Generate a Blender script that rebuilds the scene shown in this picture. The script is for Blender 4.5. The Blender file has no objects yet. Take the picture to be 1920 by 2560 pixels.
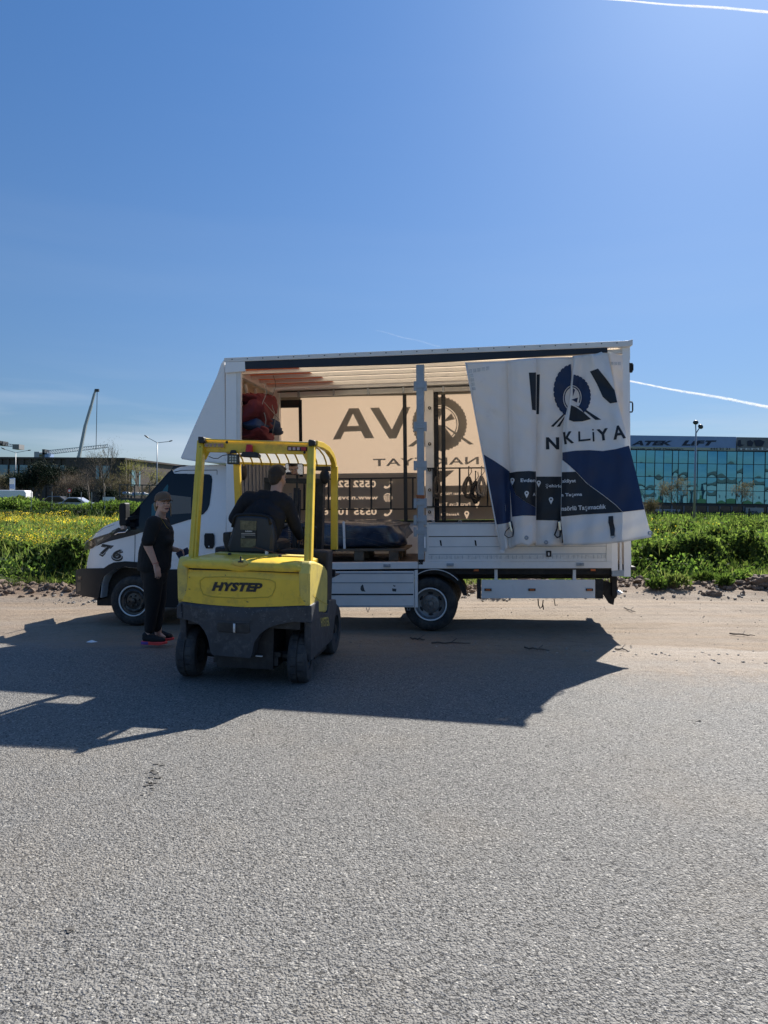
import bpy, bmesh, math, random
import numpy as np
from math import sin, cos, tan, atan, atan2, pi, radians, sqrt
from mathutils import Vector, Matrix
random.seed(7); rng = np.random.default_rng(7)
SC = bpy.context.scene
COL = SC.collection

# ---------------------------------------------------------------- camera
F = 1776.0                                   # focal length in photo pixels (1920 x 2560)
ROLL = radians(.85); PITCH = atan(28 / F); EYE = Vector((0, 0, 1.65))
_fw = Vector((0, cos(PITCH), -sin(PITCH))); _u0 = Vector((0, sin(PITCH), cos(PITCH)))
RIGHT = cos(ROLL) * Vector((1, 0, 0)) + sin(ROLL) * _u0
UP = -sin(ROLL) * Vector((1, 0, 0)) + cos(ROLL) * _u0
cam = bpy.data.cameras.new('camera'); camo = bpy.data.objects.new('camera', cam); COL.objects.link(camo)
cam.sensor_fit = 'VERTICAL'; cam.sensor_height = 36.0; cam.lens = F / 2560 * 36
cam.clip_start = .05; cam.clip_end = 60000
camo.matrix_world = Matrix(((RIGHT.x, UP.x, -_fw.x, EYE.x), (RIGHT.y, UP.y, -_fw.y, EYE.y), (RIGHT.z, UP.z, -_fw.z, EYE.z), (0, 0, 0, 1)))
SC.camera = camo

# ---------------------------------------------------------------- sky, sun, exposure
SUN_EL = radians(40); SUN_AZ = radians(28)
w = bpy.data.worlds.new('World'); SC.world = w; w.use_nodes = True
nt = w.node_tree; nt.nodes.clear()
wo = nt.nodes.new('ShaderNodeOutputWorld'); bg = nt.nodes.new('ShaderNodeBackground')
sky = nt.nodes.new('ShaderNodeTexSky'); sky.sky_type = 'NISHITA'; sky.sun_disc = False
sky.sun_elevation = SUN_EL; sky.sun_rotation = SUN_AZ
sky.air_density = 1.0; sky.dust_density = .28; sky.ozone_density = 3.5; sky.altitude = 0
hs = nt.nodes.new('ShaderNodeHueSaturation'); hs.inputs['Saturation'].default_value = 1.08
# thin bands of cirrus low over the horizon
tc = nt.nodes.new('ShaderNodeTexCoord'); mp = nt.nodes.new('ShaderNodeMapping'); mp.inputs['Scale'].default_value = (1.0, 1.0, 9.0)
nz = nt.nodes.new('ShaderNodeTexNoise'); nz.inputs['Scale'].default_value = 1.7; nz.inputs['Detail'].default_value = 7; nz.inputs['Roughness'].default_value = .5
cr = nt.nodes.new('ShaderNodeValToRGB'); cr.color_ramp.elements[0].position = .5; cr.color_ramp.elements[1].position = .78
sx = nt.nodes.new('ShaderNodeSeparateXYZ'); rm = nt.nodes.new('ShaderNodeValToRGB')
e = rm.color_ramp.elements; e[0].position = 0; e[0].color = (.55, .55, .55, 1); e[1].position = .45; e[1].color = (.02, .02, .02, 1)
m1 = e.new(.10); m1.color = (.8, .8, .8, 1); m2 = e.new(.17); m2.color = (.05, .05, .05, 1)
mul = nt.nodes.new('ShaderNodeMath'); mul.operation = 'MULTIPLY'
mx = nt.nodes.new('ShaderNodeMixRGB'); mx.inputs[2].default_value = (4.6, 5.2, 6.1, 1)
L = nt.links.new
L(tc.outputs['Generated'], mp.inputs[0]); L(mp.outputs[0], nz.inputs['Vector']); L(nz.outputs[0], cr.inputs[0])
L(tc.outputs['Generated'], sx.inputs[0]); L(sx.outputs['Z'], rm.inputs[0])
L(cr.outputs[0], mul.inputs[0]); L(rm.outputs[0], mul.inputs[1]); L(mul.outputs[0], mx.inputs[0])
zr_ = nt.nodes.new('ShaderNodeValToRGB'); ze = zr_.color_ramp.elements; ze[0].position = 0; ze[0].color = (.42, .46, .55, 1); ze[1].position = .85; ze[1].color = (1.6, 1.65, 1.7, 1)
for p_, c_ in ((.10, (.43, .48, .57)), (.28, (.58, .635, .71)), (.60, (.62, .76, .90))): q_ = ze.new(p_); q_.color = (*c_, 1)
zm_ = nt.nodes.new('ShaderNodeMixRGB'); zm_.blend_type = 'MULTIPLY'; zm_.inputs[0].default_value = 1
L(sx.outputs['Z'], zr_.inputs[0]); L(sky.outputs[0], zm_.inputs[1]); L(zr_.outputs[0], zm_.inputs[2])
L(zm_.outputs[0], hs.inputs['Color']); L(hs.outputs[0], mx.inputs[1]); L(mx.outputs[0], bg.inputs['Color']); L(bg.outputs[0], wo.inputs[0])
bg.inputs['Strength'].default_value = .067
sl = bpy.data.lights.new('sun', 'SUN'); sl.energy = 5.0; sl.angle = radians(.5); sl.color = (1, .95, .87)
so = bpy.data.objects.new('sun', sl); COL.objects.link(so)
SUNV = Vector((sin(SUN_AZ) * cos(SUN_EL), cos(SUN_AZ) * cos(SUN_EL), sin(SUN_EL)))
so.rotation_euler = SUNV.to_track_quat('Z', 'Y').to_euler(); so.location = (8, 5, 20)
SC.view_settings.view_transform = 'Standard'; SC.view_settings.look = 'None'
SC.view_settings.exposure = 1.05; SC.view_settings.gamma = 1

# ---------------------------------------------------------------- projection helpers
def ray(px, py): return RIGHT * ((px - 960) / F) + UP * ((1280 - py) / F) + _fw
def at(px, py, Z): return EYE + ray(px, py) * Z                   # world point seen at a pixel, Z metres ahead
def aty(px, py, Y): d = ray(px, py); return EYE + d * ((Y - EYE.y) / d.y)
def gnd(px, py, z=0.): d = ray(px, py); return EYE + d * ((z - EYE.z) / d.z)

class Frame:
    """a local frame (x right, y away, z up) standing in the world; L() meets the ray of a pixel with the local plane y = yt"""
    def __init__(s, org, psi, pit):
        psi, pit = radians(psi), radians(pit)
        s.o = Vector(org); s.x = Vector((cos(psi) * cos(pit), -sin(psi) * cos(pit), sin(pit)))
        s.y = Vector((sin(psi), cos(psi), 0)); s.z = s.x.cross(s.y)
        s.m = Matrix(((s.x.x, s.y.x, s.z.x, s.o.x), (s.x.y, s.y.y, s.z.y, s.o.y), (s.x.z, s.y.z, s.z.z, s.o.z), (0, 0, 0, 1)))
    def L(s, px, py, yt=0.):
        d = ray(px, py); t = (yt - (EYE - s.o).dot(s.y)) / d.dot(s.y)
        P = EYE + d * t - s.o
        return Vector((P.dot(s.x), yt, P.dot(s.z)))

# ---------------------------------------------------------------- object helpers
def tag(o, label=None, cat=None, group=None, kind=None):
    if label: o['label'] = label
    if cat: o['category'] = cat
    if group: o['group'] = group
    if kind: o['kind'] = kind
    return o
def thing(name, label, cat, mat=None, group=None):
    o = bpy.data.objects.new(name, None); o.empty_display_size = .1; COL.objects.link(o)
    if mat is not None:
        o.matrix_world = mat if isinstance(mat, Matrix) else Matrix.Translation(mat)
    return tag(o, label, cat, group)
def link(name, me, material, parent=None, smooth=False, bevel=0, auto=None):
    o = bpy.data.objects.new(name, me); COL.objects.link(o)
    if material is not None: me.materials.append(material)
    if smooth:
        me.polygons.foreach_set('use_smooth', [True] * len(me.polygons))
        if auto is not None: me.set_sharp_from_angle(angle=radians(auto))
    if bevel:
        b = o.modifiers.new('bevel', 'BEVEL'); b.width = bevel; b.segments = 2; b.limit_method = 'ANGLE'; b.angle_limit = radians(40)
        b.harden_normals = False
    if parent is not None: o.parent = parent
    return o
def copy_tree(o, parent=None):
    c = o.copy(); COL.objects.link(c)
    if parent is not None: c.parent = parent
    for ch in list(o.children): copy_tree(ch, c)
    return c

class MB:
    def __init__(s): s.v = []; s.f = []
    def add(s, vs, fs):
        n = len(s.v); s.v += [tuple(v) for v in vs]; s.f += [tuple(i + n for i in f) for f in fs]; return s
    def box(s, x0, x1, y0, y1, z0, z1):
        return s.add([(x0, y0, z0), (x1, y0, z0), (x1, y1, z0), (x0, y1, z0), (x0, y0, z1), (x1, y0, z1), (x1, y1, z1), (x0, y1, z1)],
                     [(3, 2, 1, 0), (4, 5, 6, 7), (0, 1, 5, 4), (1, 2, 6, 5), (2, 3, 7, 6), (3, 0, 4, 7)])
    def obox(s, c, sz, R=None):
        R = R or Matrix.Identity(3); c = Vector(c); a, b, d = [k / 2 for k in sz]
        vs = [c + R @ Vector(p) for p in ((-a, -b, -d), (a, -b, -d), (a, b, -d), (-a, b, -d), (-a, -b, d), (a, -b, d), (a, b, d), (-a, b, d))]
        return s.add(vs, [(3, 2, 1, 0), (4, 5, 6, 7), (0, 1, 5, 4), (1, 2, 6, 5), (2, 3, 7, 6), (3, 0, 4, 7)])
    def bar(s, p, q, w, h, up=(0, 0, 1)):
        p, q = Vector(p), Vector(q); d = (q - p).normalized(); up = Vector(up)
        a = d.cross(up); 
        if a.length < 1e-4: a = d.cross(Vector((0, 1, 0)))
        a.normalize(); b = a.cross(d)
        vs = []
        for c in (p, q):
            vs += [c - a * w / 2 - b * h / 2, c + a * w / 2 - b * h / 2, c + a * w / 2 + b * h / 2, c - a * w / 2 + b * h / 2]
        return s.add(vs, [(3, 2, 1, 0), (4, 5, 6, 7), (0, 1, 5, 4), (1, 2, 6, 5), (2, 3, 7, 6), (3, 0, 4, 7)])
    def prism(s, pts, vec):
        n = len(pts); vec = Vector(vec); pts = [Vector(p) for p in pts]
        N = Vector((0, 0, 0))
        for i in range(n): N += pts[i].cross(pts[(i + 1) % n])
        if N.dot(vec) > 0: pts = pts[::-1]
        vs = pts + [p + vec for p in pts]
        return s.add(vs, [tuple(range(n)), tuple(range(2 * n - 1, n - 1, -1))] + [((i + 1) % n, i, n + i, n + (i + 1) % n) for i in range(n)])
    def tube(s, path, r, n=8, caps=True):
        path = [Vector(p) for p in path]; m = len(path)
        rs = r if isinstance(r, (list, tuple)) else [r] * m
        prev = None; vs = []
        for i, p in enumerate(path):
            t = (path[min(i + 1, m - 1)] - path[max(i - 1, 0)])
            if t.length < 1e-9: t = Vector((0, 0, 1))
            t.normalize()
            if prev is None:
                a = t.orthogonal().normalized()
            else:
                a = prev - t * prev.dot(t)
                a = a.normalized() if a.length > 1e-6 else t.orthogonal().normalized()
            prev = a; b = t.cross(a)
            for k in range(n):
                an = 2 * pi * k / n; vs.append(p + (a * cos(an) + b * sin(an)) * rs[i])
        fs = []
        for i in range(m - 1):
            for k in range(n):
                k2 = (k + 1) % n; fs.append((i * n + k, i * n + k2, (i + 1) * n + k2, (i + 1) * n + k))
        if caps: fs += [tuple(range(n - 1, -1, -1)), tuple((m - 1) * n + k for k in range(n))]
        return s.add(vs, fs)
    def lathe(s, prof, c, ax, n=32, closed=False):
        """prof: list of (radius, offset along ax)"""
        ax = Vector(ax).normalized(); a = ax.orthogonal().normalized(); b = ax.cross(a); c = Vector(c); vs = []; m = len(prof)
        for (r, o) in prof:
            for k in range(n):
                an = 2 * pi * k / n; vs.append(c + ax * o + (a * cos(an) + b * sin(an)) * r)
        fs = []
        for i in range(m if closed else m - 1):
            j = (i + 1) % m
            for k in range(n):
                k2 = (k + 1) % n; fs.append((i * n + k, i * n + k2, j * n + k2, j * n + k))
        return s.add(vs, fs)
    def ball(s, c, r, n=12, m=8, R=None):
        c = Vector(c); r = Vector(r) if not isinstance(r, (int, float)) else Vector((r, r, r)); R = R or Matrix.Identity(3)
        vs = [c + R @ Vector((0, 0, r.z))]
        for i in range(1, m):
            th = pi * i / m
            for k in range(n):
                ph = 2 * pi * k / n; vs.append(c + R @ Vector((r.x * sin(th) * cos(ph), r.y * sin(th) * sin(ph), r.z * cos(th))))
        vs.append(c + R @ Vector((0, 0, -r.z)))
        fs = [(0, 1 + k, 1 + (k + 1) % n) for k in range(n)]
        for i in range(m - 2):
            for k in range(n):
                a = 1 + i * n; k2 = (k + 1) % n; fs.append((a + k, a + n + k, a + n + k2, a + k2))
        e = len(vs) - 1; a = 1 + (m - 2) * n
        fs += [(e, a + (k + 1) % n, a + k) for k in range(n)]
        return s.add(vs, fs)
    def mesh(s, name='m'):
        me = bpy.data.meshes.new(name); me.from_pydata(s.v, [], s.f); me.update(); return me
    def build(s, name, material, parent=None, smooth=False, bevel=0, auto=None):
        return link(name, s.mesh(name), material, parent, smooth, bevel, auto)

# ---------------------------------------------------------------- flat graphics draped over a surface
def text_loops(txt, x0, y0, x1, y1, bold=0., shear=0., mirror=False, rot=0., spacing=1.):
    """outlines of a text fitted into a box (x right, y down); rot in degrees about the box centre"""
    cu = bpy.data.curves.new('t', 'FONT'); cu.body = txt; cu.size = 1; cu.fill_mode = 'NONE'; cu.shear = shear; cu.resolution_u = 3
    cu.space_character = spacing
    ob = bpy.data.objects.new('t', cu); me = ob.to_mesh()
    vs = [(v.co.x, v.co.y) for v in me.vertices]; nb = {}
    for e in me.edges:
        a, b = e.vertices; nb.setdefault(a, []).append(b); nb.setdefault(b, []).append(a)
    loops = []; seen = set()
    for st in nb:
        if st in seen: continue
        lp = [st]; seen.add(st); cur = st
        while True:
            nx = [k for k in nb[cur] if k not in seen]
            if not nx: break
            cur = nx[0]; seen.add(cur); lp.append(cur)
        if len(lp) > 2: loops.append([vs[i] for i in lp])
    ob.to_mesh_clear(); bpy.data.objects.remove(ob); bpy.data.curves.remove(cu)
    if bold:                                          # swell every outline, shrink its counters
        A_ = lambda l: sum(l[i][0] * l[(i + 1) % len(l)][1] - l[(i + 1) % len(l)][0] * l[i][1] for i in range(len(l))) / 2
        def ins(p, l):
            c = False
            for i in range(len(l)):
                a, b = l[i], l[i - 1]
                if (a[1] > p[1]) != (b[1] > p[1]) and p[0] < (b[0] - a[0]) * (p[1] - a[1]) / (b[1] - a[1]) + a[0]: c = not c
            return c
        nl = []
        for li, l in enumerate(loops):
            hole = sum(ins(l[0], m_) for mi, m_ in enumerate(loops) if mi != li) % 2
            sg = (1 if A_(l) > 0 else -1) * (-1 if hole else 1); q = []; n = len(l); bb_ = bold * (.55 if hole else 1)
            for i in range(n):
                a, b, c = Vector(l[i - 1]), Vector(l[i]), Vector(l[(i + 1) % n]); d1 = (b - a); d2 = (c - b)
                if d1.length < 1e-6 or d2.length < 1e-6: q.append(l[i]); continue
                n1 = Vector((d1.y, -d1.x)).normalized(); n2 = Vector((d2.y, -d2.x)).normalized(); m_ = n1 + n2
                m_ = m_ / max(.5, m_.dot(n1)) if m_.length > 1e-3 else n1
                b = b + m_ * bb_ * sg; q.append((b.x, b.y))
            nl.append(q)
        loops = nl
    # a cedilla that touches its letter would break the fill: drop it just below
    bb = [(min(p[0] for p in l), max(p[0] for p in l), min(p[1] for p in l), max(p[1] for p in l)) for l in loops]
    for i, a in enumerate(bb):
        for j, c in enumerate(bb):
            if i != j and a[2] < c[2] - .01 and a[3] > c[2] - .02 and a[3] < c[2] + .2 and a[0] > c[0] and a[1] < c[1] and (a[3] - a[2]) < .4:
                d = a[3] - c[2] + .012; loops[i] = [(x, y - d) for x, y in loops[i]]; break
    X = [p[0] for l in loops for p in l]; Y = [p[1] for l in loops for p in l]
    ax, bx, ay, by = min(X), max(X), min(Y), max(Y); cxx, cyy = (x0 + x1) / 2, (y0 + y1) / 2; r = radians(rot); out = []
    for l in loops:
        q = []
        for (x, y) in l:
            u = (x - ax) / (bx - ax); v = (y - ay) / (by - ay)
            if mirror: u = 1 - u
            X_ = x0 + u * (x1 - x0) - cxx; Y_ = y1 - v * (y1 - y0) - cyy
            q.append((cxx + X_ * cos(r) - Y_ * sin(r), cyy + X_ * sin(r) + Y_ * cos(r)))
        out.append(q)
    return out
def ell(cx, cy, rx, ry, n=32, a0=0, a1=360): return [(cx + rx * cos(radians(a0 + (a1 - a0) * k / n)), cy + ry * sin(radians(a0 + (a1 - a0) * k / n))) for k in range(n if a1 - a0 == 360 else n + 1)]
def fill2d(loops):
    """triangulate the area inside an odd number of loops"""
    from mathutils.geometry import delaunay_2d_cdt
    V = []; E_ = []
    for l in loops:
        b0 = len(V); q = [p for i, p in enumerate(l) if abs(p[0] - l[i - 1][0]) + abs(p[1] - l[i - 1][1]) > 1e-3]
        V += [Vector(p) for p in q]; E_ += [(b0 + i, b0 + (i + 1) % len(q)) for i in range(len(q))]
    r = delaunay_2d_cdt(V, E_, [], 0, 1e-4); vs = [(v.x, v.y) for v in r[0]]; P = np.array(vs); T_ = np.array([f for f in r[2] if len(f) == 3])
    C_ = P[T_].mean(1); odd = np.zeros(len(T_), int)
    for l in loops:
        L_ = np.array(l); M_ = np.roll(L_, 1, 0)
        for a, b in zip(L_, M_):
            if a[1] == b[1]: continue
            c = ((a[1] > C_[:, 1]) != (b[1] > C_[:, 1])) & (C_[:, 0] < (b[0] - a[0]) * (C_[:, 1] - a[1]) / (b[1] - a[1]) + a[0]); odd += c
    return vs, [tuple(f) for f, o in zip(T_.tolist(), odd % 2) if o]
def drape(name, loops, fn, material, parent, cell=None, clip=None, smooth=True):
    """fill the loops, cut them into cells, map (x, y) with fn to 3-D. clip: list of (point, normal) half planes to keep (dot < 0)"""
    vs, fs = fill2d(loops)
    bm = bmesh.new(); bv = [bm.verts.new((x, y, 0)) for x, y in vs]
    for f in fs:
        try: bm.faces.new([bv[i] for i in f])
        except ValueError: pass
    bmesh.ops.remove_doubles(bm, verts=bm.verts, dist=1e-4)
    for (p, n) in (clip or []):
        bmesh.ops.bisect_plane(bm, geom=bm.verts[:] + bm.edges[:] + bm.faces[:], plane_co=(p[0], p[1], 0), plane_no=(n[0], n[1], 0), clear_outer=True)
    if cell and bm.verts:
        xs = [v.co.x for v in bm.verts]; ys = [v.co.y for v in bm.verts]
        for lo, hi, no, ix in ((min(xs), max(xs), (1, 0, 0), 0), (min(ys), max(ys), (0, 1, 0), 1)):
            k = math.floor(lo / cell) + 1
            while k * cell < hi:
                co = (k * cell, 0, 0) if ix == 0 else (0, k * cell, 0)
                bmesh.ops.bisect_plane(bm, geom=bm.verts[:] + bm.edges[:] + bm.faces[:], plane_co=co, plane_no=no)
                k += 1
    for v in bm.verts: v.co = fn(v.co.x, v.co.y)
    me = bpy.data.meshes.new(name); bm.to_mesh(me); bm.free()
    return link(name, me, material, parent, smooth=smooth)

# ---------------------------------------------------------------- materials
def mat(name, col, rough=.6, metal=0., var=0., vs=4., dirt=None, da=.5, ds=6., bump=0., bs=40., transl=0., tcol=None, spec=.5, coat=0., streak=False, emit=0.):
    m = bpy.data.materials.new(name); m.use_nodes = True; t = m.node_tree; N = t.nodes; K = t.links.new
    b = N['Principled BSDF']; out = N['Material Output']
    b.inputs['Roughness'].default_value = rough; b.inputs['Metallic'].default_value = metal
    b.inputs['Specular IOR Level'].default_value = spec; b.inputs['Coat Weight'].default_value = coat; b.inputs['Coat Roughness'].default_value = .08
    c = (*col, 1); b.inputs['Base Color'].default_value = c
    tc = N.new('ShaderNodeTexCoord'); src = tc.outputs['Object']
    if streak:
        mpn = N.new('ShaderNodeMapping'); mpn.inputs['Scale'].default_value = (5, 5, .7); K(src, mpn.inputs[0]); src2 = mpn.outputs[0]
    else: src2 = src
    last = None
    if var:
        n = N.new('ShaderNodeTexNoise'); n.inputs['Scale'].default_value = vs; n.inputs['Detail'].default_value = 8; n.inputs['Roughness'].default_value = .6; K(src, n.inputs['Vector'])
        r = N.new('ShaderNodeMapRange'); r.inputs[1].default_value = .3; r.inputs[2].default_value = .7; r.inputs[3].default_value = 1 - var; r.inputs[4].default_value = 1 + var * .6; K(n.outputs[0], r.inputs[0])
        mm = N.new('ShaderNodeVectorMath'); mm.operation = 'SCALE'; mm.inputs[0].default_value = col; K(r.outputs[0], mm.inputs['Scale']); last = mm.outputs[0]
    if dirt:
        n = N.new('ShaderNodeTexNoise'); n.inputs['Scale'].default_value = ds; n.inputs['Detail'].default_value = 10; n.inputs['Roughness'].default_value = .7; K(src2, n.inputs['Vector'])
        r = N.new('ShaderNodeMapRange'); r.inputs[1].default_value = 1 - da - .12; r.inputs[2].default_value = 1 - da + .15; K(n.outputs[0], r.inputs[0])
        mm = N.new('ShaderNodeMixRGB'); K(r.outputs[0], mm.inputs[0]); mm.inputs[1].default_value = c; mm.inputs[2].default_value = (*dirt, 1)
        if last: K(last, mm.inputs[1])
        last = mm.outputs[0]
    if last: K(last, b.inputs['Base Color'])
    if bump:
        n = N.new('ShaderNodeTexNoise'); n.inputs['Scale'].default_value = bs; n.inputs['Detail'].default_value = 6; K(src, n.inputs['Vector'])
        bp = N.new('ShaderNodeBump'); bp.inputs['Strength'].default_value = bump; bp.inputs['Distance'].default_value = .02; K(n.outputs[0], bp.inputs['Height']); K(bp.outputs[0], b.inputs['Normal'])
    if emit:
        b.inputs['Emission Color'].default_value = c; b.inputs['Emission Strength'].default_value = emit
    if transl:
        tr = N.new('ShaderNodeBsdfTranslucent'); tr.inputs[0].default_value = (*(tcol or col), 1)
        ms = N.new('ShaderNodeMixShader'); ms.inputs[0].default_value = transl; K(b.outputs[0], ms.inputs[1]); K(tr.outputs[0], ms.inputs[2]); K(ms.outputs[0], out.inputs[0])
    return m
M = {}
M['white'] = mat('white_paint', (.88, .87, .86), .32, coat=.4, var=.04, vs=2, dirt=(.55, .53, .50), da=.27, ds=2.5, bump=.02, bs=6)
M['alu'] = mat('aluminium', (.76, .75, .73), .5, metal=.05, var=.08, vs=3, dirt=(.50, .49, .47), da=.30, ds=3, bump=.02, bs=20)
M['steel'] = mat('galvanised_steel', (.34, .38, .42), .5, metal=.3, var=.12, vs=14, dirt=(.18, .18, .18), da=.30, ds=22, bump=.05, bs=30)
M['plas'] = mat('black_plastic', (.013, .014, .017), .6, spec=.3, var=.2, dirt=(.030, .029, .028), da=.30, ds=8, bump=.05, bs=60)
M['blk'] = mat('black_paint', (.012, .013, .016), .45, var=.2)
M['chas'] = mat('chassis_black', (.010, .010, .011), .7, dirt=(.04, .035, .03), da=.42, ds=9)
M['rub'] = mat('tyre_rubber', (.020, .021, .023), .8, var=.25, vs=12, dirt=(.075, .068, .058), da=.45, ds=7, bump=.3, bs=60)
M['rim'] = mat('rim_steel', (.22, .225, .23), .42, metal=.4, var=.15, dirt=(.12, .10, .08), da=.40, ds=8)
M['glass'] = mat('dark_glass', (.006, .010, .016), .08, spec=.35)
M['navy'] = mat('navy_tarp', (.010, .026, .080), .55, var=.1, bump=.05, bs=20)
M['tarpblk'] = mat('black_print', (.010, .013, .019), .55, var=.1)
M['valance'] = mat('valance_tarp', (.012, .020, .034), .6, var=.15)
M['tarpw'] = mat('white_tarp', (.88, .87, .85), .45, var=.03, vs=2, dirt=(.66, .64, .61), da=.30, ds=3, bump=.12, bs=5, transl=.24, tcol=(.85, .82, .76))
M['tarpin'] = mat('backlit_tarp', (.50, .46, .40), .6, var=.05, vs=3, transl=.55, tcol=(.41, .30, .21))
M['roofin'] = mat('roof_sheet', (.62, .60, .56), .6, var=.04, vs=3, transl=.75, tcol=(.95, .84, .70))
M['amber'] = mat('amber_lens', (.55, .12, .02), .3)
M['red'] = mat('red_lens', (.48, .02, .02), .3)
M['chrome'] = mat('chrome', (.7, .7, .72), .2, metal=1)
M['print'] = mat('white_print', (.72, .72, .72), .5)
M['ink'] = mat('ink_block', (.10, .095, .09), .6, transl=.08, tcol=(.3, .25, .2))
M['wood'] = mat('pallet_wood', (.17, .125, .085), .8, var=.3, vs=9, bump=.2, bs=30)
M['floorw'] = mat('floor_plywood', (.045, .03, .022), .6, var=.3, vs=6)
M['reflect'] = mat('reflective_tape', (.72, .72, .70), .4, dirt=(.5, .48, .46), da=.45, ds=20)

# ---------------------------------------------------------------- terrain
_ph = rng.uniform(0, 6.28, (24, 3))
def snoise(x, y, sc=1.):
    """cheap smooth noise about -1..1"""
    v = 0; a = 1; f = sc
    for i in range(6):
        c, s = cos(_ph[i, 2]), sin(_ph[i, 2])
        u = x * c + y * s; w_ = -x * s + y * c
        v = v + a * np.sin(u * f + _ph[i, 0] + 1.3 * np.sin(w_ * f * .7 + _ph[i, 1])); a *= .62; f *= 1.83
    return v / 2.2
def sstep(a, b, x): t = np.clip((x - a) / (b - a), 0, 1); return t * t * (3 - 2 * t)
def gz(x, y):
    x = np.asarray(x, float); y = np.asarray(y, float)
    s = sstep(7.4, 9.3, y)
    z = -s * (.100 - .026 * (np.clip(x, -6, 4) - .65))
    z = z + sstep(12.2, 13.0, y) * .10
    rid = sstep(12.9, 13.5, y) * (1 - sstep(14.3, 15.5, y))
    z = z + rid * (.06 + .05 * snoise(x, y, 2.2) + .035 * snoise(x + 9, y, 9.) + .22 * sstep(-7.2, -8.6, x) * (1 + .4 * snoise(x, y, 3.)))
    z = z + sstep(14, 20, y) * .05 * snoise(x, y, .5)
    return z
def sheet(name, xs, ys, dz, material, skip=None):
    X, Y = np.meshgrid(xs, ys); Z = gz(X, Y) + dz
    if skip is not None: Z = Z + skip(X, Y)
    n, m = len(xs), len(ys); V = np.stack([X, Y, Z], -1).reshape(-1, 3)
    i = np.arange(n * m).reshape(m, n); Fc = np.stack([i[:-1, :-1], i[:-1, 1:], i[1:, 1:], i[1:, :-1]], -1).reshape(-1, 4)
    me = npmesh(name, V, Fc); o = link(name, me, material, smooth=True); return tag(o, kind='structure')
def npmesh(name, V, Fc):
    me = bpy.data.meshes.new(name); k = Fc.shape[1]
    me.vertices.add(len(V)); me.vertices.foreach_set('co', V.astype(np.float32).ravel())
    me.loops.add(Fc.size); me.loops.foreach_set('vertex_index', Fc.astype(np.int32).ravel())
    me.polygons.add(len(Fc)); me.polygons.foreach_set('loop_start', np.arange(0, Fc.size, k, dtype=np.int32)); me.polygons.foreach_set('loop_total', np.full(len(Fc), k, np.int32))
    me.update(calc_edges=True); return me

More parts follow.
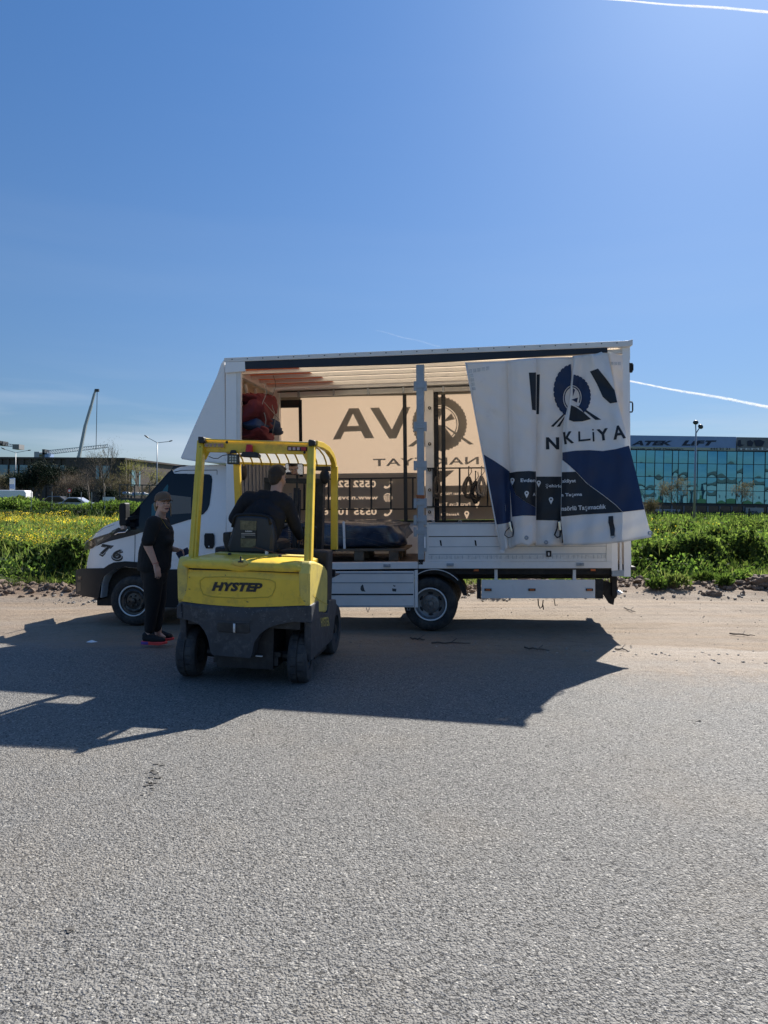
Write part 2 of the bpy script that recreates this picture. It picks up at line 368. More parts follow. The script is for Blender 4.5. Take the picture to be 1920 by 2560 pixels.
def ground_mat(kind):
    m = bpy.data.materials.new(kind); m.use_nodes = True; t = m.node_tree; N = t.nodes; K = t.links.new; b = N['Principled BSDF']
    tc = N.new('ShaderNodeTexCoord'); P = tc.outputs['Object']
    def noise(sc, det=8, ro=.6, src=P, dist=0.):
        n = N.new('ShaderNodeTexNoise'); n.inputs['Scale'].default_value = sc; n.inputs['Detail'].default_value = det; n.inputs['Roughness'].default_value = ro; n.inputs['Distortion'].default_value = dist; K(src, n.inputs['Vector']); return n.outputs[0]
    def rng_(s, a, b_, c=0., d=1.):
        r = N.new('ShaderNodeMapRange'); r.inputs[1].default_value = a; r.inputs[2].default_value = b_; r.inputs[3].default_value = c; r.inputs[4].default_value = d; K(s, r.inputs[0]); return r.outputs[0]
    def mix(f, a, c, mode='MIX'):
        x = N.new('ShaderNodeMixRGB'); x.blend_type = mode
        for i, v in ((0, f), (1, a), (2, c)):
            if isinstance(v, (float, int)): x.inputs[i].default_value = v if i == 0 else (v, v, v, 1)
            elif isinstance(v, tuple): x.inputs[i].default_value = (*v, 1)
            else: K(v, x.inputs[i])
        return x.outputs[0]
    def mth(op, a, c):
        x = N.new('ShaderNodeMath'); x.operation = op
        for i, v in ((0, a), (1, c)):
            if isinstance(v, (float, int)): x.inputs[i].default_value = v
            else: K(v, x.inputs[i])
        return x.outputs[0]
    def voro(sc, feat='F1', out='Distance', src=P):
        v = N.new('ShaderNodeTexVoronoi'); v.feature = feat; v.inputs['Scale'].default_value = sc; K(src, v.inputs['Vector']); return v.outputs[out]
    b.inputs['Roughness'].default_value = .75; b.inputs['Specular IOR Level'].default_value = .18
    # dust: how far past the ragged edge of the asphalt a point lies
    sp = N.new('ShaderNodeSeparateXYZ'); K(P, sp.inputs[0])
    edge = mth('ADD', sp.outputs[1], mth('MULTIPLY', sp.outputs[0], .25))            # y + .25 x
    def dirt():
        mp = N.new('ShaderNodeMapping'); mp.inputs['Rotation'].default_value = (0, 0, radians(7)); mp.inputs['Scale'].default_value = (.10, 1.6, 1); K(P, mp.inputs[0]); tr = noise(2.2, 8, .65, mp.outputs[0])
        c = mix(noise(2.5, 8, .7), (.200, .158, .118), (.265, .218, .170)); c = mix(rng_(tr, .42, .62, 0., .65), c, (.245, .180, .120))
        c = mix(rng_(noise(1.1, 8, .7), .5, .62, 0., .55), c, (.170, .130, .095)); c = mix(rng_(noise(14., 8, .75), .55, .64, 0., .75), c, (.13, .095, .068))
        c = mix(rng_(voro(38.), .0, .16, .5, 0.), c, (.36, .32, .27))
        return c, mth('ADD', mth('MULTIPLY', tr, 1.0), mth('MULTIPLY', noise(22., 8, .75), .8))
    if kind == 'asphalt':
        st = voro(105.); cc = voro(105., out='Color'); big = voro(48.)
        base = mix(noise(1.1, 6), (.155, .148, .136), (.186, .177, .162))
        base = mix(rng_(noise(.35, 5), .35, .7), base, (.136, .132, .125))
        sc = N.new('ShaderNodeSeparateXYZ'); K(cc, sc.inputs[0])
        base = mix(rng_(sc.outputs[0], 0., 1., 0., .38), base, (.29, .28, .26))       # each stone its own grey
        base = mix(mth('GREATER_THAN', sc.outputs[1], .93), base, (.33, .315, .285))
        pit = rng_(noise(78., 3, .65, dist=.6), .39, .44, 1., 0.)                       # dark, sunken pits between stones
        base = mix(mth('MULTIPLY', pit, .85), base, (.030, .030, .031))
        base = mix(rng_(noise(7., 8, .75), .70, .74, 0., .4), base, (.12, .12, .125))
        f = rng_(mth('ADD', edge, mth('MULTIPLY', mth('SUBTRACT', noise(.9, 8, .7), .5), 2.6)), 6.5, 8.3)
        pt = rng_(noise(5., 8, .75), .30, .62, 0., 1.); f = mth('MULTIPLY', f, mth('ADD', mth('MULTIPLY', pt, mth('SUBTRACT', 1., f)), f))
        base = mix(rng_(noise(.8, 4), .5, .75, 0., .35), base, (.23, .195, .150))       # drifted dust
        dc_, dh = dirt(); base = mix(f, base, dc_)
        K(base, b.inputs['Base Color'])
        h = mth('ADD', mth('MULTIPLY', st, -1.0), mth('MULTIPLY', big, -.8)); h = mth('ADD', h, mth('MULTIPLY', noise(95., 3, .6), 1.1)); h = mth('SUBTRACT', h, mth('MULTIPLY', pit, .9))
        h = mth('ADD', mth('MULTIPLY', mth('MULTIPLY', h, .24), mth('SUBTRACT', 1., mth('MULTIPLY', f, .8))), mth('MULTIPLY', dh, f))
        bp = N.new('ShaderNodeBump'); bp.inputs['Distance'].default_value = .038; bp.inputs['Strength'].default_value = .85; K(h, bp.inputs['Height']); K(bp.outputs[0], b.inputs['Normal'])
        K(rng_(sc.outputs[2], 0, 1, .5, .85), b.inputs['Roughness'])
    elif kind == 'dirt':
        base, h = dirt(); soil = rng_(mth('ADD', sp.outputs[1], mth('MULTIPLY', noise(3., 8), 1.)), 13.2, 13.7)
        base = mix(soil, base, mix(noise(6., 8, .7), (.10, .066, .045), (.21, .15, .105))); K(base, b.inputs['Base Color'])
        bp = N.new('ShaderNodeBump'); bp.inputs['Distance'].default_value = .038; bp.inputs['Strength'].default_value = .85; K(h, bp.inputs['Height']); K(bp.outputs[0], b.inputs['Normal']); b.inputs['Roughness'].default_value = .85
    else:
        base = mix(noise(.6, 8, .7), (.035, .055, .014), (.075, .10, .025))
        base = mix(rng_(noise(2., 8, .7), .5, .7), base, (.07, .052, .033)); K(base, b.inputs['Base Color'])
        bp = N.new('ShaderNodeBump'); bp.inputs['Distance'].default_value = .1; K(noise(9., 8, .8), bp.inputs['Height']); K(bp.outputs[0], b.inputs['Normal']); b.inputs['Roughness'].default_value = .95
    return m
xs_far = np.concatenate([-np.geomspace(4000, 30, 16), np.linspace(-28, 28, 57), np.geomspace(30, 4000, 16)])
ys_far = np.concatenate([-np.geomspace(600, 6, 10), np.linspace(-5, 12, 18), np.linspace(12.5, 30, 60), np.geomspace(31, 6000, 40)])
sheet('ground', xs_far, ys_far, -.012, ground_mat('field'), skip=lambda X, Y: -.03 * (Y < 13.9) - .01)
sheet('dirt_shoulder', np.arange(-24, 24.01, .08), np.arange(7.0, 14.6, .08), 0., ground_mat('dirt'),
      skip=lambda X, Y: .010 * snoise(X * .4, Y * 3, 5.) * sstep(8.8, 10, Y) + .02 * sstep(13, 13.5, Y) * snoise(X, Y, 30.) - .5 * sstep(14.2, 14.6, Y))
_ex = np.arange(-30, 30.1, .08); _t = np.linspace(0, 1, 60)
def road():
    X = np.repeat(_ex[None], len(_t), 0); yend = 9.2 - .25 * X + .10 * snoise(X, X * 0, 2.) + .05 * snoise(X, X * 0, 9.) + .02 * snoise(X, X * 0, 40.)
    yend = np.minimum(yend, 12.0); Y = -8 + (yend + 8) * _t[:, None] ** .7; Z = gz(X, Y) + .008
    Z = Z - .004 * (_t[:, None] > .99)
    V = np.stack([X, Y, Z], -1).reshape(-1, 3); n, m = len(_ex), len(_t); i = np.arange(n * m).reshape(m, n)
    o = link('road', npmesh('road', V, np.stack([i[:-1, :-1], i[:-1, 1:], i[1:, 1:], i[1:, :-1]], -1).reshape(-1, 4)), ground_mat('asphalt'), smooth=True); tag(o, kind='structure')
road()

# loose stones, clods and twigs
def rocks(name, label, cat, pts, mat_, kind='stuff'):
    mb = MB()
    for (x, y, r) in pts:
        z = float(gz(x, y)); R = Matrix.Rotation(random.random() * 6, 3, 'Z') @ Matrix.Rotation(random.random(), 3, 'X')
        n0 = len(mb.v); mb.ball((x, y, z + r * .3), (r, r * random.uniform(.6, .9), r * random.uniform(.45, .7)), 7, 5, R)
        for k in range(n0, len(mb.v)):
            v = Vector(mb.v[k]); mb.v[k] = tuple(v + Vector((random.uniform(-1, 1), random.uniform(-1, 1), random.uniform(-1, 1))) * r * .16)
    o = mb.build(name, mat_); tag(o, label, cat, kind=kind); return o
M['clod'] = mat('soil_clod', (.17, .12, .085), .95, var=.4, vs=12, bump=.6, bs=25)
M['stone'] = mat('pebble', (.30, .27, .23), .85, var=.3, vs=20, bump=.3, bs=40)
pts = [(random.uniform(-11, 13), random.gauss(13.45, .32), abs(random.gauss(.0, .038)) + .012) for _ in range(2200)]
rocks('soil_clods', 'loose brown soil clods along the verge', 'soil', pts, M['clod'])
pts = [(random.uniform(-8, 9), random.uniform(7.4, 13), random.uniform(.004, .014)) for _ in range(380)] + [(random.uniform(-3, 4), random.uniform(2, 8), random.uniform(.003, .007)) for _ in range(160)]
pts += [(x, 8.55 - .25 * x + random.gauss(0, .22), random.uniform(.006, .022)) for x in [random.uniform(-1, 9) for _ in range(420)]] + [(random.uniform(-6, 9), random.uniform(12.3, 13.3), random.uniform(.01, .04)) for _ in range(300)]
rocks('pebbles', 'small loose pebbles scattered on road and dirt', 'pebbles', pts, M['stone'])
for (px, py, s, lab) in ((1905, 1484, .26, 'large brown lump of earth at right edge of verge'), (1650, 1482, .09, 'small pointed brown earth lump beside rear of truck'), (1785, 1495, .12, 'flat brown stone in front of the green weeds')):
    P = gnd(px, py, 0.); mb = MB(); mb.ball((0, 0, s * .25), (s * 1.2, s * .9, s * .6), 36, 22)
    for k, v in enumerate(mb.v): v = Vector(v); q = float(snoise(v.x * 3 / s + px, v.y * 3 / s + v.z * 3 / s, 1.2)) * .6 + .4 * float(snoise(v.x * 9 / s, v.z * 8 / s + v.y * 5 / s, 1.5)); mb.v[k] = tuple(v * (1 + .3 * q))
    o = mb.build('earth_lump', M['clod'], smooth=True, auto=30); o.location = (P.x, P.y, float(gz(P.x, P.y)) - .02); tag(o, lab, 'earth lump', 'lumps of earth on the verge')

# ---------------------------------------------------------------- contrails
def vapor(dens=1.):
    m = bpy.data.materials.new('vapour'); m.use_nodes = True; N = m.node_tree.nodes; K = m.node_tree.links.new
    N.remove(N['Principled BSDF']); o = N['Material Output']; d = N.new('ShaderNodeBsdfDiffuse'); d.inputs[0].default_value = (.95, .95, .95, 1); t2 = N.new('ShaderNodeBsdfTranslucent'); t2.inputs[0].default_value = (1, 1, 1, 1)
    s1 = N.new('ShaderNodeMixShader'); s1.inputs[0].default_value = .5; K(d.outputs[0], s1.inputs[1]); K(t2.outputs[0], s1.inputs[2])
    tr = N.new('ShaderNodeBsdfTransparent'); s2 = N.new('ShaderNodeMixShader'); lw = N.new('ShaderNodeLayerWeight'); lw.inputs[0].default_value = .5
    tc = N.new('ShaderNodeTexCoord'); nz = N.new('ShaderNodeTexNoise'); nz.inputs['Scale'].default_value = .004; nz.inputs['Detail'].default_value = 5; K(tc.outputs['Object'], nz.inputs['Vector'])
    r = N.new('ShaderNodeMapRange'); r.inputs[1].default_value = .3; r.inputs[2].default_value = .65; r.inputs[3].default_value = .25 * dens; r.inputs[4].default_value = dens; K(nz.outputs[0], r.inputs[0])
    mu = N.new('ShaderNodeMath'); mu.operation = 'MULTIPLY'; iv = N.new('ShaderNodeMath'); iv.operation = 'SUBTRACT'; iv.inputs[0].default_value = 1; K(lw.outputs['Facing'], iv.inputs[1]); K(iv.outputs[0], mu.inputs[0]); K(r.outputs[0], mu.inputs[1])
    K(mu.outputs[0], s2.inputs[0]); K(tr.outputs[0], s2.inputs[1]); K(s1.outputs[0], s2.inputs[2]); K(s2.outputs[0], o.inputs[0]); return m
VAP = vapor()
for (p, q, Z, r0, r1, lab) in (((1480, -4), (1960, 32), 14000, 12, 30, 'bright white contrail at top right corner of the sky'), ((1500, 940), (1960, 1024), 30000, 30, 80, 'white contrail low in the sky right of truck'), ((940, 826), (1100, 866), 26000, 16, 34, 'faint short contrail just above the truck roof')):
    a, b = at(*p, Z), at(*q, Z * 1.05); path = [a.lerp(b, k / 24) + Vector((0, 0, Z * .0006 * sin(k * .5))) for k in range(25)]; mb = MB(); mb.tube([v - a for v in path], [r0 + (r1 - r0) * k / 24 + random.random() * r0 * .3 for k in range(25)], 12, False)
    o = mb.build('contrail', vapor(.07) if 'faint' in lab else vapor(.75) if 'low' in lab else VAP, smooth=True); o.location = a; tag(o, lab, 'contrail', 'contrails in the blue sky')

# ---------------------------------------------------------------- leaves
def leaf_mat(name, cols, tr=.45, rough=.75):
    m = bpy.data.materials.new(name); m.use_nodes = True; N = m.node_tree.nodes; K = m.node_tree.links.new; b = N['Principled BSDF']; b.inputs['Roughness'].default_value = rough; b.inputs['Specular IOR Level'].default_value = .12
    g = N.new('ShaderNodeNewGeometry'); r = N.new('ShaderNodeValToRGB'); r.color_ramp.interpolation = 'LINEAR'
    el = r.color_ramp.elements; el[0].color = (*cols[0], 1); el[1].color = (*cols[-1], 1)
    for i, c in enumerate(cols[1:-1]): e = el.new((i + 1) / (len(cols) - 1)); e.color = (*c, 1)
    K(g.outputs['Random Per Island'], r.inputs[0])
    tc = N.new('ShaderNodeTexCoord'); nz = N.new('ShaderNodeTexNoise'); nz.inputs['Scale'].default_value = .55; nz.inputs['Detail'].default_value = 6; K(tc.outputs['Object'], nz.inputs['Vector'])
    mr = N.new('ShaderNodeMapRange'); mr.inputs[1].default_value = .36; mr.inputs[2].default_value = .64; mr.inputs[3].default_value = .32; mr.inputs[4].default_value = 1.5; K(nz.outputs[0], mr.inputs[0])
    hv = N.new('ShaderNodeHueSaturation'); hv.inputs['Saturation'].default_value = .86; K(mr.outputs[0], hv.inputs['Value']); K(r.outputs[0], hv.inputs['Color']); r = hv; K(r.outputs[0], b.inputs['Base Color'])
    t = N.new('ShaderNodeBsdfTranslucent'); hs = N.new('ShaderNodeHueSaturation'); hs.inputs['Value'].default_value = 1.7; hs.inputs['Saturation'].default_value = 1.15; K(r.outputs[0], hs.inputs['Color']); K(hs.outputs[0], t.inputs[0])
    ms = N.new('ShaderNodeMixShader'); ms.inputs[0].default_value = tr; K(b.outputs[0], ms.inputs[1]); K(t.outputs[0], ms.inputs[2]); K(ms.outputs[0], N['Material Output'].inputs[0]); return m
def leafmesh(P, Ln, Wd, up=.5):
    """diamond leaves at points P; up: 0 random .. 1 upright"""
    n = len(P); d = rng.normal(size=(n, 3)); d[:, 2] = np.abs(d[:, 2]) * (1 - up) + up * 2.2; d /= np.linalg.norm(d, axis=1)[:, None]
    s = np.cross(d, rng.normal(size=(n, 3))); s /= np.linalg.norm(s, axis=1)[:, None] + 1e-9
    Ln = np.broadcast_to(np.asarray(Ln, float), (n,))[:, None]; Wd = np.broadcast_to(np.asarray(Wd, float), (n,))[:, None]
    nrm = np.cross(d, s)
    V = np.stack([P, P + d * Ln * .45 + s * Wd * .5, P + d * Ln + nrm * Ln * .15, P + d * Ln * .45 - s * Wd * .5], 1).reshape(-1, 3)
    return V, np.arange(4 * n).reshape(n, 4)
def leafobj(name, P, Ln, Wd, material, parent=None, up=.5, org=None):
    V, Fc = leafmesh(P, Ln, Wd, up)
    return link(name, npmesh(name, V, Fc), material, parent)
M['leaf'] = leaf_mat('weed_leaf', [(.036, .066, .010), (.064, .115, .016), (.100, .165, .022), (.14, .195, .030)])
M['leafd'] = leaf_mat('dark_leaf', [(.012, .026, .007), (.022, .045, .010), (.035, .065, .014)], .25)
M['blade'] = leaf_mat('grass_blade', [(.06, .10, .015), (.10, .15, .025), (.15, .19, .04), (.19, .20, .06)])
M['yellow'] = leaf_mat('yellow_petal', [(.50, .36, .01), (.62, .48, .015), (.70, .55, .03)], .35)
M['bark'] = mat('bark', (.10, .08, .065), .9, var=.4, vs=8)
def fsample(n, y0, y1, x0, x1, pw=1.):
    """points in the view wedge between two depths; x as a fraction of y"""
    y = y0 + (y1 - y0) * rng.random(n) ** pw; return rng.uniform(x0, x1, n) * y, y
def cover(name, label, cat, n, y0, y1, f0, f1, hfn, Ln, Wd, material, up, pw=1., top=False, keep=None):
    x, y = fsample(n, y0, y1, f0, f1, pw); H = np.maximum(hfn(x, y), .02)
    u = rng.random(n) ** (.25 if top else .7)
    P = np.stack([x, y, gz(x, y) + H * u], 1)
    if keep is not None: k = keep(x, y); P = P[k]; y = y[k]
    sc = np.clip(y / 20, .8, 5) ** .75 * rng.uniform(.6, 1.35, len(P))
    o = leafobj(name, P, Ln * sc, Wd * sc, material, up=up); return tag(o, label, cat, kind='stuff')
LX, RX = -.62, .62
edge_l = lambda x, y: sstep(14.0, 15.2, y + .5 * snoise(x, y, 1.3))
hl = lambda x, y: edge_l(x, y) * (.46 + .30 * snoise(x, y, .8)) * (1 + .2 * snoise(x, y, 4.)) * (1 - .25 * sstep(22, 40, y))
hr = lambda x, y: edge_l(x, y) * (.60 + .34 * snoise(x + 30, y, .75)) * (1 + .25 * snoise(x, y, 3.)) * (1 - .5 * sstep(24, 50, y))
cover('weeds', 'low leafy green weeds filling the field left of truck', 'weeds', 42000, 14.0, 34, LX, -.10, hl, .085, .05, M['leaf'], .25, 1.5)
cover('weeds', 'dense bushy green weeds filling the field right of truck', 'weeds', 60000, 14.0, 34, -.10, RX, hr, .095, .062, M['leaf'], .25, 1.5)
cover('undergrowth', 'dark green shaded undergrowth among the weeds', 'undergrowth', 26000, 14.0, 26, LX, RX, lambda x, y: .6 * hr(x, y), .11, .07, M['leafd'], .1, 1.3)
cover('grass', 'long light green grass blades among the weeds', 'grass', 40000, 14.2, 48, LX, RX, lambda x, y: .75 * hr(x, y), .26, .013, M['blade'], .8, 1.2)
cover('grass_tufts', 'short bright grass tufts along the edge of the dirt', 'grass', 14000, 13.1, 14.5, LX, RX, lambda x, y: .10 + 0 * x, .17, .013, M['blade'], .75, 1., keep=lambda x, y: snoise(x, y, 1.6) > .42)
cover('field_plants', 'green plants covering the far field', 'field plants', 60000, 30, 110, LX, RX, lambda x, y: .38 + .2 * snoise(x, y, .4) + 0 * x, .16, .07, M['leaf'], .3, .8)
fl = lambda x, y: snoise(x * .8 + 5, y, .7) + 1.5 * np.exp(-((y - 37) / 6) ** 2) * (.55 + .6 * snoise(x, y * .5, .35)) + .5 * np.exp(-((y - 19) / 2.5) ** 2) > .55
cover('yellow_flowers', 'yellow mustard flowers blooming in the field left of truck', 'flowers', 90000, 15, 50, LX, -.12, lambda x, y: 1.2 * hl(x, y) + .10, .030, .036, M['yellow'], .2, .8, top=True, keep=fl)
cover('yellow_flowers', 'scattered small yellow flowers in the field right of truck', 'flowers', 3400, 16, 44, .1, RX, lambda x, y: 1.1 * hr(x, y) + .06, .036, .036, M['yellow'], .2, .9, top=True, keep=lambda x, y: snoise(x, y, .8) > .05)
cover('tall_stalks', 'taller thin green stalks rising above the weeds', 'stalks', 5000, 15, 40, LX, RX, lambda x, y: hr(x, y) * 1.15 + .1, .30, .012, M['blade'], .92, 1.2, top=True)
# leafy bushes and docks standing out of the weeds, and dark spots on the road
M['leafb'] = leaf_mat('broad_leaf', [(.034, .064, .012), (.060, .100, .016), (.090, .135, .022), (.13, .18, .03)], .5)

def bush(name, label, x, y, rx, ry, h, n, material, group=None, Ln=.16, Wd=.10, low=0.):
    t = rng.random(n) * 2 * pi; r = np.sqrt(rng.random(n)); ct = snoise(np.cos(t) * 2 + x, np.sin(t) * 2 + y, 1.5)
    u = rng.random(n) ** .6; k = (1 + .25 * ct) * np.sqrt(np.clip(1 - (u * .92) ** 2.2, .05, 1))
    P = np.stack([x + np.cos(t) * r * rx * k, y + np.sin(t) * r * ry * k, low + float(gz(x, y)) + u * h * (1 + .25 * snoise(np.cos(t) * 3 + x * 2, np.sin(t) * 3, 2.))], 1)
    o = leafobj(name, P - np.array([x, y, 0]), Ln * rng.uniform(.6, 1.3, n), Wd * rng.uniform(.6, 1.3, n), material, up=.3); o.location = (x, y, 0); return tag(o, label, 'bush', group)
def row(x0, x1, y, h, n, per, material, label, dens=1.):
    xx = np.concatenate([rng.normal(a, per, int(1900 * dens)) for a in np.linspace(x0, x1, n)]); yy = y + rng.normal(0, .9, len(xx)); H = h * (.72 + .22 * snoise(xx, yy * 0, .3) + .16 * snoise(xx, yy * 0, 1.1) + .1 * snoise(xx, yy, 2.5))
    P = np.stack([xx, yy, gz(xx, yy) + H * rng.random(len(xx)) ** .5], 1); o = leafobj('hedge_plants', P, .20 * rng.uniform(.6, 1.3, len(xx)), .09, material, up=.35); return tag(o, label, 'hedge plants', kind='stuff')
row(-42, -14, 58, 1.75, 26, .9, M['leaf'], 'thick green hedge of tall weeds behind the yellow flowers', 1.4)
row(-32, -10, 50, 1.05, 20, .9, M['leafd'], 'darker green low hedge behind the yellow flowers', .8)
row(12, 36, 30, .92, 26, .7, M['leaf'], 'band of taller weeds in front of the spiked fence', 1.3)
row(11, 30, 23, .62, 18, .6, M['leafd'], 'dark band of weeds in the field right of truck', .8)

for i, (px, Yb, rx, h, lab) in enumerate(((178, 15.2, .55, .75, 'leafy dark green bush just left of the truck bumper'), (118, 15.8, .6, .62, 'rounded dark green bush second from the bumper'), (30, 16.6, .7, .6, 'broad green bush at far left behind the earth heap'), (1640, 15.6, .6, .62, 'bushy green weed clump close to the rear of the truck'), (1735, 15.4, .8, .78, 'large leafy weed clump right of the truck, near the dirt'), (1850, 15.8, .9, .85, 'largest leafy weed clump at the right, near the dirt edge'), (1790, 19, .9, .8, 'dark leafy bush in the middle of the right field'), (1690, 24, 1.3, .95, 'wide dark bush in front of the round-headed lamp'), (1880, 26, 1.6, 1.0, 'wide dark bush at the right edge of the field'))):
    P = aty(px, 1400, Yb); bush('bush', lab, P.x, Yb, rx, rx * .7, h, 2600, M['leafb'], 'bushes in the field', Ln=.10, Wd=.075)
for i, (px, py, r, lab) in enumerate(((1640, 1502, .20, 'small bright green weed on the dirt behind the truck'), (1690, 1500, .30, 'low yellow-green weed tuft on the verge'), (1762, 1492, .26, 'bright young leafy weed on the verge right of the tuft'), (1812, 1500, .16, 'tiny round weed near the right earth lump'), (1250, 1500, .35, 'green weed tuft seen under the side guard of the truck'), (1400, 1500, .3, 'grassy tuft under the rear overhang of the truck'))):
    P = gnd(px, py - 8, -.05); bush('weed', lab, P.x, P.y, r, r * .6, .09 + r * .22, 380, M['blade'] if i in (1, 5) else M['leaf'], 'small weeds on the verge', Ln=.12, Wd=.035)
def spots():
    V = []; Fs = []
    for (px, py, n, sp, r) in ((384, 1930, 8, .025, .014), (381, 1955, 14, .025, .016), (374, 1985, 6, .02, .010), (172, 2345, 3, .012, .012), (1748, 1806, 2, .006, .018)):
        P = gnd(px, py, 0)
        for k in range(n):
            x, y = P.x + random.gauss(0, sp), P.y + random.gauss(0, sp * 2.2); rr_ = r * random.uniform(.4, 1.2); b0 = len(V); m = 9
            for a in range(m): t = 2 * pi * a / m; q = rr_ * random.uniform(.6, 1.2); V.append((x + q * cos(t) * 1.3, y + q * sin(t), float(gz(x, y)) + .0125))
            Fs.append(tuple(range(b0, b0 + m)))
    me = bpy.data.meshes.new('spots'); me.from_pydata(V, [], Fs); tag(link('tar_spots', me, mat('tar_spot', (.075, .07, .062), .8)), 'dark tar and oil spots on the asphalt', 'stains', kind='stuff')
spots()

random.seed(31)
for i, (a, b, lab) in enumerate((((1078, 1609), (1176, 1614), 'long thin dark twig on the shaded dirt in front of the rear wheel'), ((1026, 1592), (1062, 1598), 'short pale twig on the shaded dirt by the rear wheel'), ((1312, 1633), (1374, 1642), 'thin twig lying in the truck shadow'), ((1538, 1636), (1568, 1642), 'small twig at the tip of the truck shadow'), ((1824, 1597), (1890, 1603), 'thin twig on the sunlit dirt at far right'), ((1560, 1530), (1590, 1541), 'short dark twig on the sunlit dirt behind the truck'))):
    A_, B_ = gnd(*a, -.06), gnd(*b, -.06); n = 7; pts_ = []
    for k in range(n): p = A_.lerp(B_, k / (n - 1)) + Vector((0, random.uniform(-.03, .03), 0)); pts_.append(Vector((p.x - A_.x, p.y - A_.y, float(gz(p.x, p.y)) + .016 + random.uniform(0, .012))))
    mb = MB(); mb.tube(pts_, [.010, .010, .009, .008, .008, .006, .004], 5); mb.tube([pts_[3], pts_[3] + Vector((.08, .10, .03))], .005, 4); o = mb.build('twig', M['bark']); o.location = (A_.x, A_.y, 0); tag(o, lab, 'twig', 'twigs lying on the ground')

# ================================================================ TRUCK
TF = Frame(at(1076, 1578, 9.54), 8.3, 1.5)
T = TF.L
truck = thing('delivery_truck', 'white curtain-sided delivery truck with its side curtain pulled open, parked on the dirt', 'truck', TF.m)
W = 2.06
def poly(pts, yt): return [T(px, py, yt) for px, py in pts]
def pp(mb, pts, y0, y1):
    """outline given by pixels on the truck plane y0, extruded to y1"""
    mb.prism(poly(pts, y0), (0, y1 - y0, 0)); return mb
def rect(x0, y0, x1, y1): return [(x0, y0), (x1, y0), (x1, y1), (x0, y1)]
def plate(name, pts, y0, y1, m, parent=truck, bevel=.004):
    return pp(MB(), pts, y0, y1).build(name, m, parent, bevel=bevel)
def dec(name, loops, yt, m, parent=truck, cell=None, **k): return drape(name, loops, lambda x, y: T(x, y, yt), m, parent, cell, smooth=False, **k)

# ---- box body frame
zr = [T(560, 897, 0), T(1581, 854, 0)]
def lerp2(a, b, px): t = (px - a[0]) / (b[0] - a[0]); return a[1] + (b[1] - a[1]) * t
rt = lambda px: lerp2((560, 894.7), (1581, 851), px)      # top line of the roof rail
rb = lambda px: lerp2((560, 905), (1581, 866), px)
plate('roof_rail', [(560, rt(560)), (1570, rt(1570)), (1582, 848), (1582, 862), (1572, 866), (560, rb(560))], -.05, .03, M['alu'])
for k in range(26):
    px = 580 + k * 38.5; p = T(px, rt(px) + 4.5, -.052); MB().lathe([(0, -.004), (.007, -.003), (.008, .002)], p, (0, 1, 0), 8).build('rivet', M['chas'], truck)
plate('curtain_valance', [(612, rb(612) + .5), (1519, rb(1519) + .5), (1519, 881), (1040, 909.5), (612, 923)], -.045, -.02, M['valance'])
plate('corner_sheet', [(563, rb(563) + .5), (612, rb(612) + .5), (613, 928), (563, 932)], -.048, -.01, M['white'])
ztop = T(1000, rt(1000), 0).z; xf = T(563, 1000, 0).x; xr = T(1576, 1000, 0).x
zfl = T(1000, 1405, 0).z                                   # floor height
mb = MB(); mb.box(xf, xr, 0.03, W - .03, ztop - .10, ztop - .085); mb.build('roof_sheet', M['roofin'], truck)
for y in (.05, .45, .85, 1.25, 1.65, W - .08):
    MB().box(xf + .06, xr - .05, y - .03, y + .03, ztop - .155, ztop - .10).build('roof_slat', M['alu'], truck)
M['orange'] = mat('orange_cloth', (.55, .22, .10), .8, transl=.4, tcol=(.7, .28, .10))
mb = MB(); mb.prism([Vector((xf + .08, .35, ztop - .104)), Vector((xf + .95, .35, ztop - .104)), Vector((xf + 1.25, 1.9, ztop - .104)), Vector((xf + .08, 1.9, ztop - .104))], (0, 0, -.004)); mb.build('orange_roof_patch', M['orange'], truck)
MB().box(xf, xr, W - .06, W + .02, ztop - .26, ztop).build('roof_rail', M['alu'], truck, bevel=.005)
MB().box(xf, xf + .10, .0, W, ztop - .2, ztop - .1).build('roof_crossbar', M['alu'], truck)
MB().box(xr - .10, xr, .0, W, ztop - .24, ztop - .0).build('roof_crossbar', M['white'], truck)
# posts
plate('corner_post', [(564, 930), (592, 928), (592, 1400), (566, 1400)], -.005, .10, M['white'])
plate('post_edge', [(592.5, 928), (602, 928), (599, 1400), (592.5, 1400)], -.015, .05, M['alu'])
plate('corner_post', [(1556, 868), (1573, 867), (1577, 1442), (1560, 1442)], -.005, .10, M['white'])
a = T(662, 960, W - .1); b = T(698, 960, W - .1)
MB().box(a.x, b.x, W - .12, W + .01, zfl, ztop - .15).build('corner_post', M['alu'], truck, bevel=.006)
MB().box(xr - .10, xr - .01, W - .12, W + .01, zfl, ztop - .15).build('corner_post', M['alu'], truck, bevel=.006)
MB().box(xf, a.x, W - .03, W + .01, zfl, ztop - .15).build('side_panel', M['alu'], truck)
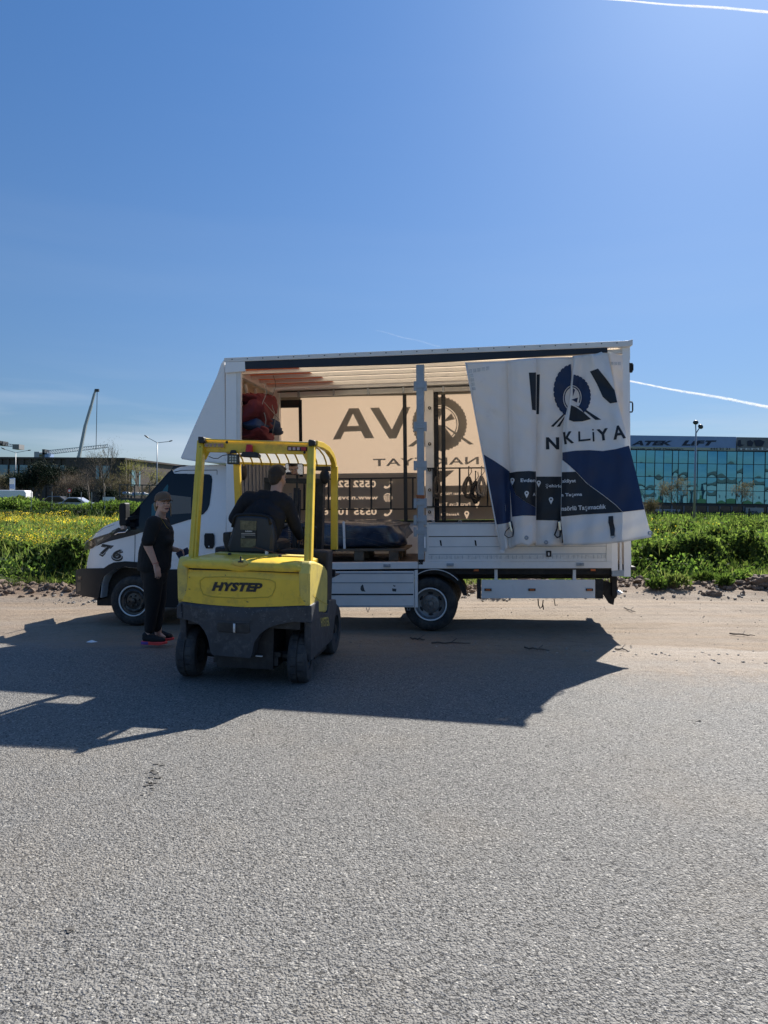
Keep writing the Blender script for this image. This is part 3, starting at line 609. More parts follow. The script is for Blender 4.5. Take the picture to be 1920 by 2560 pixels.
# middle posts with hinges
plate('middle_post', [(1040, 912), (1060, 911), (1060, 1399), (1045, 1399)], -.03, .06, M['steel'])
for py in (965, 1066, 1164, 1258, 1300, 1330):
    mb = MB(); pp(mb, rect(1034, py - 12, 1042, py + 12), -.036, -.01); pp(mb, rect(1059, py - 12, 1067, py + 12), -.036, -.01)
    pp(mb, rect(1041, py - 5, 1060, py + 5), -.040, -.03); mb.build('post_hinge', M['steel'], truck, bevel=.003)
M['tapeo'] = mat('orange_tape', (.34, .10, .03), .6, var=.3, vs=20)
plate('orange_tape', [(1039.5, 1237), (1060.8, 1238), (1060.6, 1247), (1042, 1246)], -.034, .062, M['tapeo'])
plate('post_bolt', rect(1046, 1396, 1058, 1412), -.02, .03, M['chas'])
c0 = T(1062, 1000, W - .1); c1 = T(1083, 1000, W - .1)
MB().box(c0.x, c1.x, W - .10, W + .0, zfl + .35, ztop - .2).build('middle_post', M['alu'], truck, bevel=.005)
c2 = T(1095, 1000, W - .05)
MB().box(c1.x, c2.x, W - .03, W + .03, zfl + .35, ztop - .2).build('post_flap', M['tarpblk'], truck)
for py in (1020, 1110, 1175, 1225, 1280): p = T(1074, py, W - .12); MB().lathe([(.012, 0), (.026, -.01), (.026, -.02), (.012, -.024)], p, (0, 1, 0), 12).build('lashing_ring', M['chas'], truck)

# ---- floor and rails
MB().box(xf, xr, .02, W - .02, zfl - .10, zfl - .03).build('floor', M['floorw'], truck)
plate('floor_rail', [(600, 1410), (845, 1406.5), (1044.5, 1405), (1044.5, 1421.5), (600, 1427)], -.02, .05, M['alu'])
plate('floor_rail', [(1046, 1405), (1531, 1404), (1531, 1420.5), (1046, 1421.5)], -.02, .05, M['alu'])
for (px, py) in ((967, 1414), (1125, 1412), (1450, 1411)):
    mb = MB(); p = T(px, py, -.03); mb.box(p.x - .045, p.x + .05, -.045, -.02, p.z - .02, p.z + .02); mb.lathe([(.0, -.05), (.016, -.05), (.016, .02)], p + Vector((.02, 0, 0)), (0, 1, 0), 10); mb.build('latch', M['steel'], truck, bevel=.003)
# raised dropside on the right
ds = plate('dropside', [(1064, 1307), (1530, 1305), (1527, 1403), (1062, 1404.2)], .0, .028, M['alu'])
for (y0, y1, m_) in ((1307, 1311, 'steel'), (1340.5, 1342.5, 'chas'), (1366.5, 1368, 'steel'), (1385.5, 1387.5, 'steel')):
    plate('profile_groove', [(1072, y0), (1524, y0 - 2), (1524, y1 - 2), (1072, y1)], -.003, .002, M[m_], ds, bevel=0)
tape = plate('reflective_tape', [(1069, 1389), (1516, 1387), (1516, 1396), (1069, 1398)], -.004, .0, M['reflect'], ds, bevel=0)
random.seed(3); px = 1069
while px < 1510: px += random.choice((10, 10, 10, 14, 19)); pp(MB(), [(px, 1389 - (px - 1069) * .0045), (px + 1, 1389 - (px - 1069) * .0045), (px + 1, 1398 - (px - 1069) * .0045), (px, 1398 - (px - 1069) * .0045)], -.0055, -.0042).build('tape_line', M['steel'], tape)
for px in (1102, 1189): plate('slot', [(px - 3, 1350), (px + 1, 1351), (px + 3, 1365), (px - 1, 1364)], -.004, .0, M['chas'], ds, bevel=0)
plate('hinge_bar', rect(1058.5, 1334, 1066, 1379), -.04, -.005, M['steel']); plate('hinge_pin', rect(1060, 1342, 1064, 1370), -.055, -.04, M['white'])
plate('side_lock', rect(1366, 1377, 1378.5, 1392), -.02, -.0, M['chas']); plate('lock_tongue', rect(1370, 1381, 1374, 1389), -.03, -.02, M['alu'])
plate('profile_end', [(1516, 1360), (1530, 1359), (1530, 1404), (1516, 1404)], -.012, .0, M['alu'], ds)
# rear end of the body
plate('rear_profile', [(1529, 1355), (1544, 1354), (1545, 1426), (1529, 1427)], -.01, .05, M['white'])
plate('rear_profile', [(1549, 1354), (1555, 1354), (1556, 1426), (1549, 1426)], .0, .05, M['alu'])
plate('rear_footing', [(1530, 1427), (1560, 1425), (1560, 1441), (1530, 1441)], -.005, .06, M['steel'])
plate('rear_frame', rect(1577.5, 1417, 1589, 1425), .1, 1.8, M['chas'])
MB().box(xr - .05, xr, .02, W, zfl - .05, ztop - .02).build('rear_door', M['white'], truck)
mb = MB(); pp(mb, rect(1573.5, 907, 1582, 930), .0, .06); pp(mb, rect(1580, 910, 1584, 926), -.01, .03); mb.build('door_hinge', M['chas'], truck, bevel=.003)
mb = MB(); mb.tube([T(1574, 1005, .02), T(1580, 1005, .02), T(1581.5, 1010, .02), T(1581.5, 1026, .02), T(1580, 1030, .02), T(1574, 1030, .02)], .010, 8); mb.build('grab_handle', M['chas'], truck, smooth=True)
# hanging dropside on the left
hd = plate('lowered_dropside', [(598, 1430), (1035, 1428), (1036, 1518.5), (598, 1518.5)], -.065, -.035, M['alu'])
for (y0, y1, m_) in ((1431.5, 1435, 'steel'), (1455.5, 1458, 'steel'), (1484.5, 1488, 'chas'), (1514, 1516, 'steel')): plate('profile_groove', rect(602, y0, 1033, y1), -.069, -.062, M[m_], hd, bevel=0)
plate('profile_end', [(1036, 1426), (1044, 1425), (1044.5, 1519), (1037, 1519)], -.072, -.03, M['alu'], hd)
M['scuff'] = mat('scuff', (.06, .065, .07), .7, var=.3, vs=40)
for s in (((902, 1466), (906, 1461), (908, 1463), (911, 1475), (914, 1479), (904, 1478), (901, 1473)), ((982, 1462), (990, 1465), (985, 1467)), ((980, 1471), (991, 1472), (990, 1479), (981, 1478))): dec('scuff_mark', [list(s)], -.0665, M['scuff'], hd)
for px in (919, 1021):
    mb = MB(); mb.tube([T(px - 3, 1519, -.05), T(px - 3, 1525, -.05), T(px + 4, 1525, -.05), T(px + 4, 1519, -.05)], .005, 6); mb.build('latch_loop', M['steel'], truck)

# ---- far side of the load bay: backlit curtain with reversed print
yc = W - .005
tl, tr_ = T(698, 978, yc), T(1570, 955, yc)
zc1 = T(900, 972, yc).z; zc0 = T(900, 1301, yc).z
def tarp_grid(x0, x1, z0, z1, y, n=60, m=24, amp=.006):
    X, Z = np.meshgrid(np.linspace(x0, x1, n), np.linspace(z0, z1, m)); Y = y + amp * snoise(X * 3, Z * .4, 2.)
    i = np.arange(n * m).reshape(m, n); return npmesh('far', np.stack([X, Y, Z], -1).reshape(-1, 3), np.stack([i[:-1, :-1], i[:-1, 1:], i[1:, 1:], i[1:, :-1]], -1).reshape(-1, 4))
fc = link('far_curtain', tarp_grid(tl.x - .02, xr - .1, zc0, ztop - .2, yc, amp=.002), M['tarpin'], truck, smooth=True)
yo = W + .012
ps = T(698, 1000, yc).x
def fcd(name, loops, m=M['ink'], cell=None, y=yo): return dec(name, loops, y, m, fc, cell)
fcd('header_strip', [[(698, 975), (1545, 941), (1545, 971), (1075, 986), (753, 991), (753, 1000), (698, 1001)]], M['ink'])
fcd('letter_print', [[(833.6, 1097), (874, 1019), (898, 1018.5), (936.6, 1093.5), (913, 1094), (904, 1076), (862, 1077.5), (853, 1096)], [(869, 1063.5), (899, 1062.5), (883.5, 1032)]])
fcd('letter_print', [[(926.6, 1018), (949, 1017), (981, 1072), (1008, 1016), (1027, 1015.5), (992, 1094), (974, 1094.5)]])
# wheel emblem
def gear(cx, cy, r0, r1, n=46):
    o = []
    for k in range(n * 2):
        a = 2 * pi * k / (n * 2); r = r1 if k % 2 == 0 else r1 - 2.2
        for da in (-.02, .02): o.append((cx + r * cos(a + da), cy + r * sin(a + da)))
    return o
cx, cy = 1100, 1058
fcd('emblem_print', [gear(cx, cy, 50, 69), ell(cx, cy, 47, 47, 40)])
sp = []
for k in range(6):
    a = radians(-90 + 60 * k); a1, a2 = a - .22, a + .22
    sp.append([(cx + 40 * cos(a1), cy + 40 * sin(a1)), (cx + 40 * cos(a2), cy + 40 * sin(a2)), (cx + 10 * cos(a), cy + 10 * sin(a))])
fcd('emblem_print', [ell(cx, cy, 44.5, 44.5, 40), ell(cx, cy, 42, 42, 40)] + sp[:2] + sp[4:])
fcd('emblem_print', [[(1098, 1060), (1110, 1061), (1148, 1111), (1137, 1112), (1135, 1107), (1127, 1107), (1125, 1112), (1078, 1113), (1086, 1082)]], y=yo + .003)
fcd('emblem_print', [[(1112, 1060), (1186, 1108), (1174, 1109), (1118, 1068)]], y=yo + .003); fcd('emblem_print', [[(1088, 1062), (1020, 1114), (1034, 1114), (1080, 1076)]], y=yo + .003)
fcd('name_print', text_loops('NAKLİYAT', 934, 1136, 1198, 1161, bold=.022, mirror=True, spacing=1.1, rot=-1.2))
fcd('triangle_print', [[(1078, 1176), (1137, 1173.5), (1092, 1213), (1078, 1213)]])
# lower dark band: the writing is left bare so the light comes through it
def phone(x, y, s):
    q = [(-9, 8), (-7, 4), (-3, 4.5), (-1, 6.5), (4, 3), (7, -2), (5, -5), (6.5, -10), (9, -11), (11.5, -6), (10.5, 0), (6, 6.5), (1, 10), (-5, 11)]
    return [[(x + a * s, y + b * s) for a, b in q]]
def pin(x, y, s):
    o = [(x, y + 12 * s)] + [(x + 6.5 * s * cos(a), y - 3 * s + 6.5 * s * sin(a)) for a in [radians(25 - 230 * k / 14) for k in range(15)]]
    return [o, ell(x, y - 3 * s, 2.7 * s, 2.7 * s, 12)]
band = [[(700, 1183), (1062, 1179.5), (1062, 1300), (700, 1302)]]
band += text_loops('0552 528 03', 796, 1199, 941, 1216, bold=.038, mirror=True, spacing=1.1, rot=.3) + text_loops('www.novanakliyat', 772, 1236, 946, 1250, bold=.03, mirror=True, spacing=1.12) + text_loops('0535 100 62 3', 772, 1268, 943, 1285, bold=.038, mirror=True, spacing=1.1)
band += phone(970, 1208, 1.05) + phone(970, 1277, 1.05)
g = []
for (q, e_) in ((10.6, 1.),): g += [ell(971, 1242, 11.3, 11.3, 28)]
fcd('band_print', band + g)
gl = [ell(971, 1242, 10.2, 10.2, 28), ell(971, 1242, 9.2, 9.2, 28)]
mbg = []
for dx in (-.5,): mbg += [[(970.3, 1232), (971.7, 1232), (971.7, 1252), (970.3, 1252)]]
for dy in (-5, 0, 5):
    hw = sqrt(max(0, 96 - dy * dy)); fcd('globe_line', [[(971 - hw, 1241.4 + dy), (971 + hw, 1241.4 + dy), (971 + hw, 1242.7 + dy), (971 - hw, 1242.7 + dy)]], y=yo + .004)
fcd('globe_line', mbg, y=yo + .006); fcd('globe_line', [ell(971, 1242, 5.2, 9.8, 24), ell(971, 1242, 4.0, 9.0, 24)], y=yo + .008); fcd('globe_line', gl, y=yo + .010)
band2 = [[(1062.5, 1213), (1460, 1206), (1460, 1296), (1062.5, 1299)]]
band2 += text_loops('Şehirler Arası Nakliyat', 1091, 1227, 1202, 1237.5, bold=.028, mirror=True, rot=-.4, spacing=1.1) + text_loops('Parça Eşya Taşıma', 1085, 1254, 1177, 1265, bold=.028, mirror=True, rot=-.4, spacing=1.1) + text_loops('Asansörlü Taşıma', 1066, 1280, 1149.5, 1289, bold=.028, mirror=True, rot=-.4, spacing=1.1)
band2 += pin(1193.5, 1257, .95) + pin(1168, 1284, .95)
fcd('band_print', band2)
plate('blind_patch', [(700, 1000.5), (754.5, 999.5), (754.5, 1019), (700, 1020)], yc - .03, yc - .02, M['tarpblk'])
plate('curtain_strap', [(746, 1018), (754.5, 1018), (757, 1192), (749, 1192)], yc - .04, yc - .03, M['tarpblk'])
M['cage'] = mat('cage_bar', (.010, .011, .013), .5)
yk = W - .14
def cage(pts, w_, name='cage_bar', d=.03): return plate(name, pts, yk, yk + d, M['cage'], bevel=.003)
for (x, w_) in ((1013, 4.6), (1108, 5.0)): cage([(x - w_ - (0 if x > 1050 else 2), 985), (x + w_ - (0 if x > 1050 else 2), 985), (x + w_ + 1.5, 1304), (x - w_ + 1.5, 1304)], 0, 'cage_post')
cage([(700, 1198), (1040, 1192.5), (1040, 1196), (700, 1201.5)], 0); cage([(700, 1272.5), (1040, 1270.5), (1040, 1274), (700, 1276)], 0)
cage([(1060, 1169), (1240, 1167.5), (1240, 1171), (1060, 1172.5)], 0); cage([(1060, 1265.5), (1240, 1264), (1240, 1267.5), (1060, 1269)], 0)
for x in (760, 820.5, 874, 928, 977, 1032): cage(rect(x - 2, 1196, x + 2, 1272), 0)
for x in (1083, 1149, 1219): cage(rect(x - 2.3, 1170, x + 2.3, 1266), 0)
cage([(693, 978.5), (1038, 965), (1038, 968), (693, 981.5)], 0, 'curtain_track', .02); cage([(1060, 966), (1400, 955), (1400, 958.5), (1060, 969.5)], 0, 'curtain_track', .02)
for x, y in ((746, 980), (834, 976), (920, 973), (1008, 969), (1108, 968)):
    mb = MB(); pp(mb, rect(x - 2.5, y - 2, x + 2.5, y + 13), yk - .01, yk + .02); mb.build('runner', M['steel'], truck, bevel=.002)
zd = T(900, 1304, yk).z
MB().box(xf + .1, xr - .1, W - .06, W - .02, zfl - .03, zd - .02).build('far_dropside', M['alu'], truck, bevel=.004)
MB().box(xf + .1, xr - .1, W - .10, W - .01, zd - .02, zd + .012).build('far_dropside_rail', M['cage'], truck)
for px in (1083, 1150): MB().tube([T(px - 3, 1308, .03), T(px - 3, 1302, .03), T(px + 3, 1302, .03), T(px + 3, 1308, .03)], .006, 6).build('latch_loop', M['steel'], truck)
# front bulkhead: upper translucent part with slats, lower corrugated
yb = .12
zb = T(610, 1110, yb).z
MB().box(xf + .01, xf + .03, .10, W - .1, zb, ztop - .15).build('bulkhead_sheet', M['roofin'], truck)
M['corr'] = mat('grey_board', (.22, .23, .25), .6, var=.15, streak=True)
mb = MB()
for k in range(22): y = .10 + k * .087; mb.box(xf + .0, xf + (.04 if k % 2 else .055), y, y + .0865, zfl, zb)
mb.build('bulkhead_board', M['corr'], truck)
for k in range(4): p = Vector((xf + .05, .25 + .45 * k, ztop - .25)); q = Vector((xf + .05, .6 + .45 * k, ztop - .95)); MB().bar(p, q, .05, .03, (1, 0, 0)).build('bulkhead_brace', M['alu'], truck)
MB().box(xf + .03, xf + .09, .1, W - .1, zb - .02, zb + .03).build('bulkhead_rail', M['alu'], truck)
mb = MB(); p = T(624, 1178, .75); p.x = xf + .09; mb.lathe([(0, -.03), (.10, -.03), (.13, 0), (.11, .02), (.05, .03), (0, .03)], (xf + .10, .42, T(622, 1178, .3).z), (1, 0, 0), 20); mb.build('round_vent', M['plas'], truck, smooth=True, auto=40)

# ---- roof fairing over the cab
yf0 = .03
out = [(561, 896), (552, 909), (541, 941), (487, 1060), (451.5, 1142), (453, 1147), (492, 1153), (565, 1157)]
mb = MB(); pf = poly(out, yf0); mb.prism(pf, (0, W - .06, 0)); fa = mb.build('roof_fairing', M['white'], truck, bevel=.03)
plate('fairing_trim', [(451.5, 1143), (455, 1148), (492, 1154), (565, 1158.5), (565, 1155), (492, 1150), (457, 1143.5)], yf0 - .004, yf0 + .02, M['alu'], fa, bevel=0)

# ---- underbody
plate('chassis_rail', [(598, 1424), (1528, 1421), (1530, 1446), (598, 1449)], .55, .75, M['chas']); plate('chassis_rail', [(598, 1424), (1528, 1421), (1530, 1446), (598, 1449)], 1.35, 1.5, M['chas'])
plate('underbody_box', [(598, 1421), (1533, 1421.5), (1530, 1436), (598, 1436)], .06, 1.95, M['chas'])
plate('rear_crossbeam', [(1100, 1421), (1533, 1421), (1532, 1441), (1480, 1441), (1100, 1449)], .35, .6, M['chas'])
sg = plate('side_guard', rect(1203.5, 1449.5, 1488, 1496), .02, .05, M['alu'])
for x in (1220, 1330, 1474):
    mk = plate('marker_lamp', [(x - 9, 1471.5), (x + 9, 1471.5), (x + 9, 1477.5), (x - 9, 1477.5)], .0, .02, M['chas'], sg); plate('lens', rect(x - 6, 1472.6, x + 6, 1476.4), -.006, .0, M['amber'], mk, bevel=0)
for (a_, b_) in ((1192, 1202.5), (1489, 1508)): plate('guard_bracket', rect(a_, 1449, b_, 1497), .03, .12, M['chas'])
for (a_, b_) in ((1236, 1244), (1432, 1440)): plate('guard_strut', rect(a_, 1422, b_, 1449), .04, .08, M['alu'])
for (x, y) in ((1483, 1425), (1191, 1425.5)):
    mk = plate('marker_lamp', rect(x - 10, y - 4, x + 10, y + 4), .01, .05, M['chas']); plate('lens', rect(x - 6, y - 2.4, x + 6, y + 2.4), .002, .012, M['amber'], mk, bevel=0)
plate('mud_flap', [(1508, 1452), (1532, 1458), (1537, 1495), (1534, 1513), (1522, 1508), (1508, 1486)], .3, .33, M['chas'])
plate('rear_bracket', [(1529, 1442), (1543, 1442), (1543, 1490), (1538, 1497), (1530, 1490)], .25, .4, M['chas']); plate('step_plate', [(1543, 1480), (1559, 1482), (1549, 1488), (1543, 1488)], .3, .6, M['alu'])
plate('underrun_bar', rect(1529, 1478, 1543, 1492), .3, 1.8, M['chas'])
mb = MB(); mb.tube([T(1345, 1497, .5), T(1346, 1512, .5), T(1350, 1521, .5), T(1356, 1516, .5), T(1358, 1500, .5)], .008, 6); mb.tube([T(1357, 1512, .5), T(1359, 1524, .5)], .008, 6); mb.tube([T(1385, 1497, .5), T(1388, 1514, .5), T(1394, 1512, .5)], .006, 6); mb.build('chain', M['chas'], truck)
# tool box / tank behind cab
plate('side_tank', [(440, 1430), (596, 1430), (596, 1512), (440, 1512)], .15, .5, M['chas'])

# ---- wheels
def tyre_prof(R, rw, w_):          # radius, rim radius, width: closed profile
    h = w_ / 2
    return [(rw, -h * .78), (rw + .03, -h * .95), ((R + rw) / 2, -h * 1.06), (R - .03, -h * .95), (R - .008, -h * .78), (R, -h * .5), (R, -h * .18), (R - .008, -h * .16), (R - .008, -h * .08), (R, -h * .06), (R, h * .06), (R - .008, h * .08), (R - .008, h * .16), (R, h * .18), (R, h * .5), (R - .008, h * .78), (R - .03, h * .95), ((R + rw) / 2, h * 1.06), (rw + .03, h * .95), (rw, h * .78)]
def wheel(cx_, cz_, yo_, dual, front, parent, flip=1):
    R = .36; w_ = .20; wt = bpy.data.objects.new('wheel', None); COL.objects.link(wt); wt.parent = parent; wt.location = (cx_, yo_, cz_)
    ax = (0, 1, 0); s = flip
    mb = MB(); mb.lathe(tyre_prof(R, .215, w_), (0, s * w_ / 2, 0), ax, 48, True)
    if dual: mb.lathe(tyre_prof(R, .215, w_), (0, s * (w_ * 1.5 + .04), 0), ax, 48, True)
    mb.build('tyre', M['rub'], wt, smooth=True, auto=35)
    mb = MB()
    if front: prof = [(.218, .02), (.224, .012), (.212, .005), (.200, .03), (.175, .035), (.168, .015), (.150, .008), (.122, .014), (.112, .03), (.085, .028), (.06, .022), (.0, .022)]
    else: prof = [(.218, .02), (.224, .012), (.212, .005), (.203, .04), (.190, .055), (.185, .085), (.165, .095), (.130, .10), (.118, .085), (.112, .082), (.0, .08)]
    mb.lathe([(r, s * o) for r, o in prof], (0, 0, 0), ax, 48); ri = mb.build('rim', M['rim'] if not front else M['rimb'], wt, smooth=True, auto=30)
    MB().lathe([(.219, s * .014), (.225, s * .004), (.216, s * -.002), (.205, s * .010)], (0, 0, 0), ax, 48).build('rim_edge', M['alu'], ri, smooth=True)
    n = 8 if front else 6
    for k in range(n):                                    # hand holes
        a_ = 2 * pi * (k + .5) / n; c = Vector((cos(a_) * .145, s * (.010 if front else .0985) - s * .006, sin(a_) * .145)); R3 = Matrix.Rotation(-a_, 3, 'Y')
        MB().ball(c, (.016, .006, .034), 10, 6, R3).build('hand_hole', M['blk'], ri, smooth=True)
    mb = MB()
    for k in range(6):
        a_ = 2 * pi * k / 6 + .2; mb.lathe([(.0, -.022 * s), (.013, -.02 * s), (.015, 0), (.015, .01 * s)], (cos(a_) * .078, s * (.02 if front else .075), sin(a_) * .078), ax, 6)
    mb.lathe([(0, -.035 * s), (.034, -.03 * s), (.042, 0), (.044, .01)], (0, s * (.02 if front else .08), 0), ax, 20); mb.build('hub', M['hub'] if not front else M['rimb'], wt, smooth=True, auto=30)
    return wt
M['rimb'] = mat('black_rim', (.045, .047, .05), .3, metal=.4, dirt=(.07, .06, .05), da=.4)
M['hub'] = mat('worn_hub', (.30, .29, .28), .5, metal=.5, var=.3, vs=20, dirt=(.08, .06, .05), da=.5)
wr = T(1076, 1511, .03); wf = T(335, 1496.5, .09)
wheel(wr.x, .36, .0, True, False, truck); wheel(wr.x, .36, W - .0, True, False, truck, -1)
wheel(wf.x, .36, .06, False, True, truck); wheel(wf.x, .36, W - .06, False, True, truck, -1)
mb = MB(); mb.tube([(wr.x, .3, .36), (wr.x, W - .3, .36)], .07, 12); mb.ball((wr.x, W / 2, .36), .17, 16, 10); mb.tube([(wf.x, .25, .33), (wf.x, W - .25, .33)], .045, 10); mb.build('axle', M['chas'], truck, smooth=True)
# rear mudguard arc
mb = MB(); arc = []
for k in range(20):
    a_ = radians(22 + 106 * k / 19); arc.append(Vector((wr.x + .06 + .44 * cos(a_), -.005, .36 + .47 * sin(a_))))
for k in range(19):
    p, q = arc[k], arc[k + 1]; n_ = Vector((p.x - wr.x, 0, p.z - .36)).normalized() * .012
    mb.prism([p, q, q + n_, p + n_], (0, .52, 0))
mb.build('mudguard', M['plas'], truck)
mb = MB(); mb.tube([p + Vector((0, -.006, 0)) for p in arc[4:]], .006, 6); mb.build('mudguard_edge', M['alu'], truck)
plate('mudguard_skirt', [(1046, 1422), (1120, 1422), (1142, 1440), (1164, 1470), (1168, 1490), (1158, 1489), (1146, 1462), (1125, 1447), (1090, 1432), (1046, 1436)], .03, .04, M['chas'])

# ---- cab
def cab_y(x, z):
    """outer skin of the near side of the cab at local x, z"""
    xn = T(191, 1421, .1).x
    y = .07; t = max(0., (xn + .75 - x) / .75); y += .30 * t ** 2.4
    if z > 1.35: y += .13 * ((z - 1.35) / .95) ** 1.25
    if z < .75: y += .03 * (.75 - z) / .4
    return y
def C(px, py, off=0.):
    p = T(px, py, .1); 
    for _ in range(4): p = T(px, py, cab_y(p.x, p.z))
    return Vector((p.x, p.y - off, p.z))
def cabdec(name, loops, m, off=.004, cell=12, parent=None, **k): return drape(name, loops, lambda x, y: C(x, y, off), m, parent or truck, cell, **k)
cab = [(566, 1166), (545, 1160), (465, 1163), (444, 1166), (431, 1172), (421, 1181), (376, 1232), (333, 1283), (310, 1297), (285, 1306), (262, 1315), (241, 1328), (219, 1348), (212, 1364), (208, 1380), (199.7, 1396), (193, 1412), (190.5, 1424),
       (190, 1484), (215, 1492), (248, 1496), (252, 1462), (262, 1440), (283, 1424), (312, 1417), (346, 1420), (376, 1432), (398, 1455), (408, 1490), (412, 1520), (566, 1520)]
def cab_shell():
    bm = bmesh.new()
    vs = [bm.verts.new(T(px, py, .1)) for px, py in cab]
    for v in vs: v.co.y = 0
    bm.faces.new(vs)
    xs_ = [v.co.x for v in vs]; zs_ = [v.co.z for v in vs]
    for lo, hi, no in ((min(xs_), max(xs_), Vector((1, 0, 0))), (min(zs_), max(zs_), Vector((0, 0, 1)))):
        k = lo + .06
        while k < hi - .01: bmesh.ops.bisect_plane(bm, geom=bm.verts[:] + bm.edges[:] + bm.faces[:], plane_co=no * k, plane_no=no); k += .06
    bm.faces.ensure_lookup_table(); bm.verts.ensure_lookup_table(); n = len(bm.verts)
    front = [v.co.copy() for v in bm.verts]; fl_ = [[v.index for v in f.verts] for f in bm.faces]; bd = [e for e in bm.edges if len(e.link_faces) == 1]
    cx0 = sum(xs_) / len(xs_)
    F1 = []; F2 = []
    for i, p in enumerate(front): y = cab_y(p.x, p.z); F1.append((p.x, y, p.z)); F2.append((p.x, W - y, p.z))
    V = F1 + F2; Fs = [tuple(f) for f in fl_] + [tuple(i + n for i in f[::-1]) for f in fl_] + [(e.verts[0].index, e.verts[1].index, e.verts[1].index + n, e.verts[0].index + n) for e in bd]
    bm.free(); me = bpy.data.meshes.new('cab_body'); me.from_pydata(V, [], Fs); me.update()
    bm = bmesh.new(); bm.from_mesh(me); bmesh.ops.recalc_face_normals(bm, faces=bm.faces); bm.to_mesh(me); bm.free()
    return me
cb = link('cab_body', cab_shell(), M['white'], truck, smooth=True, auto=28); b_ = cb.modifiers.new('bevel', 'BEVEL'); b_.width = .035; b_.segments = 3; b_.limit_method = 'ANGLE'; b_.angle_limit = radians(50)
# black glasshouse side with pillar
cabdec('pillar_panel', [[(430, 1173), (421, 1182), (376, 1234), (333, 1285), (309, 1300), (306, 1323), (338, 1336), (353, 1331.5), (430, 1312.5), (478, 1297.5), (474, 1300), (474, 1262), (474, 1186), (468, 1184), (436, 1184)]], M['gloss'] if 'gloss' in M else M['glass'], .004)
cabdec('side_window', [[(395, 1250), (420, 1222), (434, 1204), (442, 1192), (446, 1184.5), (505, 1185), (524, 1186), (529, 1190), (531, 1199), (529, 1225), (524, 1262), (519, 1274), (509, 1285), (478, 1297.5), (430, 1312.5), (380, 1325), (380, 1300)]], M['glass'], .007)
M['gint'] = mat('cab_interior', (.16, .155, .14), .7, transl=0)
cabdec('window_panel', [[(425, 1237), (478, 1243), (478, 1283), (427, 1286)]], M['gint'], .0085)  # flat patch laid over the glass for the panel inside the cab
cabdec('quarter_light', [[(380, 1262), (402, 1238), (410, 1222), (420, 1210), (422, 1216), (416, 1250), (396, 1262), (392, 1290), (379, 1300)]], mat('teal_glass', (.02, .10, .12), .1), .0095)
cabdec('windscreen', [[(425, 1178), (421, 1183), (376, 1235), (333, 1286), (316, 1297), (314, 1292), (333, 1283), (376, 1232), (421, 1181)]], M['glass'], .01)
cabdec('roof_cap', [[(430, 1173), (434, 1165), (463, 1162.5), (467, 1165), (446, 1168)]], M['blk'], .01)
# headlamp and dark band
cabdec('headlight_band', [[(280, 1327), (297, 1319), (306, 1322), (345, 1332), (353, 1331), (338, 1337), (273, 1353), (247, 1362.5), (240, 1366), (262, 1345), (276, 1341)]], M['blk'], .005)
M['lampg'] = mat('lamp_glass', (.022, .025, .028), .08, spec=1.)
hl_ = cabdec('headlight', [[(210.5, 1377), (212.5, 1364), (216, 1355.7), (239.6, 1343.7), (273, 1333), (292.6, 1322), (276, 1343.7), (262, 1352), (244, 1361), (232, 1370), (221, 1374)]], M['lampg'], .006)
cabdec('lamp_reflector', [ell(228, 1359, 7, 6, 16)], mat('reflector', (.28, .28, .27), .12, metal=.9), .0085, parent=hl_); cabdec('lamp_reflector', [[(243, 1349), (262, 1341), (258, 1348), (244, 1355)]], bpy.data.materials['reflector'], .0085, parent=hl_)
# seams
def seam(pts, wd=1.0, name='door_seam'): 
    a = [(x - wd / 2, y) for x, y in pts]; b = [(x + wd / 2, y) for x, y in pts[::-1]]; cabdec(name, [a + b], M['blk'], .0045, None)
seam([(338, 1337), (337.5, 1380), (336, 1409)], 1.3); seam([(543, 1176), (543, 1400)], 1.3)
cabdec('door_seam', [[(436, 1179), (455, 1175), (543, 1174.5), (543, 1176), (455, 1176.5), (437, 1181)]], M['blk'], .0045)
cabdec('hood_seam', [[(213, 1357), (240, 1332), (262, 1319), (286, 1311), (286, 1312.2), (262, 1320.5), (241, 1333.5), (214, 1359)]], M['steel'], .004); cabdec('bumper_seam', [[(203, 1421), (204, 1395), (207, 1382), (208, 1382), (205.3, 1396), (204.4, 1421)]], M['blk'], .004)
cabdec('body_crease', [[(426, 1400), (470, 1398), (470, 1399), (426, 1401)]], M['alu'], .003)
# bumper, arch trim, sill
cabdec('bumper', [[(191, 1424), (203, 1421), (261, 1420), (272, 1412), (285, 1406), (314, 1403), (346, 1405), (380, 1416), (400, 1423), (452, 1423), (566, 1423), (566, 1519), (412, 1519), (408, 1490), (398, 1455), (376, 1432), (346, 1420), (312, 1417), (283, 1424), (262, 1440), (252, 1462), (248, 1495.5), (215, 1491), (190.5, 1484), (190.3, 1450)]], M['plas'], .014, smooth=True)
cabdec('fog_lamp', [[(195, 1440), (205, 1441), (206, 1449), (196, 1449)]], M['lampg'], .018); cabdec('bumper_recess', [[(194, 1455), (203, 1456), (203, 1476), (194, 1480)]], M['blk'], .016)
mb = MB(); p = T(330, 1490, .2); mb.box(p.x - .62, p.x + .62, .32, W - .32, .25, 1.05); mb.build('wheel_well', M['chas'], truck)
mb = MB(); n_ = 16; arcp = [(245, 1500)] + [(252, 1462), (262, 1440), (283, 1424), (312, 1417), (346, 1420), (376, 1432), (398, 1455), (408, 1490), (412, 1520)]
P_ = [T(a_, b_, .12) for a_, b_ in arcp]
for k in range(len(P_) - 1): mb.prism([P_[k], P_[k + 1], P_[k + 1] + Vector((0, 0, .01)), P_[k] + Vector((0, 0, .01))], (0, .3, 0))
mb.build('wheel_arch_liner', M['chas'], truck)
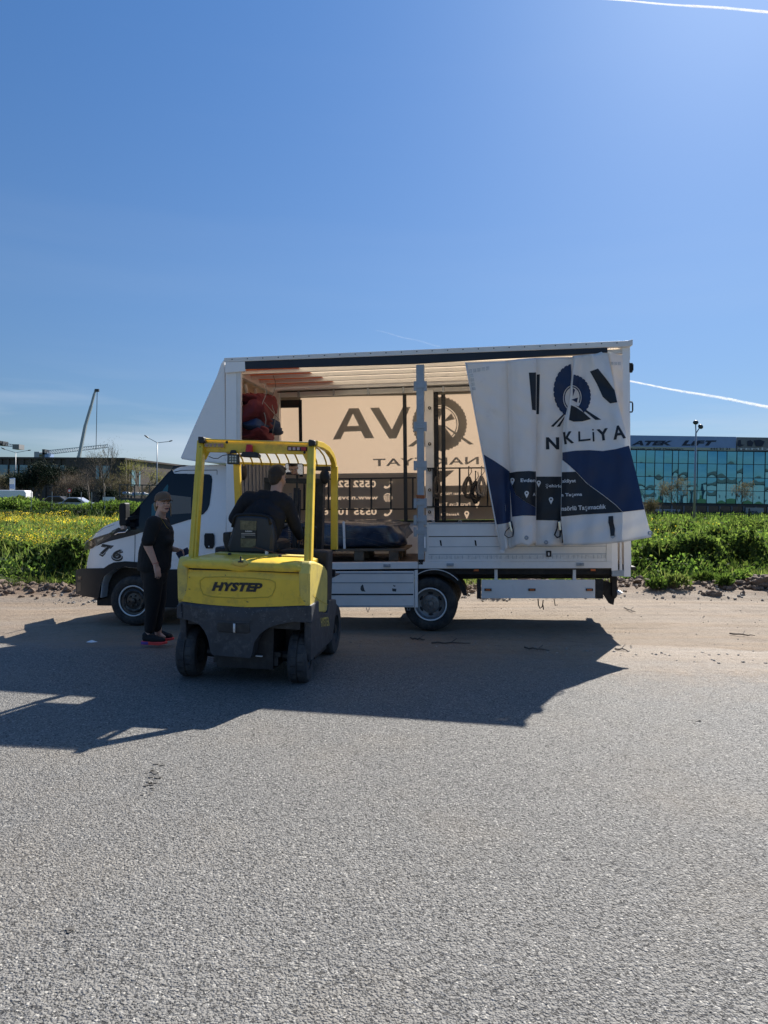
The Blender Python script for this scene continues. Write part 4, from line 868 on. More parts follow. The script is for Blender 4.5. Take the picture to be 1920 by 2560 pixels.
# door handle
dh = cabdec('door_handle', [[(514, 1333), (534, 1333), (537, 1339), (537, 1362), (533, 1371), (516, 1371), (511.6, 1362), (511.6, 1339)]], M['plas'], .016); cabdec('key_cover', [ell(523.5, 1366, 1.8, 2, 10)], M['print'], .020, None, dh)
# number 76
for (t_, bx) in (('7', (251, 1360, 281, 1390)), ('6', (281, 1371, 307, 1400))):
    cabdec('number_print', text_loops(t_, bx[0] - 1.5, bx[1] + 1, bx[2] + 1.5, bx[3] + 3.5, bold=.06, rot=10, shear=.1), M['blk'], .004, None); cabdec('number_print', text_loops(t_, bx[0], bx[1], bx[2] - 1, bx[3] - 1, bold=.05, rot=10, shear=.1), M['print'], .006, None); cabdec('number_print', text_loops(t_, bx[0] + 1.2, bx[1] + 1.4, bx[2] - 2.2, bx[3] - 2.4, bold=.03, rot=10, shear=.1), M['blk'], .008, None)
# wing mirror
ym = -.12
mb = MB(); pp(mb, [(296, 1266), (299, 1259), (311, 1256.5), (313, 1260), (313, 1296), (316, 1312), (300, 1316), (297, 1310)], ym, ym + .14); wm = mb.build('wing_mirror', M['plas'], truck, bevel=.015)
mb = MB(); mb.bar(T(314, 1297, ym + .07), C(345, 1292, -.02), .05, .05); mb.bar(T(312, 1310, ym + .07), C(335, 1312, -.02), .05, .06); mb.build('mirror_arm', M['plas'], wm)
plate('indicator_lens', [(299, 1313), (310, 1312), (311, 1322), (302, 1324)], ym + .01, ym + .09, mat('clear_lens', (.55, .40, .33), .2), wm)
mb = MB(); mb.tube([C(290, 1336, .03), C(300, 1332, .05), C(318, 1330, .05), C(323, 1323, .04)], .008, 6); mb.build('mirror_bracket', M['chrome'], truck)

# ---- near side curtain, pushed to the rear end and flaring out at the hem
US = .3617
def upx(u, v): return 1040 + u * US, 840 + v * US
def col_at(c, v):
    for i in range(len(c) - 1):
        if v <= c[i + 1][0] or i == len(c) - 2:
            a, b = c[i], c[i + 1]; t = (v - a[0]) / (b[0] - a[0]); return a[1] + (b[1] - a[1]) * t, a[2] + (b[2] - a[2]) * t
def cr_interp(us, ys, u):
    if u <= us[0]: return ys[0]
    if u >= us[-1]: return ys[-1]
    for i in range(len(us) - 1):
        if u <= us[i + 1]:
            t = (u - us[i]) / (us[i + 1] - us[i] + 1e-9); p0 = ys[max(i - 1, 0)]; p1 = ys[i]; p2 = ys[i + 1]; p3 = ys[min(i + 2, len(ys) - 1)]
            return .5 * (2 * p1 + (p2 - p0) * t + (2 * p0 - 5 * p1 + 4 * p2 - p3) * t * t + (3 * p1 - p0 - 3 * p2 + p3) * t ** 3)
def panel_y(cols, u, v):
    k = [col_at(c, v) for c in cols]
    o = cr_interp([a for a, b in k], [b for a, b in k], u)
    amp = .6 + .6 * min(1, max(0, (v - 100) / 900)); o += .010 * max(0, min(1, (u - 1080) / 200)) * sin(u * .045 - v * .028 + 1.5 * sin(v * .011)) * max(0, 1 - v / 900) + .006 * sin(v * .055 - u * .035) * max(0, 1 - abs(v - 500) / 500)
    return o + amp * (.010 * sin(u * .021 + v * .004 + sin(v * .006)) + .006 * sin(u * .05 + v * .012) + .004 * sin(v * .03 + u * .01)) + .012 * sin(v * .045 + u * .02) * max(0, 1 - abs(v - 1330) / 120.)
# columns: (v, u, outward offset in metres)
PA = [[(183, 345, .03), (1500, 590, .10)], [(181, 420, .04), (1490, 608, .13)], [(178, 500, .045), (1480, 620, .17)], [(175, 570, .05), (1470, 632, .16)], [(172, 612, .04), (1470, 640, .10)], [(170, 632, .02), (1468, 662, .09)]]
PB = [[(170, 632, .03), (1468, 660, .12)], [(166, 660, .10), (1450, 690, .22)], [(160, 700, .15), (1440, 735, .27)], [(156, 745, .16), (1452, 775, .27)], [(153, 790, .15), (1436, 805, .25)], [(152, 815, .12), (1432, 822, .20)], [(151, 832, .08), (1430, 830, .16)]]
PC = [[(151, 826, .03), (1450, 822, .07)], [(150, 880, .05), (1452, 870, .10)], [(148, 940, .04), (1452, 930, .11)], [(146, 990, .03), (1452, 985, .09)], [(145, 1090, .02), (400, 1060, .04), (1452, 1030, .08)]]
PD = [[(140, 1082, .05), (260, 1080, .10), (440, 1060, .13), (600, 1020, .15), (800, 1010, .16), (1240, 1000, .20), (1448, 1020, .22)], [(136, 1100, .10), (600, 1045, .20), (1446, 1045, .27)], [(134, 1118, .07), (600, 1075, .17), (1446, 1080, .30)],
      [(130, 1150, .03), (440, 1120, .07), (1446, 1160, .34)], [(128, 1180, .08), (440, 1180, .10), (1442, 1240, .42)], [(124, 1215, .13), (350, 1260, .12), (1436, 1330, .47)], [(124, 1240, .07), (350, 1310, .13), (1425, 1430, .56)], [(110, 1280, .05), (350, 1350, .16), (1408, 1520, .64)], [(92, 1320, .02), (440, 1390, .20), (760, 1475, .33), (1200, 1580, .58), (1390, 1629, .70)]]
PE = [[(125, 1225, .010), (760, 1400, .014)], [(112, 1270, .04), (760, 1410, .03)], [(104, 1310, .02), (760, 1420, .02)], [(112, 1345, .06), (760, 1426, .03)], [(125, 1385, .02), (760, 1430, .012)], [(132, 1425, .012), (760, 1436, .012)]]
def panel_mesh(cols, nu, nv, name, m, parent):
    V = []; 
    for j in range(nv + 1):
        s_ = j / nv
        for i in range(nu + 1):
            t = i / nu * (len(cols) - 1); k = min(int(t), len(cols) - 2); fr = t - k; c0_, c1_ = cols[k], cols[k + 1]
            v = (c0_[0][0] * (1 - fr) + c1_[0][0] * fr) * (1 - s_) + (c0_[-1][0] * (1 - fr) + c1_[-1][0] * fr) * s_
            u0_, y0_ = col_at(c0_, v); u1_, y1_ = col_at(c1_, v); u = u0_ * (1 - fr) + u1_ * fr
            V.append(T(*upx(u, v), -panel_y(cols, u, v)))
    n = nu + 1; Fs = [(j * n + i, j * n + i + 1, (j + 1) * n + i + 1, (j + 1) * n + i) for j in range(nv) for i in range(nu)]
    return V, Fs, n, nv + 1
VV = []; FF = []; edges = []
for cols, nu, nv in ((PA, 30, 60), (PB, 36, 60), (PC, 24, 60), (PD, 72, 60)):
    V, Fs, n, m_ = panel_mesh(cols, nu, nv, '', None, None); b0 = len(VV); VV += [tuple(v) for v in V]; FF += [tuple(i + b0 for i in f) for f in Fs]
    edges.append(([b0 + j * n for j in range(m_)], [b0 + j * n + n - 1 for j in range(m_)]))
for a_, b_ in ((0, 1), (1, 2), (2, 3)):
    r_, l_ = edges[a_][1], edges[b_][0]; FF += [(r_[j], l_[j], l_[j + 1], r_[j + 1]) for j in range(60)]
me = bpy.data.meshes.new('near_curtain'); me.from_pydata(VV, [], FF); me.update()
nc = link('near_curtain', me, M['tarpw'], truck, smooth=True, auto=50); sm = nc.modifiers.new('thick', 'SOLIDIFY'); sm.thickness = .003; sm.offset = 1
V, Fs, n, m_ = panel_mesh(PE, 40, 50, '', None, None); me = bpy.data.meshes.new('curtain_end'); me.from_pydata([tuple(v) for v in V], [], Fs); me.update(); ce = link('curtain_end', me, M['tarpw'], truck, smooth=True)
def cd(name, cols, loops, m, off=.006, cell=12, clip=None, parent=None):
    def fn(u, v): 
        p = T(*upx(u, v), -panel_y(cols, u, v) - off); return p
    return drape(name, loops, fn, m, parent or nc, cell, clip)
Cut = lambda u0, u1, v0, v1, side: [((u0, v0), ((v1 - v0) * side, -(u1 - u0) * side))]
cd('navy_print', PA, [[(463.5, 817), (540, 862), (605, 905), (648, 938), (654, 1289), (600, 1297), (555, 1303), (510, 1070)]], M['navy'])
cd('navy_print', PB, [[(646, 1000), (690, 1098), (760, 1148), (828, 1185), (828, 1243), (740, 1240), (664, 1249)]], M['navy']); cd('black_print', PB, [[(645, 946), (700, 937), (780, 933), (829, 937), (828, 1184), (760, 1147), (690, 1097), (646, 998)]], M['tarpblk'])
cd('black_print', PC, [[(826, 972), (1015, 972), (1020, 1276), (824, 1272)]], M['tarpblk'])
cd('black_print', PD, [[(1008, 941), (1104, 938), (1180, 1020), (1290, 1100), (1375, 1166), (1428, 1217), (1300, 1226), (1150, 1234), (1003, 1248)]], M['tarpblk'])
cd('navy_print', PD, [[(1012, 805), (1100, 793), (1200, 789), (1290, 795), (1380, 782), (1470, 758), (1475, 765), (1530, 980), (1578, 1199), (1430, 1216), (1378, 1163), (1292, 1096), (1183, 1017), (1106, 937), (1060, 895), (1012, 857)]], M['navy'])
cd('letter_print', PB, [[(780, 253), (830, 252), (829, 515), (803, 510)]], M['tarpblk']); cd('letter_print', PC, [[(834, 266), (856, 265), (850, 541), (830, 540)]], M['tarpblk'])
cd('letter_print', PD, [[(1202, 245), (1228, 236), (1258, 225), (1310, 290), (1373, 375), (1391, 458), (1341, 466), (1290, 420), (1250, 330)]], M['tarpblk'])
# tyre emblem, folded down its middle
def toothed(cx_, cy_, rx, ry, a0, a1, n):
    o = []
    for k in range(n * 4 + 1):
        a = radians(a0 + (a1 - a0) * k / (n * 4)); d = 0 if k % 4 < 3 else .035; o.append((cx_ + rx * (1 - d) * cos(a), cy_ + ry * (1 - d) * sin(a)))
    return o
left = toothed(1090, 378, 140, 186, 262, 110, 12)
cd('emblem_print', PC, [left + ell(1088, 430, 72, 92, 14, 110, 262)], M['navy'], clip=Cut(1081, 1058, 140, 560, 1), off=.008)
cd('emblem_print', PC, [ell(1086, 430, 64, 84, 16, 100, 268) + ell(1086, 430, 57, 76, 16, 268, 100)[::1]], M['navy'], clip=Cut(1081, 1058, 140, 560, 1), off=.008)
right = toothed(1085, 415, 124, 148, -88, 52, 12)
cd('emblem_print', PD, [right + ell(1080, 425, 64, 84, 14, 46, -88)], M['navy'], clip=None)
cd('emblem_print', PD, [ell(1080, 425, 58, 78, 16, -88, 30) + ell(1080, 425, 51, 70, 16, 30, -88)], M['navy'])
cd('emblem_print', PD, [[(1075, 440), (1120, 425), (1112, 460)]], M['navy']); cd('emblem_print', PD, [[(1085, 360), (1100, 372), (1084, 420)]], M['navy'])
cd('road_print', PD, [[(1072, 478), (1110, 495), (1160, 530), (1210, 574), (1150, 590), (1090, 592), (1058, 580)]], M['tarpblk']); cd('road_print', PD, [[(1100, 478), (1160, 500), (1280, 578), (1240, 580), (1180, 530)]], M['tarpblk'])
cd('road_print', PC, [[(1030, 528), (1026, 545), (950, 628), (932, 624)]], M['tarpblk']); cd('road_print', PC, [[(1026, 556), (1022, 575), (995, 626), (972, 628)]], M['tarpblk'])
cd('letter_print', PC, text_loops('N', 898, 700, 990, 784, bold=.05), M['tarpblk'])
cd('letter_print', PD, [[(1121, 660), (1134, 659), (1136, 716), (1206, 709), (1207, 721), (1123, 730)]], M['tarpblk']); cd('letter_print', PD, [[(1219, 664), (1231, 663), (1234, 728), (1222, 730)], ell(1223, 648, 6, 6, 10)], M['tarpblk'])
for ch, bx in (('K', (1020, 660, 1088, 745)), ('Y', (1252, 640, 1332, 722)), ('A', (1358, 618, 1446, 712))):
    cd('letter_print', PD, text_loops(ch, *bx, bold=.036, rot=-8), M['tarpblk'])
cd('slogan_print', PB, text_loops('Evden', 723, 985, 826, 1010, bold=.022), M['print'], .009, None); cd('slogan_print', PC, text_loops('Şehirle', 896, 1024, 1008, 1054, bold=.022, rot=2), M['print'], .009, None)
cd('slogan_print', PD, text_loops('akliyat', 1010, 989, 1105, 1020, bold=.022, rot=-2), M['print'], .009, None, ); cd('slogan_print', PD, text_loops('a Taşıma', 1004, 1085, 1148, 1114, bold=.022, rot=-2), M['print'], .009, None); cd('slogan_print', PD, text_loops('nsörlü Taşımacılık', 1006, 1170, 1313, 1212, bold=.022, rot=-3), M['print'], .009, None)
cd('slogan_print', PB, text_loops('A', 808, 1084, 826, 1106, bold=.02), M['print'], .009, None)
for (cl_, u, v) in ((PB, 666, 1003), (PB, 765, 1093), (PC, 848, 1020), (PC, 933, 1136)): cd('pin_print', cl_, pin(u, v, 2.35 if u != 848 else 2.2), M['print'], .009, None)
for k, v in enumerate((212, 217, 222, 227, 231)): cd('reflective_patch', PA, [[(483 - k * 30, v), (507 - k * 30, v - 3), (507 - k * 30, v + 23), (483 - k * 30, v + 26)]], M['reflect'], .005)
for k in range(4): cd('reflective_patch', PA, [[(370 + k * 5, 262 + 30 * k), (394 + k * 5, 260 + 30 * k), (398 + k * 5, 284 + 30 * k), (374 + k * 5, 286 + 30 * k)]], M['reflect'], .005)
for k in range(4): cd('reflective_patch', PE, [[(1320 + k * 25, 180), (1340 + k * 25, 179), (1340 + k * 25, 200), (1320 + k * 25, 202)]], M['reflect'], .006, parent=ce)
# edge rod, grommets, straps
mb = MB(); mb.tube([T(*upx(343 + 247 * k / 8, 183 + 1317 * k / 8), -.05 - .07 * k / 8) for k in range(9)], .009, 8); mb.build('edge_rod', M['alu'], nc, smooth=True)
plate('rod_foot', [(1250, 1374), (1263, 1376), (1261, 1384), (1251, 1383)], -.14, -.10, M['alu'], nc)
for (cl_, u, v) in ((PB, 763, 1394), (PC, 900, 1426), (PD, 1618, 1362)):
    mb = MB(); p = T(*upx(u, v), -panel_y(cl_, u, v) - .004); mb.lathe([(.008, -.002), (.014, -.008), (.026, -.006), (.028, .002)], p, (0, 1, 0), 16); mb.build('grommet', M['steel'], nc, smooth=True)
cd('hem_strap', PD, [[(1330, 1246), (1362, 1243), (1365, 1290), (1375, 1330), (1372, 1380), (1345, 1382), (1338, 1320), (1330, 1290)]], M['tarpblk'], .014); cd('strap_plate', PD, [[(1342, 1376), (1378, 1372), (1378, 1388), (1360, 1400), (1346, 1394)]], M['steel'], .010)
def strap(pts, base, m=M['tarpblk'], r=.006): mb = MB(); mb.tube([T(*upx(u, v), -base - o) for u, v, o in pts], r, 6); return mb.build('strap_loop', m, nc, smooth=True)
strap([(655, 1285, .02), (650, 1320, .03), (620, 1350, .04), (612, 1375, .04), (640, 1395, .04), (668, 1385, .03), (672, 1340, .02), (655, 1300, .02)], .13); strap([(660, 1280, .02), (672, 1340, .03), (680, 1400, .04), (688, 1430, .04)], .14)
strap([(985, 1270, .02), (975, 1330, .03), (958, 1375, .04), (975, 1393, .04), (995, 1385, .04), (998, 1340, .03), (990, 1290, .02)], .12, r=.010); strap([(990, 1275, .02), (1005, 1340, .05), (1015, 1400, .05), (1012, 1430, .05)], .14, r=.008)
plate('buckle', [(1271, 1305), (1276, 1304), (1281, 1329), (1277, 1330)], -.22, -.20, M['chrome'], nc); plate('buckle', [(1395, 1304), (1401, 1303), (1403, 1325), (1398, 1326)], -.27, -.25, M['chrome'], nc)

# ================================================================ LOAD and things hanging in the bay
def world(o): o.matrix_world = TF.m
def tthing(name, label, cat, p, group=None):
    o = bpy.data.objects.new(name, None); COL.objects.link(o); o.matrix_world = TF.m @ Matrix.Translation(p); return tag(o, label, cat, group)
M['wrapb'] = mat('blue_quilt', (.014, .032, .070), .3, coat=.5, var=.5, vs=9, bump=.6, bs=7, dirt=(.06, .07, .085), da=.35, ds=5)
def lump(x0, x1, y0, y1, z0, z1, amp=.02, n=40, m=20, ex=.35, seed=0):
    vs = []; c = Vector(((x0 + x1) / 2, (y0 + y1) / 2, (z0 + z1) / 2)); h = Vector(((x1 - x0) / 2, (y1 - y0) / 2, (z1 - z0) / 2)); mb = MB(); mb.ball((0, 0, 0), 1, n, m)
    sg_ = lambda a: (abs(a) ** ex) * (1 if a >= 0 else -1)
    for v in mb.v:
        q = Vector((sg_(v[0]) if ex else v[0], sg_(v[1]), sg_(v[2]))); q = Vector((q.x * h.x, q.y * h.y, q.z * h.z))
        f_ = float(snoise(q.x * 5 + seed, q.z * 9 + q.y * 4, 1.5)) * amp; vs.append(q * (1 + f_ / max(h.z, .05)))
    mb.v = [tuple(v) for v in vs]; return mb, c
yl = .55
a = T(690, 1376, yl); b = T(1006, 1303, yl)
pz = T(900, 1372, yl).z
ca = tthing('wrapped_bundle', 'dark blue quilted bundle wrapped in clear stretch film on the pallet', 'bundle', ((a.x + b.x) / 2, yl + .5, pz + .002))
mb, c = lump(a.x - (a.x + b.x) / 2, b.x - (a.x + b.x) / 2, -.5, .5, 0, b.z - pz, .02, 64, 28); mb.v = [(x, y, z + (b.z - pz) / 2) for x, y, z in mb.v]; mb.build('quilt', M['wrapb'], ca, smooth=True)
mb = MB(); s0 = T(858, 1310, yl).x - (a.x + b.x) / 2; hz = (b.z - pz); mb.prism([Vector((s0, -.515, .0)), Vector((s0 + .035, -.515, .0)), Vector((s0 + .025, -.505, hz)), Vector((s0 - .01, -.505, hz))], (0, .012, 0)); mb.build('strap', M['print'], ca)
M['film'] = mat('stretch_film', (.20, .19, .17), .15, coat=1.)
mb = MB(); random.seed(5)
for k in range(34):
    x0_ = random.uniform(-.9, .75); z0_ = random.uniform(.12, hz - .01); p = Vector((x0_, -.513 + .03 * (z0_ / hz) ** 6, z0_)); q = p + Vector((random.uniform(.2, .5), 0, random.uniform(-.14, .02)))
    if q.x < .85: mb.bar(p, q, .002, .003)
fcr = mb.build('film_crease', M['film'], ca); fcr['kind'] = 'stuff'
pb_ = tthing('pallet', 'flat wooden pallet with block feet under the wrapped bundle', 'pallet', ((a.x + b.x) / 2, yl, zfl - .03)); hx = (b.x - a.x) / 2
zt = pz - zfl + .03; MB().box(-hx, hx + .03, -.01, 1.0, zt - .035, zt).build('deck_board', M['wood'], pb_, bevel=.004)
for px in (897, 984, 760):
    q = T(px, 1390, yl).x - (a.x + b.x) / 2
    for yy in (0, .45, .9): MB().box(q - .07, q + .07, yy, yy + .09, .002, zt - .036).build('block', M['wood'], pb_, bevel=.004)
# moving blankets tied on the bulkhead
M['redb'] = mat('red_blanket', (.15, .020, .026), .9, var=.4, vs=5, bump=.5, bs=9); M['blueb'] = mat('blue_blanket', (.020, .045, .11), .9, var=.4, vs=5, bump=.5, bs=9); M['rope'] = mat('rope', (.14, .12, .10), .9, var=.3, vs=60, bump=.4, bs=90); M['ropew'] = mat('pale_rope', (.30, .28, .26), .9, var=.3, vs=60, bump=.4, bs=90)
def hang(name, label, cat, pxr, y0, y1, m, seed, group, bulge=.05):
    (ax, ay, bx, by) = pxr; ym_ = (y0 + y1) / 2; p = T(ax, ay, y0); q = T(bx, by, y1); z1_, z0_ = T((ax + bx) / 2, ay, ym_).z, T((ax + bx) / 2, by, ym_).z
    root = bpy.data.objects.new(name, None); COL.objects.link(root); root.matrix_world = TF.m @ Matrix.Translation((xf + .26, ym_, (z0_ + z1_) / 2)); tag(root, label, cat, group)
    mb, c = lump(-.17, .17, -(y1 - y0) / 2, (y1 - y0) / 2, -(z1_ - z0_) / 2, (z1_ - z0_) / 2, bulge, 40, 24, .5, seed); mb.build('cloth', m, root, smooth=True)
    return root
hang('folded_blanket', 'red moving blanket bundle, topmost of the pile at front of load bay', 'blanket', (600, 990, 670, 1060), .2, 1.05, M['redb'], 1, 'moving blankets tied to the bulkhead', .09)
hang('folded_blanket', 'dark blue moving blanket bundle under the red one', 'blanket', (600, 1050, 675, 1080), .2, 1.12, M['blueb'], 4, 'moving blankets tied to the bulkhead')
hang('folded_blanket', 'dark red folded blanket at the bottom of the pile', 'blanket', (600, 1076, 670, 1102), .2, 1.05, M['redb'], 8, 'moving blankets tied to the bulkhead')
rp = tthing('tie_rope', 'thin rope tied around the red and blue blankets', 'rope', (xf + .45, 0, 0))
mb = MB()
for (p1, p2, yy) in (((607, 960), (611, 1098), .35), ((645, 940), (652, 1098), .8)):
    P1, P2 = T(*p1, yy), T(*p2, yy); mb.tube([(.0 + .03 * sin(k), yy + .03 * sin(k * .7), P1.z + (P2.z - P1.z) * k / 12) for k in range(13)], .007, 6)
mb.tube([(.02, .3 + k * .09, T(620, 1010, .4).z - .02 * k) for k in range(9)], .006, 6); mb.build('strand', M['ropew'], rp, smooth=True)
for i, (p1, p2) in enumerate((((676, 1010), (668, 1060)), ((682, 1012), (674, 1060)))):
    st = tthing('pole', ('white pole with red cap leaning in front corner of load bay', 'second white pole with red tip beside the first one')[i], 'pole', T(*p2, 1.5), 'white poles in the load bay')
    d = T(*p1, 1.6) - T(*p2, 1.5); MB().tube([(0, 0, 0), d], .014, 8).build('shaft', M['print'], st, smooth=True); MB().tube([d, d * 1.12], .024, 8).build('cap', M['red'], st)
# coiled ropes on the cage
def coil(px, py0, py1, wpx, m, lab, sd):
    random.seed(sd); yy = yk - .06; top = T(px, py0, yy); o = tthing('coiled_rope', lab, 'rope', top, 'coiled ropes hung on the cage rail'); H = top.z - T(px, py1, yy).z; w_ = (T(px + wpx, py0, yy) - top).x / 2
    mb = MB()
    for k in range(8):
        ph = random.uniform(-.6, .6); pts = []
        ww = w_ * random.uniform(.8, 1.7); hh = H * random.uniform(.55, .72); off = random.uniform(-.015, .015)
        for j in range(19):
            a_ = 2 * pi * j / 18; sq = .28 + .72 * ((1 - cos(a_)) / 2) ** .8
            pts.append((off + ww * sin(a_) * sq, -.012 * k + .02 + .01 * sin(a_ + ph), -H * .30 - hh * (1 - cos(a_)) / 2))
        mb.tube(pts, .0115, 6, False)
    mb.tube([(0, .06, .01), (.01, .02, .015), (.005, -.02, -.02), (0, -.02, -H * .32)], .009, 6); mb.tube([(0, -.02, -H * .30), (.05, -.01, -H * .15), (.04, .03, .0)], .007, 6); mb.build('loops', m, o, smooth=True)
    mb = MB()
    for k in range(4): mb.tube([(w_ * .42 * cos(t) + .0, -.025 + .045 * sin(t), -H * .33 - k * .018) for t in [2 * pi * j / 12 for j in range(13)]], .0085, 6, False)
    mb.build('wrap', m, o, smooth=True)
coil(1093, 1169, 1246, 13, M['rope'], 'small dark coiled rope just right of the steel middle post', 1)
coil(1171, 1168, 1248, 22, M['rope'], 'thick dark coiled rope, leftmost of the three hung together', 2)
coil(1188, 1180, 1257, 18, mat('black_rope', (.035, .035, .036), .9, var=.3, vs=60), 'black coiled rope hanging lowest between two other ropes', 3)
coil(1203, 1168, 1243, 20, M['ropew'], 'pale grey coiled rope nearest to the open curtain', 4)

# ================================================================ FORKLIFT
GF = Frame(at(600, 1716, 6.25), 7.8, -.7)
G = GF.L
def GX(px, py, xc):
    """meets the ray with the local plane x = xc"""
    d = ray(px, py); t = (xc - (EYE - GF.o).dot(GF.x)) / d.dot(GF.x); P = EYE + d * t - GF.o
    return Vector((xc, P.dot(GF.y), P.dot(GF.z)))
fk = thing('forklift', 'worn yellow and dark grey electric forklift seen from behind with a driver in the seat', 'forklift', GF.m)
M['yel'] = mat('yellow_paint', (.80, .535, .038), .42, var=.10, vs=4, dirt=(.30, .21, .05), da=.36, ds=5, bump=.03, bs=20, coat=.25)
M['yelf'] = mat('faded_yellow_plastic', (.68, .53, .12), .5, var=.12, vs=5, dirt=(.30, .25, .12), da=.4, ds=6)
M['cw'] = mat('dark_grey_casting', (.040, .046, .056), .55, var=.35, vs=6, dirt=(.13, .13, .13), da=.36, ds=16, bump=.15, bs=25)
M['cwl'] = mat('bare_casting', (.13, .14, .15), .6, var=.4, vs=30)
M['fblk'] = mat('worn_black_steel', (.012, .014, .018), .5, var=.3, dirt=(.05, .05, .05), da=.4, ds=10)
M['rubg'] = mat('grey_solid_tyre', (.042, .044, .048), .85, var=.3, vs=14, dirt=(.10, .095, .085), da=.42, ds=9, bump=.35, bs=45)
def gplate(name, pts, y0, y1, m, parent=fk, bevel=.006):
    mb = MB(); mb.prism([G(px, py, y0) for px, py in pts], (0, y1 - y0, 0)); return mb.build(name, m, parent, bevel=bevel)
def gdec(name, loops, yy, m, parent=fk, **k): return drape(name, loops, lambda x, y: G(x, y, yy(x) if callable(yy) else yy), m, parent, None, smooth=False, **k)
bulge = lambda px: -.035 * (1 - ((px - 610) / 165) ** 2)
# counterweight: rows of a rounded rear skin, closed at the sides
def skin(name, top, bot, m, y0, y1, n=26, drop=0., parent=fk):
    """top, bot: functions px -> py; the rear face bulges"""
    mb = MB(); V = []; x0, x1 = 446, 775
    rows = 8
    for j in range(rows + 1):
        for i in range(n + 1):
            px = x0 + (x1 - x0) * i / n; t = j / rows; py = top(px) * (1 - t) + bot(px) * t; e = min(i, n - i) / n
            yb = y0 + bulge(px) + (.05 * max(0, 1 - e / .045) ** 2) + (.015 * max(0, 1 - j / 1.0) ** 2)
            V.append(G(px, py, yb))
    nn = n + 1; Fs = [(j * nn + i, (j + 1) * nn + i, (j + 1) * nn + i + 1, j * nn + i + 1) for j in range(rows) for i in range(n)]
    ring = [i for i in range(nn)] + [j * nn + n for j in range(1, rows + 1)] + [rows * nn + i for i in range(n - 1, -1, -1)] + [j * nn for j in range(rows - 1, 0, -1)]
    b0 = len(V)
    for i in ring: v = V[i]; V.append(Vector((v.x, y1, v.z)))
    k = len(ring)
    for a in range(k): Fs.append((ring[a], ring[(a + 1) % k], b0 + (a + 1) % k, b0 + a))
    mb.add(V, Fs); return mb.build(name, m, parent, smooth=True, auto=40)
ip = lambda pts: (lambda px: float(np.interp(px, [p[0] for p in pts], [p[1] for p in pts])))
ytop = ip([(446, 1424), (614, 1428), (775, 1435)]); ybot = ip([(446, 1502), (490, 1508), (531, 1512.5), (614, 1518), (697, 1516), (775, 1512.5)])
cbot = ip([(446, 1545), (473, 1551), (497, 1560), (513, 1580), (522, 1605), (527, 1637), (629, 1646), (633, 1610), (650, 1584), (672, 1569), (697, 1561), (735, 1554), (775, 1557)])
yp = skin('rear_panel', ytop, ybot, M['yel'], 0., .45)
cw = skin('counterweight', ybot, cbot, M['cw'], -.008, .55, n=66)
gplate('counterweight_lug', [(440, 1514), (452, 1508), (456, 1549), (441, 1546)], -.02, .3, M['cw'], cw, .012)
gplate('counterweight_lug', [(762, 1514), (778, 1513), (779, 1560), (764, 1557)], .0, .3, M['cw'], cw, .012)
# embossed field, lettering, tow pocket
path = [(512, 1443), (560, 1442), (640, 1446), (676, 1450), (688, 1456), (688, 1470), (680, 1488), (670, 1493), (600, 1496), (530, 1492), (508, 1486), (501, 1470), (500, 1452), (512, 1443)]
def emboss(pts):
    d = []
    for i in range(len(pts) - 1):
        for t in np.linspace(0, 1, 6)[:-1]: x = pts[i][0] * (1 - t) + pts[i + 1][0] * t; y = pts[i][1] * (1 - t) + pts[i + 1][1] * t; d.append(G(x, y, bulge(x) - .001))
    d.append(d[0]); MB().tube(d, .0045, 6, False).build('panel_groove', M['yelg'], yp, smooth=True)
M['yelg'] = mat('dark_yellow', (.52, .38, .04), .6)  # darker yellow for the embossed outline, scratches, cover crease and necklace
emboss(path)
gdec('name_print', text_loops('HYSTEP', 529, 1456, 656, 1479, bold=.062, shear=.28, rot=1.4, spacing=1.05), lambda x: bulge(x) - .005, M['fblk'], yp)
random.seed(11)
for k in range(16):
    x = random.choice((random.uniform(450, 480), random.uniform(740, 770), random.uniform(560, 770))); y = random.uniform(1438, 1505); a, b = random.uniform(.6, 5), random.uniform(.5, 1.6)
    gdec('paint_chip', [[(x - a, y - b * .3), (x - a * .2, y - b), (x + a, y + b * .2), (x + a * .3, y + b)]], lambda q: bulge(q) - .004, M['cw'], yp)
for k in range(26):
    x = random.uniform(700, 768) if k < 18 else random.uniform(450, 700); y = random.uniform(1478, 1500) if k < 18 else random.uniform(1440, 1500); h_ = random.uniform(4, 16) if k < 18 else random.uniform(.8, 2); w_ = random.uniform(.25, .6) if k < 18 else random.uniform(4, 10)
    gdec('scratch', [[(x, y), (x + w_, y + .2), (x + w_ * .8, y + h_), (x, y + h_ * .9)]], lambda q: bulge(q) - .0035, M['yelg'], yp)
for k in range(60):
    x = random.uniform(446, 772); y = random.uniform(1522, 1556) if random.random() < .6 else random.uniform(1515, 1535); w_, h_ = random.uniform(.6, 5), random.uniform(.4, 2.2)
    if x > 640 or y < 1545: gdec('scratch', [[(x, y), (x + w_, y - h_ * .5), (x + w_ * .9, y + h_ * .4), (x + w_ * .2, y + h_)]], lambda q: bulge(q) - .016, M['cwl'], cw)
gplate('tow_pocket', [(544, 1556), (622, 1558), (625, 1580), (618, 1584), (546, 1580), (541, 1572)], -.052, .0, M['fblk'], cw); mb = MB(); p = G(585.5, 1559, -.065); q = G(585.5, 1581, -.065); mb.tube([p, q], .010, 10); mb.build('tow_pin', M['alu'], cw, smooth=True)
gdec('tow_pocket_lip', [[(538, 1553), (626, 1555), (628, 1558), (540, 1556)]], -.054, M['cw'], cw)
